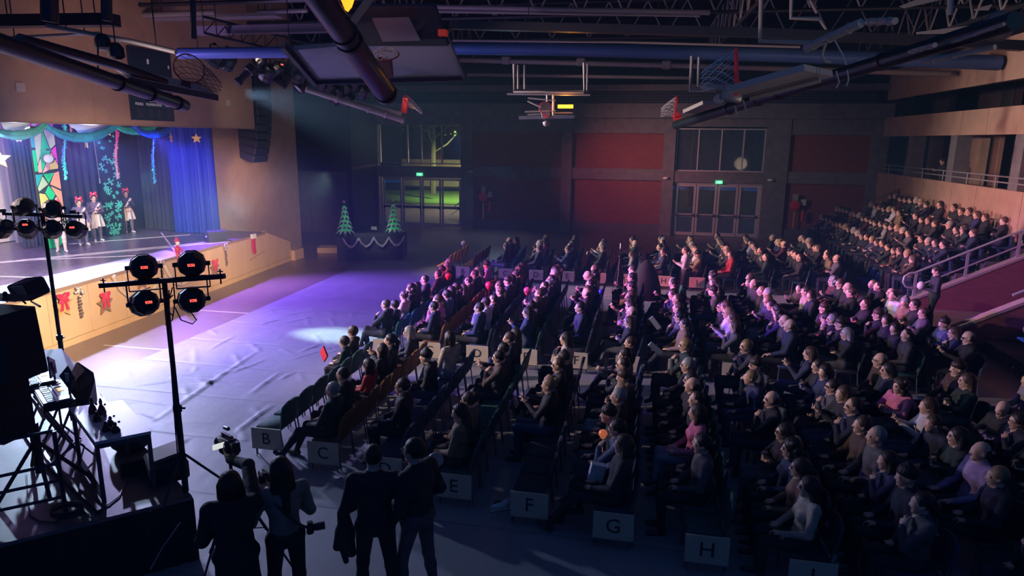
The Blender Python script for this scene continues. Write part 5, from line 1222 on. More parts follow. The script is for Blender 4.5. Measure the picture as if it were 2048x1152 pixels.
# gusset plates on the right
for k, (pts, Y) in enumerate(((([1835, 64], [1948, 50], [1940, 66], [1835, 68]), 14), (([1950, 18], [1985, 8], [1978, 20], [1950, 20]), 14), (([1800, 12], [1830, 0], [1880, 0], [1810, 16]), 14))):
    P_ = [AY(u, v, Y) for u, v in pts]; c = P_[0]; n = len(P_); P_ = [p - c for p in P_]
    thing('gusset_plate', M().add(P_ + [p + np.array([0, .04, 0]) for p in P_], [tuple(range(n - 1, -1, -1)), tuple(range(n, 2 * n))] + [(i, (i + 1) % n, n + (i + 1) % n, n + i) for i in range(n)]), beige, ['pale triangular plate under the right roof beams', 'small pale plate at the top right corner', 'pale slanting plate at the top right'][k], 'plate', loc=tuple(c))

# ------------------------------------------------------------------ basketball backstops
orange = mat('rim_red', (.75, .04, .06), .4, emit=.05); netm = mat('net_cord', (.62, .60, .60), .8)
def ring_net(e, c, nrm, r, net_dir, L, nmat=None, rmat=None, squash=.42):
    c = np.array(c, float); n = np.array(nrm, float); n /= np.linalg.norm(n); a = np.cross(n, [0, 0, 1]) if abs(n[2]) < .9 else np.cross(n, [1, 0, 0]); a /= np.linalg.norm(a); b = np.cross(n, a)
    part('rim', M().tube([c + r * (a * math.cos(t) + b * math.sin(t)) for t in np.linspace(0, 2 * PI, 25)[:-1]], .011, 7, closed=True), rmat or orange, e, True, wrl=True)
    nd = np.array(net_dir, float); nd /= np.linalg.norm(nd); K = 12; rows = 5; m = M()
    def pt(j, k): t = j / rows; q = 1 - (1 - squash) * t ** .8; ang = 2 * PI * (k + .5 * (j % 2)) / K; return c + nd * L * t + (a * math.cos(ang) + b * math.sin(ang)) * r * q * .97 + np.array([0, 0, -.10 * t * t])
    for j in range(rows):
        for k in range(K):
            m.tube([pt(j, k), pt(j + 1, k if j % 2 == 0 else k + 1)], .0045, 4, cap=False); m.tube([pt(j, k), pt(j + 1, k - 1 if j % 2 == 0 else k)], .0045, 4, cap=False)
    part('net', m, nmat or netm, e, wrl=True)
def quad_slab(P_, th, d=(0, 0, 1)):
    P_ = [np.array(p, float) for p in P_]; n = np.cross(P_[1] - P_[0], P_[2] - P_[0]); n /= np.linalg.norm(n); n = n * th; k = len(P_)
    return M().add(P_ + [p + n for p in P_], [tuple(range(k - 1, -1, -1)), tuple(range(k, 2 * k))] + [(i, (i + 1) % k, k + (i + 1) % k, k + i) for i in range(k)])
# centre unit
p0 = AY(632, -14, 7.0); p1 = AY(773, 188, 9.4)
e = empty('basketball_backstop', tuple(p1), 'big folded backstop with dark round mast and glass board at top centre', 'basketball hoop')
d = (p1 - p0) / np.linalg.norm(p1 - p0)
part('mast', M().tube([p0 - d * .5, p0, p1 - d * .02, p1, p1 + d * .03], [.15, .15, .15, .13, .05], 20), dpipe, e, 50, wrl=True)
for t in (.33, .40, .985): q = p0 + (p1 - p0) * t; part('collar', M().tube([q - d * .03, q + d * .03], .165, 18), dpipe, e, 50, wrl=True)
part('brace', M().bar(AY(700, 52, 8.6), AY(745, -10, 8.2), .10, .03), beige, e, wrl=True)
bA, bB, bC, bD = AY(590, 96, 10.4), AY(628, 161, 11.2), AY(926, 153, 11.2), AY(893, 74, 10.4)
gl_board = mat('board_glass', (.75, .70, .85), .12, trans=.6)
part('glass_board', quad_slab([bA, bB, bC, bD], .02), gl_board, e, wrl=True)
fr = M()
for a, b in ((bA, bB), (bB, bC), (bC, bD), (bD, bA)): fr.bar(a, b, .06, .06)
part('board_frame', fr, mat('board_frame_grey', (.22, .22, .27), .4, metal=.3), e, wrl=True)
part('board_padding', M().bar(AY(628, 166, 11.22), AY(924, 158, 11.22), .13, .06).bar(AY(566, 90, 10.2), AY(632, 166, 11.2), .08, .12), mat('padding_navy', (.03, .04, .08), .6), e, wrl=True)
part('pale_strip', M().bar(AY(810, 148, 11.1), AY(905, 144, 11.1), .02, .07), mat('strip_olive', (.5, .52, .34), .5), e, wrl=True)
part('top_box', quad_slab([AY(718, 12, 10.0), AY(868, 12, 10.0), AY(896, 92, 10.3), AY(700, 92, 10.3)], .1), mat('padding_navy'), e, wrl=True)
part('lilac_plate', quad_slab([AY(745, 36, 9.94), AY(818, 34, 9.94), AY(842, 80, 10.2), AY(766, 82, 10.2)], -.02), mat('plate_lilac', (.22, .21, .34), .4), e, wrl=True)
part('red_block', M().obox(AY(886, 66, 10.2), (.12, .12, .09)), mat('red_block', (.75, .06, .04), .4, emit=.12), e, wrl=True)
ring_net(e, AY(768, 112, 10.0), (0, -.45, .9), .225, (0, .1, .3), .22, rmat=mat('rim_dark', (.16, .04, .05), .4))
part('bracket', M().bar(AY(768, 118, 10.1), AY(772, 150, 10.3), .24, .05, up=(0, 1, 0)).obox(AY(722, 112, 8.9), (.14, .1, .1)), mat('bracket_brown', (.14, .05, .05), .5), e, wrl=True)
part('cable_coil', M().tube([AY(715 + 12 * math.cos(t) * 1.0, 126 + 7 * math.sin(t), 8.7 + .02 * t) for t in np.linspace(0, 12, 30)], .009, 5), mat('cable_black', (.015, .015, .02), .5), e, wrl=True)
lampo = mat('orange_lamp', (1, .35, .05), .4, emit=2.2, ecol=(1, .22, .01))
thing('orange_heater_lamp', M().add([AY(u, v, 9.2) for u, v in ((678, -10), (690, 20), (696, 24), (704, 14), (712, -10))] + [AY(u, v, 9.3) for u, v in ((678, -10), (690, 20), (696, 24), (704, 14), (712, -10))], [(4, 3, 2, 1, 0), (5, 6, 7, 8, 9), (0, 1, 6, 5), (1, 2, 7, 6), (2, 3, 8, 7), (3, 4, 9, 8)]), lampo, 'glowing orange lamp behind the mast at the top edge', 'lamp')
# left unit
p0 = AY(-40, 72, 5.4); p1 = AY(372, 212, 9.4); d = (p1 - p0) / np.linalg.norm(p1 - p0)
e = empty('basketball_backstop', tuple(p1), 'folded backstop with long dark mast and open hoop, top left', 'basketball hoop')
part('mast', M().tube([p0, p1 - d * .05, p1], [.09, .09, .07], 16), dpipe, e, 50, wrl=True)
for t in (.55, .74, .93): q = p0 + (p1 - p0) * t; part('collar', M().tube([q - d * .03, q + d * .03], .105, 14), dpipe, e, 50, wrl=True)
part('upper_tube', M().tube([AY(40, 78, 6.6), AY(230, 130, 8.2), AY(330, 165, 9.2)], .06, 10), dpipe, e, True, wrl=True)
bl = [AY(262, 163, 8.6), AY(434, 197, 10.4), AY(434, 189, 10.4), AY(262, 152, 8.6)]
part('board', quad_slab([AY(262, 160, 8.5), AY(434, 196, 10.2), AY(388, 171, 11.3), AY(225, 136, 9.6)], .05), mat('board_pale', (.45, .42, .40), .5), e, wrl=True)
part('board_edge', M().bar(AY(262, 162, 8.5), AY(434, 196, 10.2), .06, .09), mat('padding_navy'), e, wrl=True)
part('bracket', quad_slab([AY(360, 185, 9.7), AY(384, 188, 9.7), AY(382, 168, 9.9), AY(366, 166, 9.9)], .05), mat('rim_dark'), e, wrl=True)
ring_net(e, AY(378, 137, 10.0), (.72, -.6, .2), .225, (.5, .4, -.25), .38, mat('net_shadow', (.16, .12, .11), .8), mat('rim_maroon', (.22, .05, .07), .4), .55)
part('stay', M().tube([AY(196, 80, 8.0), AY(196, 158, 8.2)], .012, 5).tube([AY(256, 150, 8.8), AY(257, 183, 8.8)], .01, 5), dpipe, e, wrl=True)
# far left unit
p0 = AY(612, 178, 16); p1 = AY(808, 240, 17.5); d = (p1 - p0) / np.linalg.norm(p1 - p0)
e = empty('basketball_backstop', tuple(p1), 'small far backstop with beige mast and red bracket above the doors', 'basketball hoop')
part('mast', M().tube([p0, p1], [.07, .09], 12), beige, e, 50, wrl=True)
for t in (.3, .62, .8, .985): q = p0 + (p1 - p0) * t; part('collar', M().tube([q - d * .02, q + d * .02], .105, 12), beige, e, 50, wrl=True)
part('board', M().bar(AY(708, 205, 17), AY(800, 229, 17.6), .5, .10), mat('board_pale'), e, wrl=True)
part('bracket', M().bar(AY(808, 226, 17.6), AY(812, 196, 17.6), .14, .10, up=(0, 1, 0)), orange, e, wrl=True)
ring_net(e, AY(818, 204, 17.7), (.8, -.2, .5), .2, (.8, 0, -.35), .34)
# centre far unit
e = empty('basketball_backstop', tuple(AY(1095, 215, 23)), 'far centre backstop seen head on beside the orange heater', 'basketball hoop')
part('board', M().bar(AY(1040, 236, 23), AY(1150, 234, 23), .5, .10), mat('board_frame_grey'), e, wrl=True)
fr = M()
for (a, b) in (((1055, 202), (1082, 214)), ((1050, 224), (1110, 222)), ((1056, 196), (1110, 201)), ((1055, 230), (1100, 228)), ((1094, 190), (1094, 205)), ((1106, 188), (1106, 232)), ((1014, 188), (1180, 190))): fr.tube([AY(*a, 23), AY(*b, 23)], .035, 6)
part('frame', fr, gpipe, e, wrl=True)
ring_net(e, AY(1090, 216, 22.7), (.1, -1, .3), .2, (0, -.3, -.7), .2); part('bracket', M().obox(AY(1092, 233, 22.8), (.18, .12, .10)), orange, e, wrl=True); part('cap', M().ell(AY(1093, 246, 22.9), (.13, .13, .12)), gpipe, e, True, wrl=True)
e = empty('infrared_heater', tuple(AY(1130, 213, 23.2)), 'glowing orange tube heater beside the far centre hoop', 'heater')
part('element', M().tube([AY(1116, 213, 23.2), AY(1146, 213, 23.2)], .06, 10), mat('heater_glow', (1, .5, .05), .4, emit=5, ecol=(1, .33, .01)), e, True, wrl=True)
part('reflector', M().bar(AY(1106, 226, 23.2), AY(1146, 226, 23.2), .3, .04).bar(AY(1106, 232, 23.2), AY(1146, 232, 23.2), .3, .04).bar(AY(1092, 186, 23.3), AY(1168, 186, 23.3), .4, .05), mat('reflector_steel', (.6, .5, .45), .3, metal=.6), e, wrl=True)
light('heater_light', 'POINT', tuple(AY(1130, 206, 23.0)), None, (1, .4, .05), 22, .1)
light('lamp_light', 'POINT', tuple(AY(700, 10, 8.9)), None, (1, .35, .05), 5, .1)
# right small unit
e = empty('basketball_backstop', tuple(AY(1352, 215, 15)), 'small backstop with red rim pointing left, above the right doors', 'basketball hoop')
ring_net(e, AY(1352, 214, 15), (1, -.12, 0), .22, (-1, 0, -.05), .30)
part('bracket', M().bar(AY(1350, 226, 15), AY(1358, 242, 15), .16, .12, up=(0, 1, 0)), orange, e, wrl=True)
part('board', M().bar(AY(1384, 224, 14.6), AY(1424, 206, 14.2), .5, .07), mat('board_pale'), e, wrl=True)
part('arm', M().tube([AY(1360, 246, 15), AY(1500, 205, 13.5)], .05, 8).tube([AY(1362, 252, 15), AY(1362, 238, 15)], .08, 8), dpipe, e, True, wrl=True)
# large right unit
p0 = AY(1352, 250, 12.5); p1 = AY(2030, 42, 6.2); d = (p1 - p0) / np.linalg.norm(p1 - p0)
e = empty('basketball_backstop', tuple(AY(1470, 142, 7.5)), 'large right backstop with big white net and long dark mast', 'basketball hoop')
part('mast', M().tube([p0, p0 + d * .04, p1], [.075, .075, .075], 18), mat('mast_green_dark', (.025, .045, .05), .4, metal=.3), e, 50, wrl=True)
for t in (.30, .42, .5, .78): q = p0 + (p1 - p0) * t; part('clamp', M().tube([q - d * .02, q + d * .02], .09, 16), dpipe, e, 50, wrl=True)
ring_net(e, AY(1473, 143, 7.5), (1, -.18, .1), .225, (-1, 0, 0), .34)
part('bracket', M().tube([AY(1482, 163, 7.5), AY(1468, 178, 7.5), AY(1470, 190, 7.5)], .014, 6), orange, e, True, wrl=True)
part('board', M().bar(AY(1486, 183, 7.6), AY(1638, 141, 7.2), .75, .06), mat('board_pale'), e, wrl=True)
part('mechanism', M().obox(AY(1462, 194, 7.7), (.22, .14, .09), rotm(0, .2, 0), .01).lathe([(.05, -.05), (.06, 0), (.05, .05)], 12, rotm(PI / 2), AY(1438, 198, 7.7)).tube([AY(1444, 185, 7.7), AY(1450, 200, 7.7)], .02, 6).tube([AY(1486, 200, 7.7), AY(1494, 228, 7.7)], .01, 6).tube([AY(1470, 212, 7.7), AY(1474, 232, 7.7)], .01, 6), mat('mechanism_grey', (.45, .43, .42), .4, metal=.4), e, 50, wrl=True)
part('arm', M().tube([AY(1500, 196, 7.6), AY(1640, 160, 7.3)], .03, 8).bar(AY(1585, 168, 7.6), AY(1636, 156, 7.5), .05, .06), beige, e, True, wrl=True)
part('cable', M().tube([AY(1669, 80, 7), AY(1684, 108, 7), AY(1692, 130, 7)], .008, 5).tube([AY(1672, 142, 7), AY(1678, 165, 7), AY(1672, 176, 7)], .008, 5).tube([AY(1694, 140, 7), AY(1697, 160, 7), AY(1692, 172, 7)], .008, 5), mat('cable_pale', (.4, .4, .42), .4), e, wrl=True)
# rods and bars at the far right
for k, (a, b, r, mt, lab, Y) in enumerate((((1612, 97), (1722, 46), .042, beige, 'beige pipe end pointing down left at the top right', 7.5), ((1735, 44), (1790, 42), .04, beige, 'short beige pipe at the top right', 9), ((1905, 84), (2008, 48), .014, gpipe, 'shiny thin rod at the top right', 6.5), ((1847, 124), (1990, 94), .022, beige, 'beige rod below the right mast', 7), ((1820, 104), (1870, 90), .02, beige, 'short beige rod above the right mast', 7))):
    P0, P1 = AY(*a, Y), AY(*b, Y - .6); m = M().tube([P0 * 0, P1 - P0], r, 10)
    for t in (.15, .45, .8): q = (P1 - P0) * t; dd = (P1 - P0) / np.linalg.norm(P1 - P0); m.tube([q - dd * .012, q + dd * .012], r * 1.18, 10)
    thing('rigging_tube', m, mt, lab, 'pipe', 'loose tubes of the right backstop', tuple(P0), 30)
thing('cable_loop', M().tube([AY(u, v, 7.4) for u, v in ((1652, 86), (1647, 98), (1644, 112), (1650, 122), (1662, 124))], .014, 6), beige, 'curved beige pipe hanging from the top right pipe', 'pipe')
q = AY(1996, 55, 6.6)
q = AY(1994, 52, 10); q = AY(1996, 52, 10)
thing('round_floodlight', M().lathe([(.05, -.08), (.14, -.06), (.15, .0), (.13, .03), (.02, .05)], 16, rotm(PI / 2), AY(1997, 53, 8)), mat('flood_brown', (.20, .14, .13), .4), 'unlit round floodlight between two pale plates at the top right', 'lamp', smooth=50)
# ------------------------------------------------------------------ lantern bars over the stage front
def lbar(a, b, Ya, Yb, lab, hang=()):
    P0, P1 = AY(*a, Ya), AY(*b, Yb)
    e = empty('lighting_bar', tuple(P0), lab, 'lighting bar')
    part('pipe', M().tube([P0, P1], .03, 8), dpipe, e, True, wrl=True); up_ = np.array([0, 0, .35]); part('upper_pipe', M().tube([P0 + up_, P1 + up_], .03, 8), dpipe, e, True, wrl=True)
    m = M()
    for k in range(10): p = P0 + (P1 - P0) * k / 10; q = P0 + (P1 - P0) * (k + 1) / 10; m.tube([p, q + up_], .012, 5).tube([p, p + up_], .012, 5)
    part('lattice', m, dpipe, e, wrl=True); part('hanger', M().tube([P0, (P0[0], P0[1], 11.2)], .01, 5).tube([P1, (P1[0], P1[1], 11.2)], .01, 5), dpipe, e, wrl=True)
lbar((408, 66), (642, 122), 14.5, 16.5, 'dark lattice lighting bar carrying lanterns over the stage front')
lbar((588, 158), (742, 170), 18.5, 20, 'second lattice lighting bar beyond the centre backstop')
LL = [((431, 118), 14.6, (-15, 14, 1), 1.0), ((457, 124), 14.8, (-15, 16, 1.5), 1.0), ((536, 146), 15.4, (-14, 18, 1), 1.1), ((553, 138), 15.5, (-15, 17, 3), 1.0), ((566, 158), 15.7, (-13, 13, 0), 1.1), ((582, 132), 15.9, (-16, 19, 1), 1.0), ((598, 150), 16.1, (-14, 20, 1), 1.0), ((520, 122), 15.2, (-15, 15, 2), .8), ((602, 172), 16.4, (-12, 12, 1), .9)]
for k, ((u, v), Y, to, s_) in enumerate(LL):
    par_can(AY(u, v, Y), to, 'black lantern %s on the bar over the stage front' % ['first from the left,', 'second from the left,', 'hanging in the thick of the cluster', 'with red display in the cluster', 'lowest of the cluster', 'behind the cluster centre', 'near the board corner', 'small, high up', 'last before the far bar,'][k], s_ * 1.15, k in (1, 3))
for k, (u, v) in enumerate(((648, 168), (664, 176), (680, 186), (697, 178), (712, 170), (728, 184), (698, 200), (672, 196))):
    par_can(AY(u, v, 19), (-14, 24, 1), 'black lantern on the far bar, %s' % ['leftmost', 'second from left', 'third from left', 'fourth from left', 'fifth from left', 'rightmost', 'lowest', 'lower left'][k], 1.15, False)
# profile spot
a = AY(474, 166, 14.8); b = AY(506, 134, 15.1); d = (b - a) / np.linalg.norm(b - a)
e = empty('profile_spotlight', tuple((a + b) / 2), 'long tubular spotlight tilted down left under the lighting bar', 'stage light')
part('barrel', M().tube([a, a + d * .1, a + d * .12, b - d * .18, b - d * .16, b], [.10, .10, .075, .085, .13, .12], 12), mat('lantern_black'), e, 50, wrl=True); part('yoke', M().bar(b - d * .2, b - d * .2 + np.array([0, 0, .4]), .04, .02), mat('lantern_black'), e, wrl=True)
# hanging lamps left
for k, (u, v, Y) in enumerate(((232, 102, 9.5), (205, 84, 9.5))):
    P_ = AY(u, v, Y); o = thing('hanging_lamp', M().lathe([(.05, .12), (.11, .05), (.12, -.08), (.07, -.12)], 12).tube([(0, 0, .1), (0, 0, .4)], .01, 5), mat('lantern_black'), ['dark round lamp hanging left of the score boards', 'small dark lamp hanging from the top left rig'][k], 'lamp', loc=tuple(P_), smooth=50)
# ------------------------------------------------------------------ the musicians' platform, lower left
ZP = .8
pc_, pb2, pl_ = G(383, 993, ZP), G(119, 698, ZP), G(0, 1088, ZP)
e1 = pb2; e3 = pl_ + (pl_ - pc_) * .4; e4 = e1 + (e3 - pc_)
pw = mat('platform_boards', (.20, .15, .14), .48, noise=.45, nscale=2.2, bump=.1, bscale=3)
pf = empty('music_platform', (-7, 6.5, 0), 'low platform with glossy brown boards and a black skirt, lower left', 'platform')
pts = [pc_, e1, e4, e3]; nrm_ = lambda z: [np.array([p[0], p[1], z]) for p in pts]
m = M(); m.add(nrm_(ZP - .05) + nrm_(ZP), [(3, 2, 1, 0), (4, 5, 6, 7), (0, 1, 5, 4), (1, 2, 6, 5), (2, 3, 7, 6), (3, 0, 4, 7)])
if np.cross(pts[1] - pts[0], pts[2] - pts[0])[2] < 0: m.f = [f[::-1] for f in m.f]
part('deck', m, pw, pf, wrl=True)
m = M()
for a, b in ((pts[3], pts[0]), (pts[0], pts[1])):
    n = 60; vs = []
    d = (b - a) / np.linalg.norm(b - a); nn = np.array([d[1], -d[0], 0]) * (1 if a is pts[3] else 1)
    if (nn @ (a - sum(pts) / 4)) < 0: nn = -nn
    for i in range(n + 1):
        o = .02 + .012 * math.sin(i * 1.3); p = a + (b - a) * i / n + nn * o; vs += [(p[0], p[1], .0), (p[0], p[1], ZP - .04)]
    m.add(vs, [(2 * i, 2 * i + 2, 2 * i + 3, 2 * i + 1) for i in range(n)])
part('skirt', m, mat('skirt_black', (.012, .014, .022), .9), pf, wrl=True)
part('edge_trim', M().bar(pts[3] + np.array([0, 0, -.02]), pts[0] + np.array([0, 0, -.02]), .03, .03), mat('trim_alloy', (.25, .22, .24), .4, metal=.5), pf, wrl=True)
# table with wind of small bottles
zt = ZP + .75
T1_, T2_, T3_, T4_ = G(140, 815, zt), G(245, 800, zt), G(302, 862, zt), G(190, 884, zt)
tb_ = empty('side_table', (*(((T1_ + T3_) / 2)[:2]), ZP), 'plain grey topped table with metal legs standing on the platform', 'table')
part('table_top', M().add([p - [0, 0, .035] for p in (T1_, T2_, T3_, T4_)] + [T1_, T2_, T3_, T4_], [(0, 1, 2, 3), (7, 6, 5, 4), (0, 4, 5, 1), (1, 5, 6, 2), (2, 6, 7, 3), (3, 7, 4, 0)]), mat('table_laminate', (.58, .54, .62), .4), tb_, wrl=True)
cc_ = (T1_ + T2_ + T3_ + T4_) / 4
for p in (T1_, T2_, T3_, T4_):
    q = p + (cc_ - p) * .07; part('leg', M().tube([(q[0], q[1], ZP), (q[0], q[1], zt - .035)], .024, 9), mat('leg_steel', (.12, .12, .15), .4, metal=.5), tb_, True, wrl=True)
part('apron', M().bar(T4_ + (cc_ - T4_) * .08 - [0, 0, .07], T3_ + (cc_ - T3_) * .08 - [0, 0, .07], .02, .07).bar(T4_ + (cc_ - T4_) * .08 - [0, 0, .07], T1_ + (cc_ - T1_) * .08 - [0, 0, .07], .02, .07).bar(T2_ + (cc_ - T2_) * .08 - [0, 0, .07], T3_ + (cc_ - T3_) * .08 - [0, 0, .07], .02, .07), mat('leg_steel'), tb_, wrl=True)
part('foot_rail', M().bar(T1_ + (cc_ - T1_) * .07 - [0, 0, .68], T4_ + (cc_ - T4_) * .07 - [0, 0, .68], .05, .03), mat('skirt_black'), tb_, wrl=True)
dk_ = mat('bell_dark', (.05, .035, .04), .25, metal=.6)
for k, (u, v) in enumerate(((186, 826), (204, 828), (195, 842), (213, 862), (232, 864), (222, 852))):
    p = G(u, v, zt); e = empty('table_ornament', tuple(p), 'small dark knobbed ornament on the side table, %s' % ['tall, back left', 'tall, back right', 'left of the middle', 'front left', 'front right', 'between the two front ones'][k], 'ornament', 'dark ornaments on the side table')
    hh = .20 if k < 2 else .12
    part('body', M().lathe([(.045, 0), (.05, .02), (.035, hh * .4), (.015, hh * .6), (.02, hh * .8), (.008, hh)], 10), dk_, e, True); rr = random.Random(k)
    for q in range(5):
        a = q * 2.5; part('knob', M().ell((.045 * math.cos(a), .045 * math.sin(a), .03 + .025 * q), (.014, .014, .014), 7, 5), dk_, e, True)
# keyboards on stands
kw = mat('keyboard_silver', (.26, .25, .25), .5, metal=.1); kb_ = mat('keyboard_black', (.03, .03, .04), .4); wk = mat('keys_white', (.30, .30, .38), .4); lcd = mat('lcd_amber', (.9, .5, .05), .4, emit=1.0, ecol=(1, .5, .06))
def keyboard(c00, c10, c11, lab, bright=False):
    """c00 near-left corner, c10 far-left, c11 far-right of the top"""
    c00, c10, c11 = [np.array(p) for p in (c00, c10, c11)]; X = c11 - c10; W_k = np.linalg.norm(X); X /= W_k; Yv = c10 - c00; Yv -= X * (Yv @ X); D = np.linalg.norm(Yv); Yv /= D; Z = np.cross(X, Yv); Z = Z if Z[2] > 0 else -Z
    e = empty('keyboard', tuple(c00), lab, 'keyboard'); R = np.stack([X, Yv, Z], 1)
    def bb(x0, x1, y0, y1, z0, z1): return M().obox(c00 + X * (x0 + x1) / 2 + Yv * (y0 + y1) / 2 + Z * (z0 + z1) / 2, (x1 - x0, y1 - y0, z1 - z0), R)
    part('body', bb(0, W_k, 0, D, -.09, 0), kb_, e, wrl=True); part('panel', bb(.02, W_k - .02, D * .45, D - .02, 0, .012), kw, e, wrl=True)
    part('speaker_strip', bb(.03, W_k * .22, D * .5, D - .04, .012, .02), kb_, e, wrl=True); part('speaker_strip', bb(W_k * .8, W_k - .03, D * .5, D - .04, .012, .02), kb_, e, wrl=True)
    part('screen', bb(W_k * .42, W_k * .56, D * .66, D * .84, .012, .018), lcd, e, wrl=True)
    bt = M()
    for q in range(12): s_ = W_k * (.26 + .045 * q); bt.obox(c00 + X * s_ + Yv * D * .55 + Z * .015, (.016, .012, .01), R)
    for q in range(6): bt.obox(c00 + X * W_k * .36 + Yv * D * (.62 + .04 * q) + Z * .015, (.02, .008, .01), R)
    o = part('buttons', bt, kb_, e, wrl=True); o['kind'] = 'stuff'
    n = 36
    for q in range(n):
        x0 = .03 + (W_k - .06) * q / n; part('white_key', bb(x0 + .001, x0 + (W_k - .06) / n - .001, .01, D * .42, 0, .014), wk, e, wrl=True)
    for q in range(n):
        if q % 7 in (2, 6): continue
        x0 = .03 + (W_k - .06) * (q + .7) / n; part('black_key', bb(x0, x0 + (W_k - .06) / n * .55, D * .17, D * .42, .014, .024), kb_, e, wrl=True)
    return c00, X, Yv, Z, W_k, D
zk = 1.62
k1 = keyboard(G(61, 771, zk), G(119, 754, zk), G(147, 792, zk), 'front keyboard with amber display and grey panel, left of the table')
k2 = keyboard(G(29, 747, zk + .03), G(86, 731, zk + .03), G(112, 758, zk + .03), 'rear keyboard with blue lit keys, partly under the black speaker')
def xstand(k, lab):
    c, X, Yv, Z, W_k, D = k; e = empty('keyboard_stand', (c[0], c[1], ZP), lab, 'stand', 'crossed keyboard stands'); z1 = c[2] - .09
    for t in (.2, .8):
        a = c + X * W_k * t; b = a + Yv * D; part('leg', M().tube([(a[0], a[1], z1), (b[0], b[1], ZP)], .016, 7), mat('leg_steel'), e, wrl=True); part('leg', M().tube([(b[0], b[1], z1), (a[0], a[1], ZP)], .016, 7), mat('leg_steel'), e, wrl=True)
    a = c + X * .05; b = c + X * (W_k - .05); part('crossbar', M().tube([(a[0], a[1], z1 - .1), (b[0], b[1], z1 - .1)], .016, 7).bar((a[0], a[1], ZP + .03), (b[0], b[1], ZP + .03), .05, .04), mat('leg_steel'), e, wrl=True)
xstand(k1, 'crossed leg stand under the front keyboard'); xstand(k2, 'crossed leg stand under the rear keyboard')
# music desk boards behind the keyboards
def desk(u0, v0, u1, v1, u2, v2, u3, v3, Ya, Yb, lab, mt):
    P_ = [AY(u0, v0, Ya), AY(u1, v1, Yb), AY(u2, v2, Yb - .1), AY(u3, v3, Ya - .1)]; e = empty('music_stand', (P_[0][0], P_[0][1], ZP), lab, 'music stand')
    part('desk', quad_slab(P_, .02), mt, e, wrl=True); c = sum(P_) / 4; part('post', M().tube([(c[0], c[1], ZP + .02), c], .014, 7), mat('leg_steel'), e, wrl=True)
    for q in range(3): a = q * 2.1; part('foot', M().tube([(c[0], c[1], ZP + .2), (c[0] + .28 * math.cos(a), c[1] + .28 * math.sin(a), ZP + .01)], .011, 6), mat('leg_steel'), e, wrl=True)
    return e, c
e, c = desk(118, 752, 135, 731, 149, 754, 140, 782, 6.75, 6.85, 'dark metal music desk between front keyboard and black wedge', mat('desk_metal', (.06, .06, .075), .4, metal=.3))
part('page', M().obox(c + np.array([.02, -.03, 0]), (.05, .005, .13)), mat('page_pale', (.45, .45, .42), .6), e, wrl=True)
e, c = desk(97, 713, 110, 720, 114, 745, 103, 757, 7.1, 7.3, 'slatted music desk behind the rear keyboard', mat('desk_metal'))
part('page', M().obox(c + np.array([.02, -.03, 0]), (.03, .005, .16)), mat('page_violet', (.3, .25, .5), .6), e, wrl=True)
# black stage monitor; the brown light on its top is painted as tan
a = G(165, 800, ZP + .45); mon = empty('wedge_monitor', (a[0], a[1], ZP), 'black wedge monitor with a tan painted lit top, behind the side table', 'speaker')
Q_ = [AY(140, 748, 7.0), AY(154, 724, 7.4), AY(170, 741, 7.4), AY(150, 762, 7.0)]
P_ = [AY(135, 800, 6.9), AY(178, 800, 7.0), AY(190, 760, 7.4), AY(187, 745, 7.45), AY(156, 724, 7.45), AY(150, 760, 7.0)]
part('cabinet', quad_slab(P_, -.32), mat('cab_black', (.02, .02, .03), .55), mon, wrl=True); part('grille', quad_slab(Q_, .02), mat('lit_top_tan', (.25, .19, .15), .5), mon, wrl=True)
# long white topped desk behind the keyboards
w1, w2, w3, w4 = G(97, 699, 1.5), G(123, 697, 1.5), G(190, 770, 1.5), G(140, 790, 1.5)
wd = empty('white_desk', (*w2[:2], 0), 'white topped desk at the back edge of the music platform', 'table')
part('top', quad_slab([w1 + (w1 - w2) * 1.5, w2, w3, w4], .03), mat('desk_white', (.28, .31, .33), .7), wd, wrl=True)
for p in (w2 + (w1 - w2) * .2, w3 + (w4 - w3) * .2, w2 + (w3 - w2) * .5): part('leg', M().tube([(p[0], p[1], ZP), (p[0], p[1], 1.49)], .02, 7), mat('leg_steel'), wd, wrl=True)
# big black loudspeakers on a pole
cabm = mat('cab_carpet', (.02, .026, .042), .8, noise=.3, nscale=40)
sp_ = AY(80, 613, 5.7); s2 = AY(97, 742, 5.7); hz = sp_[2] - s2[2]
e = empty('loudspeaker', (sp_[0] - .35, 5.5, s2[2]), 'large black loudspeaker on a pole at the left edge', 'speaker')
part('cabinet', M().prism([(0, 0), (-1.1, 0), (-1.1, hz), (-.05, hz)], 0, .42, (s2[0], 5.70, s2[2]), (1, 0, 0), (0, 0, 1)), cabm, e, wrl=True)
part('badge', M().obox(AY(57, 672, 5.72) + np.array([0, -.0, 0]), (.03, .01, .09), rotm(0, .4, 0)), mat('badge_pale', (.5, .45, .4), .4), e, wrl=True)
e2 = empty('loudspeaker', (s2[0] - .5, 5.9, 1.9), 'second black loudspeaker below and behind the large one, left edge', 'speaker')
b1 = AY(60, 755, 5.9); part('cabinet', M().box(b1[0] - .9, b1[0] - .02, 5.5, 5.9, b1[2] - .62, b1[2] + .1), cabm, e2, wrl=True)
e3_ = empty('loudspeaker', (s2[0] - .6, 6.2, sp_[2]), 'smaller black cabinet standing on top of the large loudspeaker', 'speaker')
tpp = AY(47, 600, 5.9); part('cabinet', M().box(tpp[0] - .8, tpp[0], 5.8, 6.1, sp_[2] + .003, tpp[2]), cabm, e3_, wrl=True)
cx_, cy_ = b1[0] - .22, 6.05
st_e = empty('speaker_stand', (cx_, cy_, ZP), 'black tripod stand under the loudspeakers on the platform', 'stand')
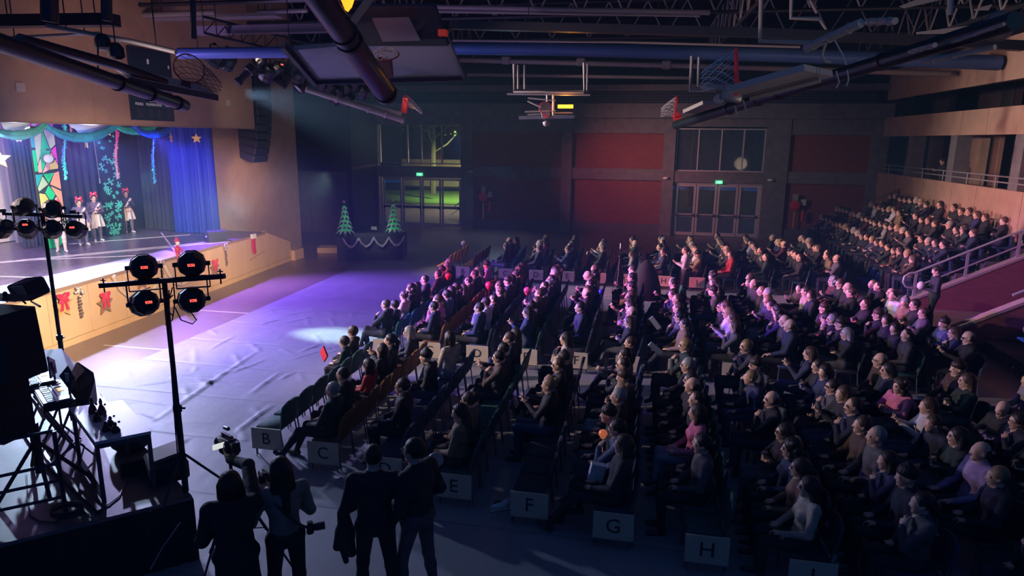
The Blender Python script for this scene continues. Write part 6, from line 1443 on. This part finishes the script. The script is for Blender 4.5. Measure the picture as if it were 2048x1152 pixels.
part('pole', M().tube([(cx_, cy_, ZP + .15), (cx_, cy_, b1[2] - .62)], .05, 10), mat('stand_black', (.02, .02, .03), .4, metal=.2), st_e, True, wrl=True)
for a in (.4, 2.5, 4.6, 5.6): part('leg', M().tube([(cx_, cy_, ZP + .55), (cx_ + .55 * math.cos(a), cy_ + .5 * math.sin(a), ZP + .03)], .022, 7), mat('stand_black'), st_e, True, wrl=True)
# small flood / monitor box above the loudspeakers
c = AY(58, 578, 7.4); fm = empty('stage_monitor_box', tuple(c), 'grey fronted box monitor tilted on a bracket above the loudspeaker', 'speaker'); R = rotm(.25, -.15, -.25)
part('cabinet', M().obox(c, (.40, .30, .24), R, .03), cabm, fm, wrl=True); part('grille', M().obox(c + R @ np.array([.04, -.155, .02]), (.30, .02, .18), R), mat('grille_khaki', (.20, .20, .16), .5), fm, wrl=True)
part('bracket', M().bar(c + R @ np.array([-.1, -.17, .12]), c + R @ np.array([.1, -.17, -.14]), .015, .02).tube([c + R @ np.array([.1, -.1, -.14]), (sp_[0], 5.7, sp_[2])], .012, 6), mat('stand_black'), fm, wrl=True)
thing('microphone', M().ell(tuple(AY(10, 588, 6.0)), (.025, .025, .03), 8, 6).tube([AY(10, 588, 6.0), AY(15, 597, 6.0), AY(14, 604, 6.0)], .012, 6), mat('stand_black'), 'small dark microphone head on top of the loudspeakers', 'microphone', smooth=True)
# guard rail frame
gr_ = empty('guard_railing', (*G(133, 1035, ZP)[:2], ZP), 'black tubular guard frame with four bars at the lower left', 'railing'); gy = G(133, 1035, ZP)[1]
pb0, pb1 = G(133, 1035, ZP), AY(105, 862, gy)
part('post', M().tube([pb0, (pb0[0], pb0[1], pb1[2])], .022, 8), mat('rail_black', (.05, .05, .07), .4, metal=.4), gr_, True, wrl=True)
for (ul, vl, ur, vr) in ((-20, 887, 104, 862), (-20, 957, 116, 927), (-20, 990, 122, 960), (-20, 1025, 128, 993)): part('bar', M().tube([AY(ul, vl, gy - .25), AY(ur, vr, gy)], .018, 8), mat('rail_black'), gr_, True, wrl=True)
part('brace', M().bar(G(70, 905, ZP + .05) , G(200, 1022, ZP + .03), .05, .04), mat('stand_black'), gr_, wrl=True)
# light stands
def light_stand(base, top, half, tilt, lab, r=.028, zb=0.0):
    e = empty('light_stand', tuple(base), lab, 'light stand'); top = np.array(top); base = np.array(base); mt = mat('stand_black')
    m1 = base + (top - base) * .42
    part('pole', M().tube([base + [0, 0, .02], m1], r * 1.25, 10).tube([m1, top], r, 10), mt, e, True, wrl=True); part('collar', M().tube([m1 - [0, 0, .05], m1 + [0, 0, .03]], r * 1.7, 10).box(m1[0] + r, m1[0] + r + .07, m1[1] - .01, m1[1] + .01, m1[2] - .01, m1[2] + .01), mt, e, wrl=True)
    l, rr_ = top + np.array([-half[0], half[2] if len(half) > 2 else 0, -tilt]), top + np.array([half[1], -(half[2] if len(half) > 2 else 0), tilt])
    part('crossbar', M().bar(l, rr_, .05, .05), mt, e, wrl=True)
    for t in (.03, .97): q = l + (rr_ - l) * t; part('end_bolt', M().tube([q - [0, 0, .08], q + [0, 0, .08]], .008, 6).box(q[0] - .03, q[0] + .03, q[1] - .008, q[1] + .008, q[2] + .05, q[2] + .06), mt, e, wrl=True)
    for a in (.6, 2.7, 4.8): part('leg', M().tube([base + [0, 0, .5], base + [.45 * math.cos(a), .45 * math.sin(a), .02]], .014, 7), mt, e, True, wrl=True)
    return e, l, rr_
sb_ = G(372, 985, ZP); Yt = sb_[1]; tp = AY(340, 563, Yt); tp = np.array([sb_[0], sb_[1], tp[2]])
ls1, l1, r1 = light_stand(sb_, tp, (.80, .72), .09, 'tall light stand with four lanterns standing on the platform corner')
for k, (u, v, up_, to, lab) in enumerate(((288, 534, False, (-13.6, 16, 1.6), 'lantern above the bar of the tall stand, left'), (383, 528, False, (-13.6, 19, 2), 'lantern above the bar of the tall stand, right'), (290, 606, True, (-14, 13, .4), 'lantern hanging below the bar of the tall stand, left'), (384, 600, True, (-14, 17, .6), 'lantern hanging below the bar of the tall stand, right'))):
    par_can(AY(u, v, Yt + .02), to, lab, .98, True, 'lanterns on the tall light stand', up_)
cbm = mat('cable_black', (.015, .015, .02), .5)
for k, pts_ in enumerate((((345, 575), (338, 600), (332, 650), (345, 640), (350, 600)), ((350, 615), (362, 640), (385, 648), (393, 640), (380, 622)), ((346, 590), (330, 605), (333, 622), (345, 630)), ((300, 575), (285, 580), (300, 600)), ((338, 580), (340, 700), (350, 850), (360, 960)))):
    thing('cable', M().tube([AY(u, v, Yt - .06) for u, v in pts_], .007, 5), cbm, ['cable loop hanging left of the tall stand top', 'cable loop below the right hanging lantern', 'short cable tucked beside the tall stand top', 'thin cable over the left hanging lantern', 'long cable running down the tall stand pole'][k], 'cable', 'cables of the tall light stand', smooth=True)
b2 = np.array([-9.6, 9.25, 0.0]); q = AY(85, 430, 9.25); b2 = np.array([q[0], q[1], 0]); 
ls2, l2, r2 = light_stand(b2, q, (.75, .72), 0.0, 'second light stand behind the loudspeaker with six lanterns', .03)
for k, (u, v, up_, to, lab) in enumerate(((48, 413, False, (-15, 12, 2), 'lantern above the second stand bar, left'), (104, 417, False, (-15, 14, 2), 'lantern above the second stand bar, right'), (8, 456, True, (-15, 11, 1), 'lantern below the second stand bar, leftmost'), (54, 457, True, (-13, 13, .8), 'lantern below the second stand bar with a red display, left'), (105, 458, True, (-15, 14, 1), 'lantern below the second stand bar, dark, right'), (150, 459, True, (-13, 16, .8), 'lantern at the right end of the second stand bar'))):
    par_can(AY(u, v, 9.22), to, lab, 1.0, k in (3, 5), 'lanterns on the second light stand', up_)
thing('cable', M().tube([AY(u, v, 9.15) for u, v in ((20, 440), (30, 452), (38, 446), (60, 442), (72, 455), (80, 440))], .01, 5), cbm, 'tangled cable under the left half of the second stand bar', 'cable', 'cables of the second light stand')
thing('cable', M().tube([AY(u, v, 9.15) for u, v in ((92, 438), (112, 446), (126, 440), (136, 450), (148, 448))], .01, 5), cbm, 'cable drooping under the right half of the second stand bar', 'cable', 'cables of the second light stand')
# case on the platform corner
c = G(335, 950, ZP); ce = empty('equipment_case', tuple(c), 'dark equipment case with a shiny lid at the platform corner', 'case'); R = rotm(0, 0, -.75)
part('box', M().obox(c + np.array([0, 0, .12]), (.50, .42, .24), R, .03), cabm, ce, wrl=True); part('lid', M().obox(c + np.array([-.02, .04, .27]), (.40, .34, .06), R @ rotm(.15), .02), mat('lid_gloss', (.10, .08, .08), .15), ce, wrl=True)
c = G(275, 950, ZP); thing('open_lid', M().obox(c + np.array([0, 0, .1]), (.03, .34, .2), rotm(0, .3, -.75)), cabm, 'upright black lid leaning at the left of the equipment case', 'case')
cb2 = M().tube([G(u, v, ZP + .012) for u, v in ((250, 930), (252, 960), (240, 990), (218, 1008), (200, 1015), (190, 1022))], .009, 6)
thing('cable', cb2, mat('cable_grey', (.2, .2, .24), .4), 'pale cable curving over the platform beside the table leg', 'cable')
cb2 = M().tube([G(u, v, ZP + .012) for u, v in ((52, 950), (56, 1000), (60, 1030), (80, 1042), (110, 1045), (130, 1030), (165, 1022), (180, 1030))], .008, 6)
thing('cable', cb2, cbm, 'thin black cable running along the front of the platform', 'cable')
c = G(135, 1030, ZP); thing('cable_coil', M().tube([c + np.array([.16 * math.cos(t), .13 * math.sin(t), .02 + .004 * t]) for t in np.linspace(0, 19, 70)], .010, 5), cbm, 'coil of black cable on the front edge of the platform', 'cable')
c = G(250, 905, ZP); thing('black_bag', M().ell(c + np.array([.0, .1, .16]), (.26, .22, .2), 14, 9), mat('bag_black', (.02, .02, .028), .7, bump=.5, bscale=6), 'dark bag lying under the side table', 'bag', smooth=True)
# video tripod with camera and a monopod rod in front of the skirt
def tripod(base, top, lab, spread=.45, r=.014, a0=.3):
    e = empty('tripod', tuple(base), lab, 'tripod'); base = np.array(base, float); top = np.array(top, float); mt = mat('stand_black'); hub = base + (top - base) * .82; 
    part('column', M().tube([base + (top - base) * .45, top], r * 1.3, 9), mt, e, True, wrl=True); part('hub', M().lathe([(.03, -.05), (.05, -.03), (.05, .03), (.03, .06)], 10, None, hub), mt, e, True, wrl=True)
    for q in range(3):
        a = a0 + q * 2.094; f_ = base + np.array([spread * math.cos(a), spread * math.sin(a), .0]); mid = hub + (f_ - hub) * .55
        part('leg', M().tube([hub, mid], r * 1.2, 7).tube([mid, f_], r * .85, 7).tube([mid - (f_ - hub) * .02, mid + (f_ - hub) * .02], r * 1.7, 7), mt, e, True, wrl=True)
        part('spreader', M().tube([hub + (base - hub) * .5, hub + (f_ - hub) * .5], r * .5, 5), mt, e, wrl=True)
    return e
cam_p = AY(458, 893, 5.95)
tripod((cam_p[0], cam_p[1], 0), cam_p - [0, 0, .10], 'tall black tripod under the video camera', .62, a0=2.4)
vc = empty('video_camera', tuple(cam_p), 'black video camera with a lit flip out screen on the tall tripod', 'camera'); R = rotm(-.15, 0, .95); bl_ = mat('camera_black', (.018, .018, .024), .4)
part('body', M().obox(cam_p, (.15, .26, .18), R, .03).obox(cam_p + R @ np.array([0, -.17, .03]), (.08, .10, .10), R), bl_, vc, 40, wrl=True); part('lens', M().lathe([(.045, 0), (.05, .05), (.06, .12), (.05, .13)], 14, R @ rotm(-PI / 2), cam_p + R @ np.array([0, .15, .01])), bl_, vc, 40, wrl=True)
part('handle', M().bar(cam_p + R @ np.array([0, -.12, .12]), cam_p + R @ np.array([0, .14, .12]), .03, .03).bar(cam_p + R @ np.array([0, .12, .06]), cam_p + R @ np.array([0, .12, .13]), .03, .03).tube([cam_p + R @ np.array([.05, .1, .16]), cam_p + R @ np.array([.05, .2, .16])], .022, 8), bl_, vc, wrl=True)
part('screen', M().obox(cam_p + R @ np.array([-.12, -.05, .05]), (.12, .012, .06), R @ rotm(.3)), mat('cam_screen', (.8, .85, .8), .4, emit=.7), vc, wrl=True)
part('pan_arm', M().tube([cam_p + [0, 0, -.10], cam_p + R @ np.array([.10, -.38, -.28])], .011, 6), bl_, vc, wrl=True); part('head', M().lathe([(.04, -.14), (.055, -.11), (.05, -.06)], 12, None, cam_p), bl_, vc, wrl=True)
tripod((-3.62, 4.85, 0), (-3.55, 5.0, 1.1), 'folded black tripod standing right of the woman filming', .22, .012)
thing('monopod', M().tube([G(300, 1140, .3), G(325, 1095, .5), G(360, 1045, .78)], .007, 6), mat('rod_pale', (.5, .5, .52), .4, metal=.5), 'thin pale rod leaning against the black platform skirt', 'rod')
# ------------------------------------------------------------------ standing people
def standing(wrL=(.12, .24, .82), elL=(-.03, .26, 1.12), hdL=None, wrR=(.12, -.24, .82), elR=(-.03, -.26, 1.12), hdR=None, yaw=0, pitch=0, step=.06, wide=.0, lean=0.0):
    J = dict(pelvis=(0, 0, .94), chest=(.0 + lean * .4, 0, 1.27), neck=(.0 + lean * .6, 0, 1.455), head=(.03 + lean * .8, 0, 1.595), shL=(lean * .5, .18, 1.385), shR=(lean * .5, -.18, 1.385), HR=head_R(yaw, pitch))
    J.update(elL=elL, wrL=wrL, elR=elR, wrR=wrR); J['hdL'] = hdL or tuple(np.array(wrL) + np.array([.03, 0, -.09])); J['hdR'] = hdR or tuple(np.array(wrR) + np.array([.03, 0, -.09]))
    J.update(hpL=(0, .09, .92), hpR=(0, -.09, .92), knL=(.02 + step, .105 + wide, .50), knR=(.02 - step * .4, -.105 - wide, .50), anL=(step, .11 + wide * 1.6, .085), anR=(-step, -.11 - wide * 1.6, .085), toL=(.14 + step, .14 + wide * 1.6, .035), toR=(.14 - step, -.14 - wide * 1.6, .035))
    return J
def stand(loc, rz, J, top, tr, style, hc, lab, female=False, coat=1.0, scale=1.0, hs=1.0, vox=.0095, shoe=None, group=None, skirt=False, name='person'):
    me = sdf_mesh('standing_body', human(J, True, coat, female, hs, skirt), vox, [SK, TOP, TR[tr], shoe or SHOE, LIP, EYE])
    o = link(name, me, None, tuple(loc), (0, 0, rz)); o.scale = (scale,) * 3; o.color = (*top, 1); tag(o, lab, 'person', group)
    if style:
        h = link('hair', hair(style, True), o); h.location = J['head']; h.rotation_euler = Matrix(J['HR'].tolist()).to_euler(); h.color = (*dict(HC)[hc], 1); h.scale = (hs,) * 3
    return o
def hd(u, v, h): p = G(u, v, h); return (p[0], p[1], 0)
# the woman filming: right arm up at the camera
s1 = 1.06; L1 = hd(458, 943, 1.72 * s1); rz1 = 2.15
def loc2(o_loc, rz, s_, w):   # world point to the person's own frame
    d = (np.array(w, float) - np.array(o_loc)) / s_; c, s = math.cos(-rz), math.sin(-rz); return (d[0] * c - d[1] * s, d[0] * s + d[1] * c, d[2])
tgt = cam_p + np.array([.05, -.10, -.06]); w_ = np.array(loc2(L1, rz1, s1, tgt)); sh_ = np.array([0, -.18, 1.385]); vv_ = w_ - sh_
el_ = np.array(loc2(L1, rz1, s1, AY(496, 930, 5.55)))
J = standing(wrR=tuple(w_ - vv_ / np.linalg.norm(vv_) * .07), elR=tuple(el_), hdR=tuple(w_ + [0, 0, .03]), wrL=(.28, .10, 1.12), elL=(.02, .26, 1.10), hdL=(.36, .05, 1.16), pitch=-.2, yaw=-.1)
stand(L1, rz1, J, (.02, .022, .03), 1, 'bob', 'dark haired', 'person in a long black coat reaching up to the video camera', True, 1.2, s1, skirt=True)
s2_ = 1.05; L2 = hd(560, 916, 1.72 * s2_); rz2 = 2.35
J = standing(wrL=(.24, .17, 1.30), elL=(.10, .27, 1.10), hdL=(.30, .09, 1.36), wrR=(.22, -.02, 1.28), elR=(.05, -.26, 1.10), hdR=(.28, .04, 1.33), pitch=.05)
o = stand(L2, rz2, J, (.26, .24, .20), 1, 'long', 'dark haired', 'long haired woman in a beige jumper photographing, back to us', True, 1.04, s2_)
part('camera_strap', M().tube([(-.02, .15, 1.42), (-.13, .05, 1.28), (-.135, -.08, 1.10), (-.05, -.19, .98)], .014, 6), mat('strap_black', (.015, .015, .02), .6), o)
def cam_still(u, v, Y, rz, lab, world=None):
    p = world if world is not None else AY(u, v, Y); e = empty('photo_camera', tuple(p), lab, 'camera', None, rz)
    part('body', M().obox((0, 0, 0), (.07, .13, .09), None, .015).obox((0, 0, .05), (.05, .05, .03)), bl_, e, 40); part('lens', M().lathe([(.035, 0), (.04, .04), (.04, .11), (.034, .115)], 12, rotm(0, PI / 2), (.03, 0, 0)), bl_, e, 40); return e
def l2w(o_loc, rz, s_, p): c, s = math.cos(rz), math.sin(rz); p = np.array(p) * s_; return np.array([o_loc[0] + p[0] * c - p[1] * s, o_loc[1] + p[0] * s + p[1] * c, p[2]])
cam_still(0, 0, 0, rz2, 'still camera held up by the woman in the beige jumper', l2w(L2, rz2, s2_, (.33, .07, 1.39)))
cam_still(0, 0, 0, rz2 - 1.8, 'second still camera hanging at the right hip of the long haired woman', l2w(L2, rz2, s2_, (-.02, -.225, .95)))
s3 = 1.08; L3 = hd(745, 891, 1.72 * s3); rz3 = 1.9
J = standing(wrL=(.20, .12, 1.05), elL=(.0, .27, 1.10), hdL=(.28, .05, 1.08), wrR=(.20, -.12, 1.05), elR=(-.02, -.27, 1.10), hdR=(.28, -.05, 1.06), pitch=.12, wide=.03)
o3 = stand(L3, rz3, J, (.028, .026, .036), 1, 'cropped', 'dark haired', 'short haired man in a dark jacket standing at the front, back to us', False, 1.12, s3)
q = l2w(L3, rz3, s3, (.08, .30, .78)); jm = sdf_mesh('draped_jacket', [('c', (q + [.0, .0, .26], q + [.02, .02, .02], .06, .085), .03, 0, 1), ('c', (q + [.02, 0, .05], q + [.06, .03, -.20], .08, .05), .04, 0, 1), ('c', (q + [-.02, 0, .05], q + [-.07, -.02, -.12], .07, .045), .04, 0, 1), ('c', (q + [-.04, .02, -.08], q + [.0, .02, -.30], .045, .03), .03, 0, 1)], .012, [mat('jacket_black', (.02, .02, .028), .7, bump=.6, bscale=9)])
tag(link('draped_jacket', jm), 'dark jacket hanging over the left arm of the short haired man', 'jacket')
s4 = 1.08; L4 = hd(832, 878, 1.72 * s4); rz4 = 2.75
J = standing(wrL=(.14, .24, .90), elL=(-.03, .27, 1.13), wrR=(.18, -.14, 1.02), elR=(-.05, -.28, 1.12), hdR=(.24, -.06, 1.02), yaw=.15, wide=.02, step=.08)
o4 = stand(L4, rz4, J, (.02, .024, .032), 3, 'short', 'dark haired', 'tall man in a black jacket and grey trousers, face in profile', False, 1.2, s4)
g = link('glasses', GL, o4); g.location = J['head']; g.rotation_euler = Matrix(J['HR'].tolist()).to_euler()
# gangway and gallery
J = standing(wrL=(.26, .12, 1.12), elL=(.04, .26, 1.10), hdL=(.33, .06, 1.17), wrR=(.26, -.06, 1.12), elR=(.04, -.26, 1.10), hdR=(.33, .0, 1.17), pitch=.25)
Lg = (7.55, 18.9, .0); stand(Lg, PI - .1, J, (.02, .022, .04), 1, 'short', 'dark haired', 'person in a black coat standing in the brick gangway on the right', False, 1.1, 1.0, vox=.014)
q = l2w(Lg, PI - .1, 1, (.36, .10, 1.20)); thing('white_bag', M().ell(tuple(q), (.10, .09, .11), 10, 7), mat('bag_white', (.55, .52, .5), .6), 'round whitish bag held by the person in the gangway', 'bag', smooth=True)
pbal = AX(1885, 318, 11.5)
Lb = (11.55, pbal[1], 2.56); J = standing(wrL=(.26, .12, 1.20), elL=(.04, .24, 1.08), hdL=(.33, .06, 1.26), wrR=(.26, -.10, 1.20), elR=(.04, -.24, 1.08), hdR=(.33, -.04, 1.26), pitch=.3)
stand(Lb, PI, J, (.02, .02, .03), 1, 'short', 'dark haired', 'dark figure looking at a phone on the right gallery', False, 1.1, .98, vox=.016)
q = l2w(Lb, PI, .98, (.37, .02, 1.32)); thing('phone', M().obox(tuple(q), (.012, .075, .15), rotm(0, .4, 0), .004), mat('phone_black', (.02, .02, .025), .3), 'phone held by the dark figure on the gallery', 'phone')
pw_ = G(1375, 500, 1.62); J = standing(wrL=(.28, .08, 1.18), elL=(.06, .25, 1.10), hdL=(.36, .04, 1.25), wrR=(.28, -.06, 1.16), elR=(.06, -.25, 1.10), hdR=(.36, -.02, 1.22))
stand((pw_[0], 21.0, 0), PI, J, (.50, .42, .48), 1, 'ponytail', 'brown haired', 'woman in a white coat standing in the aisle behind the middle block', True, 1.1, .97, vox=.014)
ptr = (pw_[0] - 2.0, 21.1, 0); tripod(ptr, (ptr[0], ptr[1], 1.5), 'small tripod with a phone standing in the aisle before the right doors', .3, .012)
thing('phone', M().obox((ptr[0], ptr[1], 1.58), (.02, .08, .16), None, .004), mat('phone_lit', (.7, .7, .7), .4, emit=.5), 'pale phone on the small tripod in the aisle', 'phone')
# ---- the children on stage
whsh = mat('shoe_white', (.65, .62, .66), .5); shawl = mat('shawl_cream', (.60, .56, .55), .8, bump=.6, bscale=12); hbm = mat('headband_red', (.75, .02, .08), .5)
TRK = len(TR); TR.append(mat('leggings_violet_grey', (.12, .11, .17), .8)); TR.append(mat('leggings_white2', (.55, .5, .52), .8))
def stage_child(u, v, h, rz, J, top, tr, lab, outfit=True, vox=.011, hc='brown haired', style='short', loc=None):
    s_ = h / 1.74; p = loc if loc is not None else G(u, v, ZS); o = stand((p[0], p[1], ZS), rz, J, top, tr, style, hc, lab, True, .92, s_, 1.14, vox, whsh, 'children performing on stage')
    hb = M(); H0 = np.array(J['head']); 
    pts_ = [H0 + np.array([.02 + .0 * a, .112 * math.cos(a), .06 + .085 * math.sin(a)]) for a in np.linspace(-.2, PI + .2, 14)]; hb.tube(pts_, .02, 7)
    for q in (-1, 1): hb.ell(H0 + np.array([.02, q * .07, .19]), (.03, .05, .055), 10, 7)
    hb.ell(H0 + np.array([.04, 0, .165]), (.025, .05, .03), 8, 6); part('headband', hb, hbm, o, True)
    part('headband_spot', M().ell(H0 + np.array([.064, 0, .165]), (.008, .022, .018), 8, 6), mat('spot_white', (.85, .8, .8), .5), o, True)
    if outfit:
        sk = M(); n = 26; R0 = []
        for j, (z, r_) in enumerate(((1.02, .155), (.94, .185), (.80, .215), (.68, .235), (.60, .24))):
            for i in range(n):
                a = 2 * PI * i / n; rr_ = r_ + (.014 + .012 * j) * math.sin(a * 6) ; R0.append((rr_ * math.cos(a) * .85, rr_ * math.sin(a), z - (.06 * math.sin(a + .6) * j / 4 if j > 1 else 0)))
        sk.add(R0, [(j * n + i, (j + 1) * n + i, (j + 1) * n + (i + 1) % n, j * n + (i + 1) % n) for j in range(4) for i in range(n)])
        sk.bar((.13, .06, 1.0), (.20, -.10, .52), .12, .03, up=(1, 0, 0)).bar((.13, -.04, 1.0), (.16, -.18, .50), .10, .03, up=(1, 0, 0)); part('tied_shawl', sk, shawl, o, 50)
        part('sash', M().bar((.10, .15, 1.40), (.165, -.12, 1.04), .07, .02, up=(1, 0, 0)), shawl, o)
    return o
violet_top = (.14, .10, .20)
J1 = standing(wrL=(.08, .22, .86), elL=(-.02, .26, 1.12), wrR=(.08, -.24, .86), elR=(-.02, -.27, 1.12), step=.03)
stage_child(168, 490, 1.44, -.55, J1, violet_top, TRK, 'smaller girl in violet top, cream shawl and red headband on stage')
J2 = standing(wrL=(.22, .02, 1.10), elL=(.04, .25, 1.10), hdL=(.24, -.06, 1.10), wrR=(.23, -.02, 1.16), elR=(.04, -.25, 1.12), hdR=(.22, .07, 1.20), step=-.02)
stage_child(197, 482, 1.52, -.55, J2, violet_top, TRK, 'taller girl in violet top with crossed hands beside the snowflake panel')
J3 = standing(wrL=(.20, .16, 1.20), elL=(.03, .26, 1.15), hdL=(.26, .10, 1.28), wrR=(.18, -.16, 1.22), elR=(.02, -.26, 1.15), hdR=(.24, -.10, 1.30), step=.12)
stage_child(124, 503, 1.46, -.75, J3, (.55, .45, .45), TRK + 1, 'girl in pale costume and red headband before the stained glass panel', False, hc='fair haired', style='long')
J4 = standing(wrL=(.20, .05, 1.05), elL=(.02, .25, 1.12), wrR=(.18, -.05, 1.02), elR=(.02, -.25, 1.12))
p4 = G(262, 468, ZS); stage_child(0, 0, 1.5, -.6, J4, (.05, .04, .09), TRK, 'girl with red headband in the shadow right of the snowflake panel', True, loc=(p4[0] - .35, p4[1] + .35, ZS))
p5 = G(208, 470, ZS); stage_child(0, 0, 1.45, -.5, J4, (.10, .04, .09), TRK, 'child half hidden behind the left edge of the snowflake panel', False, loc=(p5[0] - .2, p5[1] + .25, ZS))
# music stand frame on stage by the white screen
p = G(60, 482, ZS); e = empty('stage_chair', (p[0], p[1], ZS), 'chrome framed chair on stage in front of the dark drape', 'chair')
part('frame', M().tube([(-.2, 0, .0), (-.2, 0, .45), (.2, 0, .45), (.2, 0, 0)], .014, 6).tube([(-.2, .4, .0), (-.2, .4, .45), (.2, .4, .45), (.2, .4, 0)], .014, 6).tube([(-.2, 0, .45), (-.26, 0, .85), (-.26, .4, .85), (-.2, .4, .45)], .014, 6), mat('chrome_bright', (.6, .6, .65), .2, metal=.8), e); part('seat', M().box(-.2, .2, .0, .4, .45, .48), mat('chair_pink', (.35, .15, .2), .7), e); part('backrest', M().box(-.27, -.24, .02, .38, .6, .85), mat('chair_pink'), e)
# ---- loose things in the audience
pr = G(648, 708, 1.05); thing('red_card', M().obox(tuple(pr), (.03, .21, .21), rotm(.78, 0, .9), .003), mat('card_red', (.75, .01, .04), .5), 'red square card held out in front of the first row child', 'card')
part_ = [((1310, 646), 1.15, .9, 'white programme sheet raised in the middle block'), ((1311, 697), 1.0, .7, 'grey programme sheet lower down in the aisle'), ((1193, 945), .75, .2, 'white bag on a lap beside the near block row G')]
for k, ((u, v), z, a, lab) in enumerate(part_): q = G(u, v, z); thing('programme' if k < 2 else 'paper_bag', M().obox(tuple(q), (.30, .02, .10) if k < 2 else (.18, .1, .24), rotm(0, a, .2)), mat('paper', (.62, .62, .64), .7), lab, 'paper' if k < 2 else 'bag')
bal = ((897, 553, 1.05, (.8, .03, .05), 'red printed balloon above the middle block first rows'), (978, 571, 1.05, (.85, .03, .10), 'red balloon between middle block rows C and D'), (1055, 582, 1.0, (.85, .08, .35), 'pink balloon held above middle block row E'), (1202, 583, 1.1, (.05, .08, .8), 'small blue balloon above middle block row G'), (1206, 868, 1.0, (.8, .2, .08), 'small orange glowing ball held near block row G'), (871, 920, 1.3, (.55, .45, .42), 'round pale paper fan behind the tall man'), (927, 487, 1.1, (.7, .66, .6), 'white balloon stick in the far block first row'))
for k, (u, v, z, c_, lab) in enumerate(bal):
    q = G(u, v, z); r_ = .10 if k not in (3, 4) else .06
    thing('balloon' if k != 5 else 'paper_fan', M().lathe([(.004, -r_ * 1.25), (r_ * .5, -r_ * .9), (r_ * .95, -.1 * r_), (r_, .2 * r_), (r_ * .8, .7 * r_), (r_ * .4, r_ * .98), (.005, r_ * 1.08)], 14, rotm(0, 0, 0), q) .tube([q + [0, 0, -r_ * 1.2], q + [0, 0, -.5]], .004, 4) if k != 5 else M().lathe([(.005, -.01), (.09, -.01), (.09, .01), (.005, .01)], 18, rotm(PI / 2, 0, .4), q), mat('balloon_%d' % k, c_, .35, emit=.35 if k == 4 else 0), lab, 'balloon' if k != 5 else 'fan', smooth=50)
q = G(1174, 506, 1.35); thing('phone', M().obox(tuple(q), (.012, .15, .08), rotm(0, .2, 0), .003), mat('phone_lit'), 'glowing phone held up above the far block', 'phone')
# tall dark camera cover in the aisle
q = G(1283, 600, 0); thing('covered_camera', M().lathe([(.5, 0), (.46, .4), (.34, .8), (.2, 1.08), (.06, 1.2)], 14, None, (.2, 20.9, 0)), mat('cover_black', (.006, .008, .016), .85, bump=.5, bscale=5), 'tall dark covered mound in the aisle before the far block', 'cover', smooth=True)
# bright striped shoe and pale trainer on the floor
for k, (u, v, lab) in enumerate(((1655, 1132, 'white trainer with three dark stripes right of the sign lettered I'), (1003, 1020, 'white trainer in the dark below near row E'))):
    q = G(u, v, .0); e = empty('trainer', tuple(q + [0, 0, .015]), lab, 'shoe', None, PI + .5)
    part('upper', M().ell((.02, 0, .05), (.14, .047, .045)).ell((-.06, 0, .08), (.06, .045, .05)), whsh, e, True); part('sole', M().obox((.01, 0, .012), (.30, .10, .024), None, .01), mat('sole_white', (.6, .58, .5), .6), e)
    for j in range(3): part('stripe', M().bar((.0 + .03 * j, -.049, .03), (.03 + .03 * j, -.02, .10), .014, .05), mat('stripe_dark', (.02, .02, .03), .6), e)
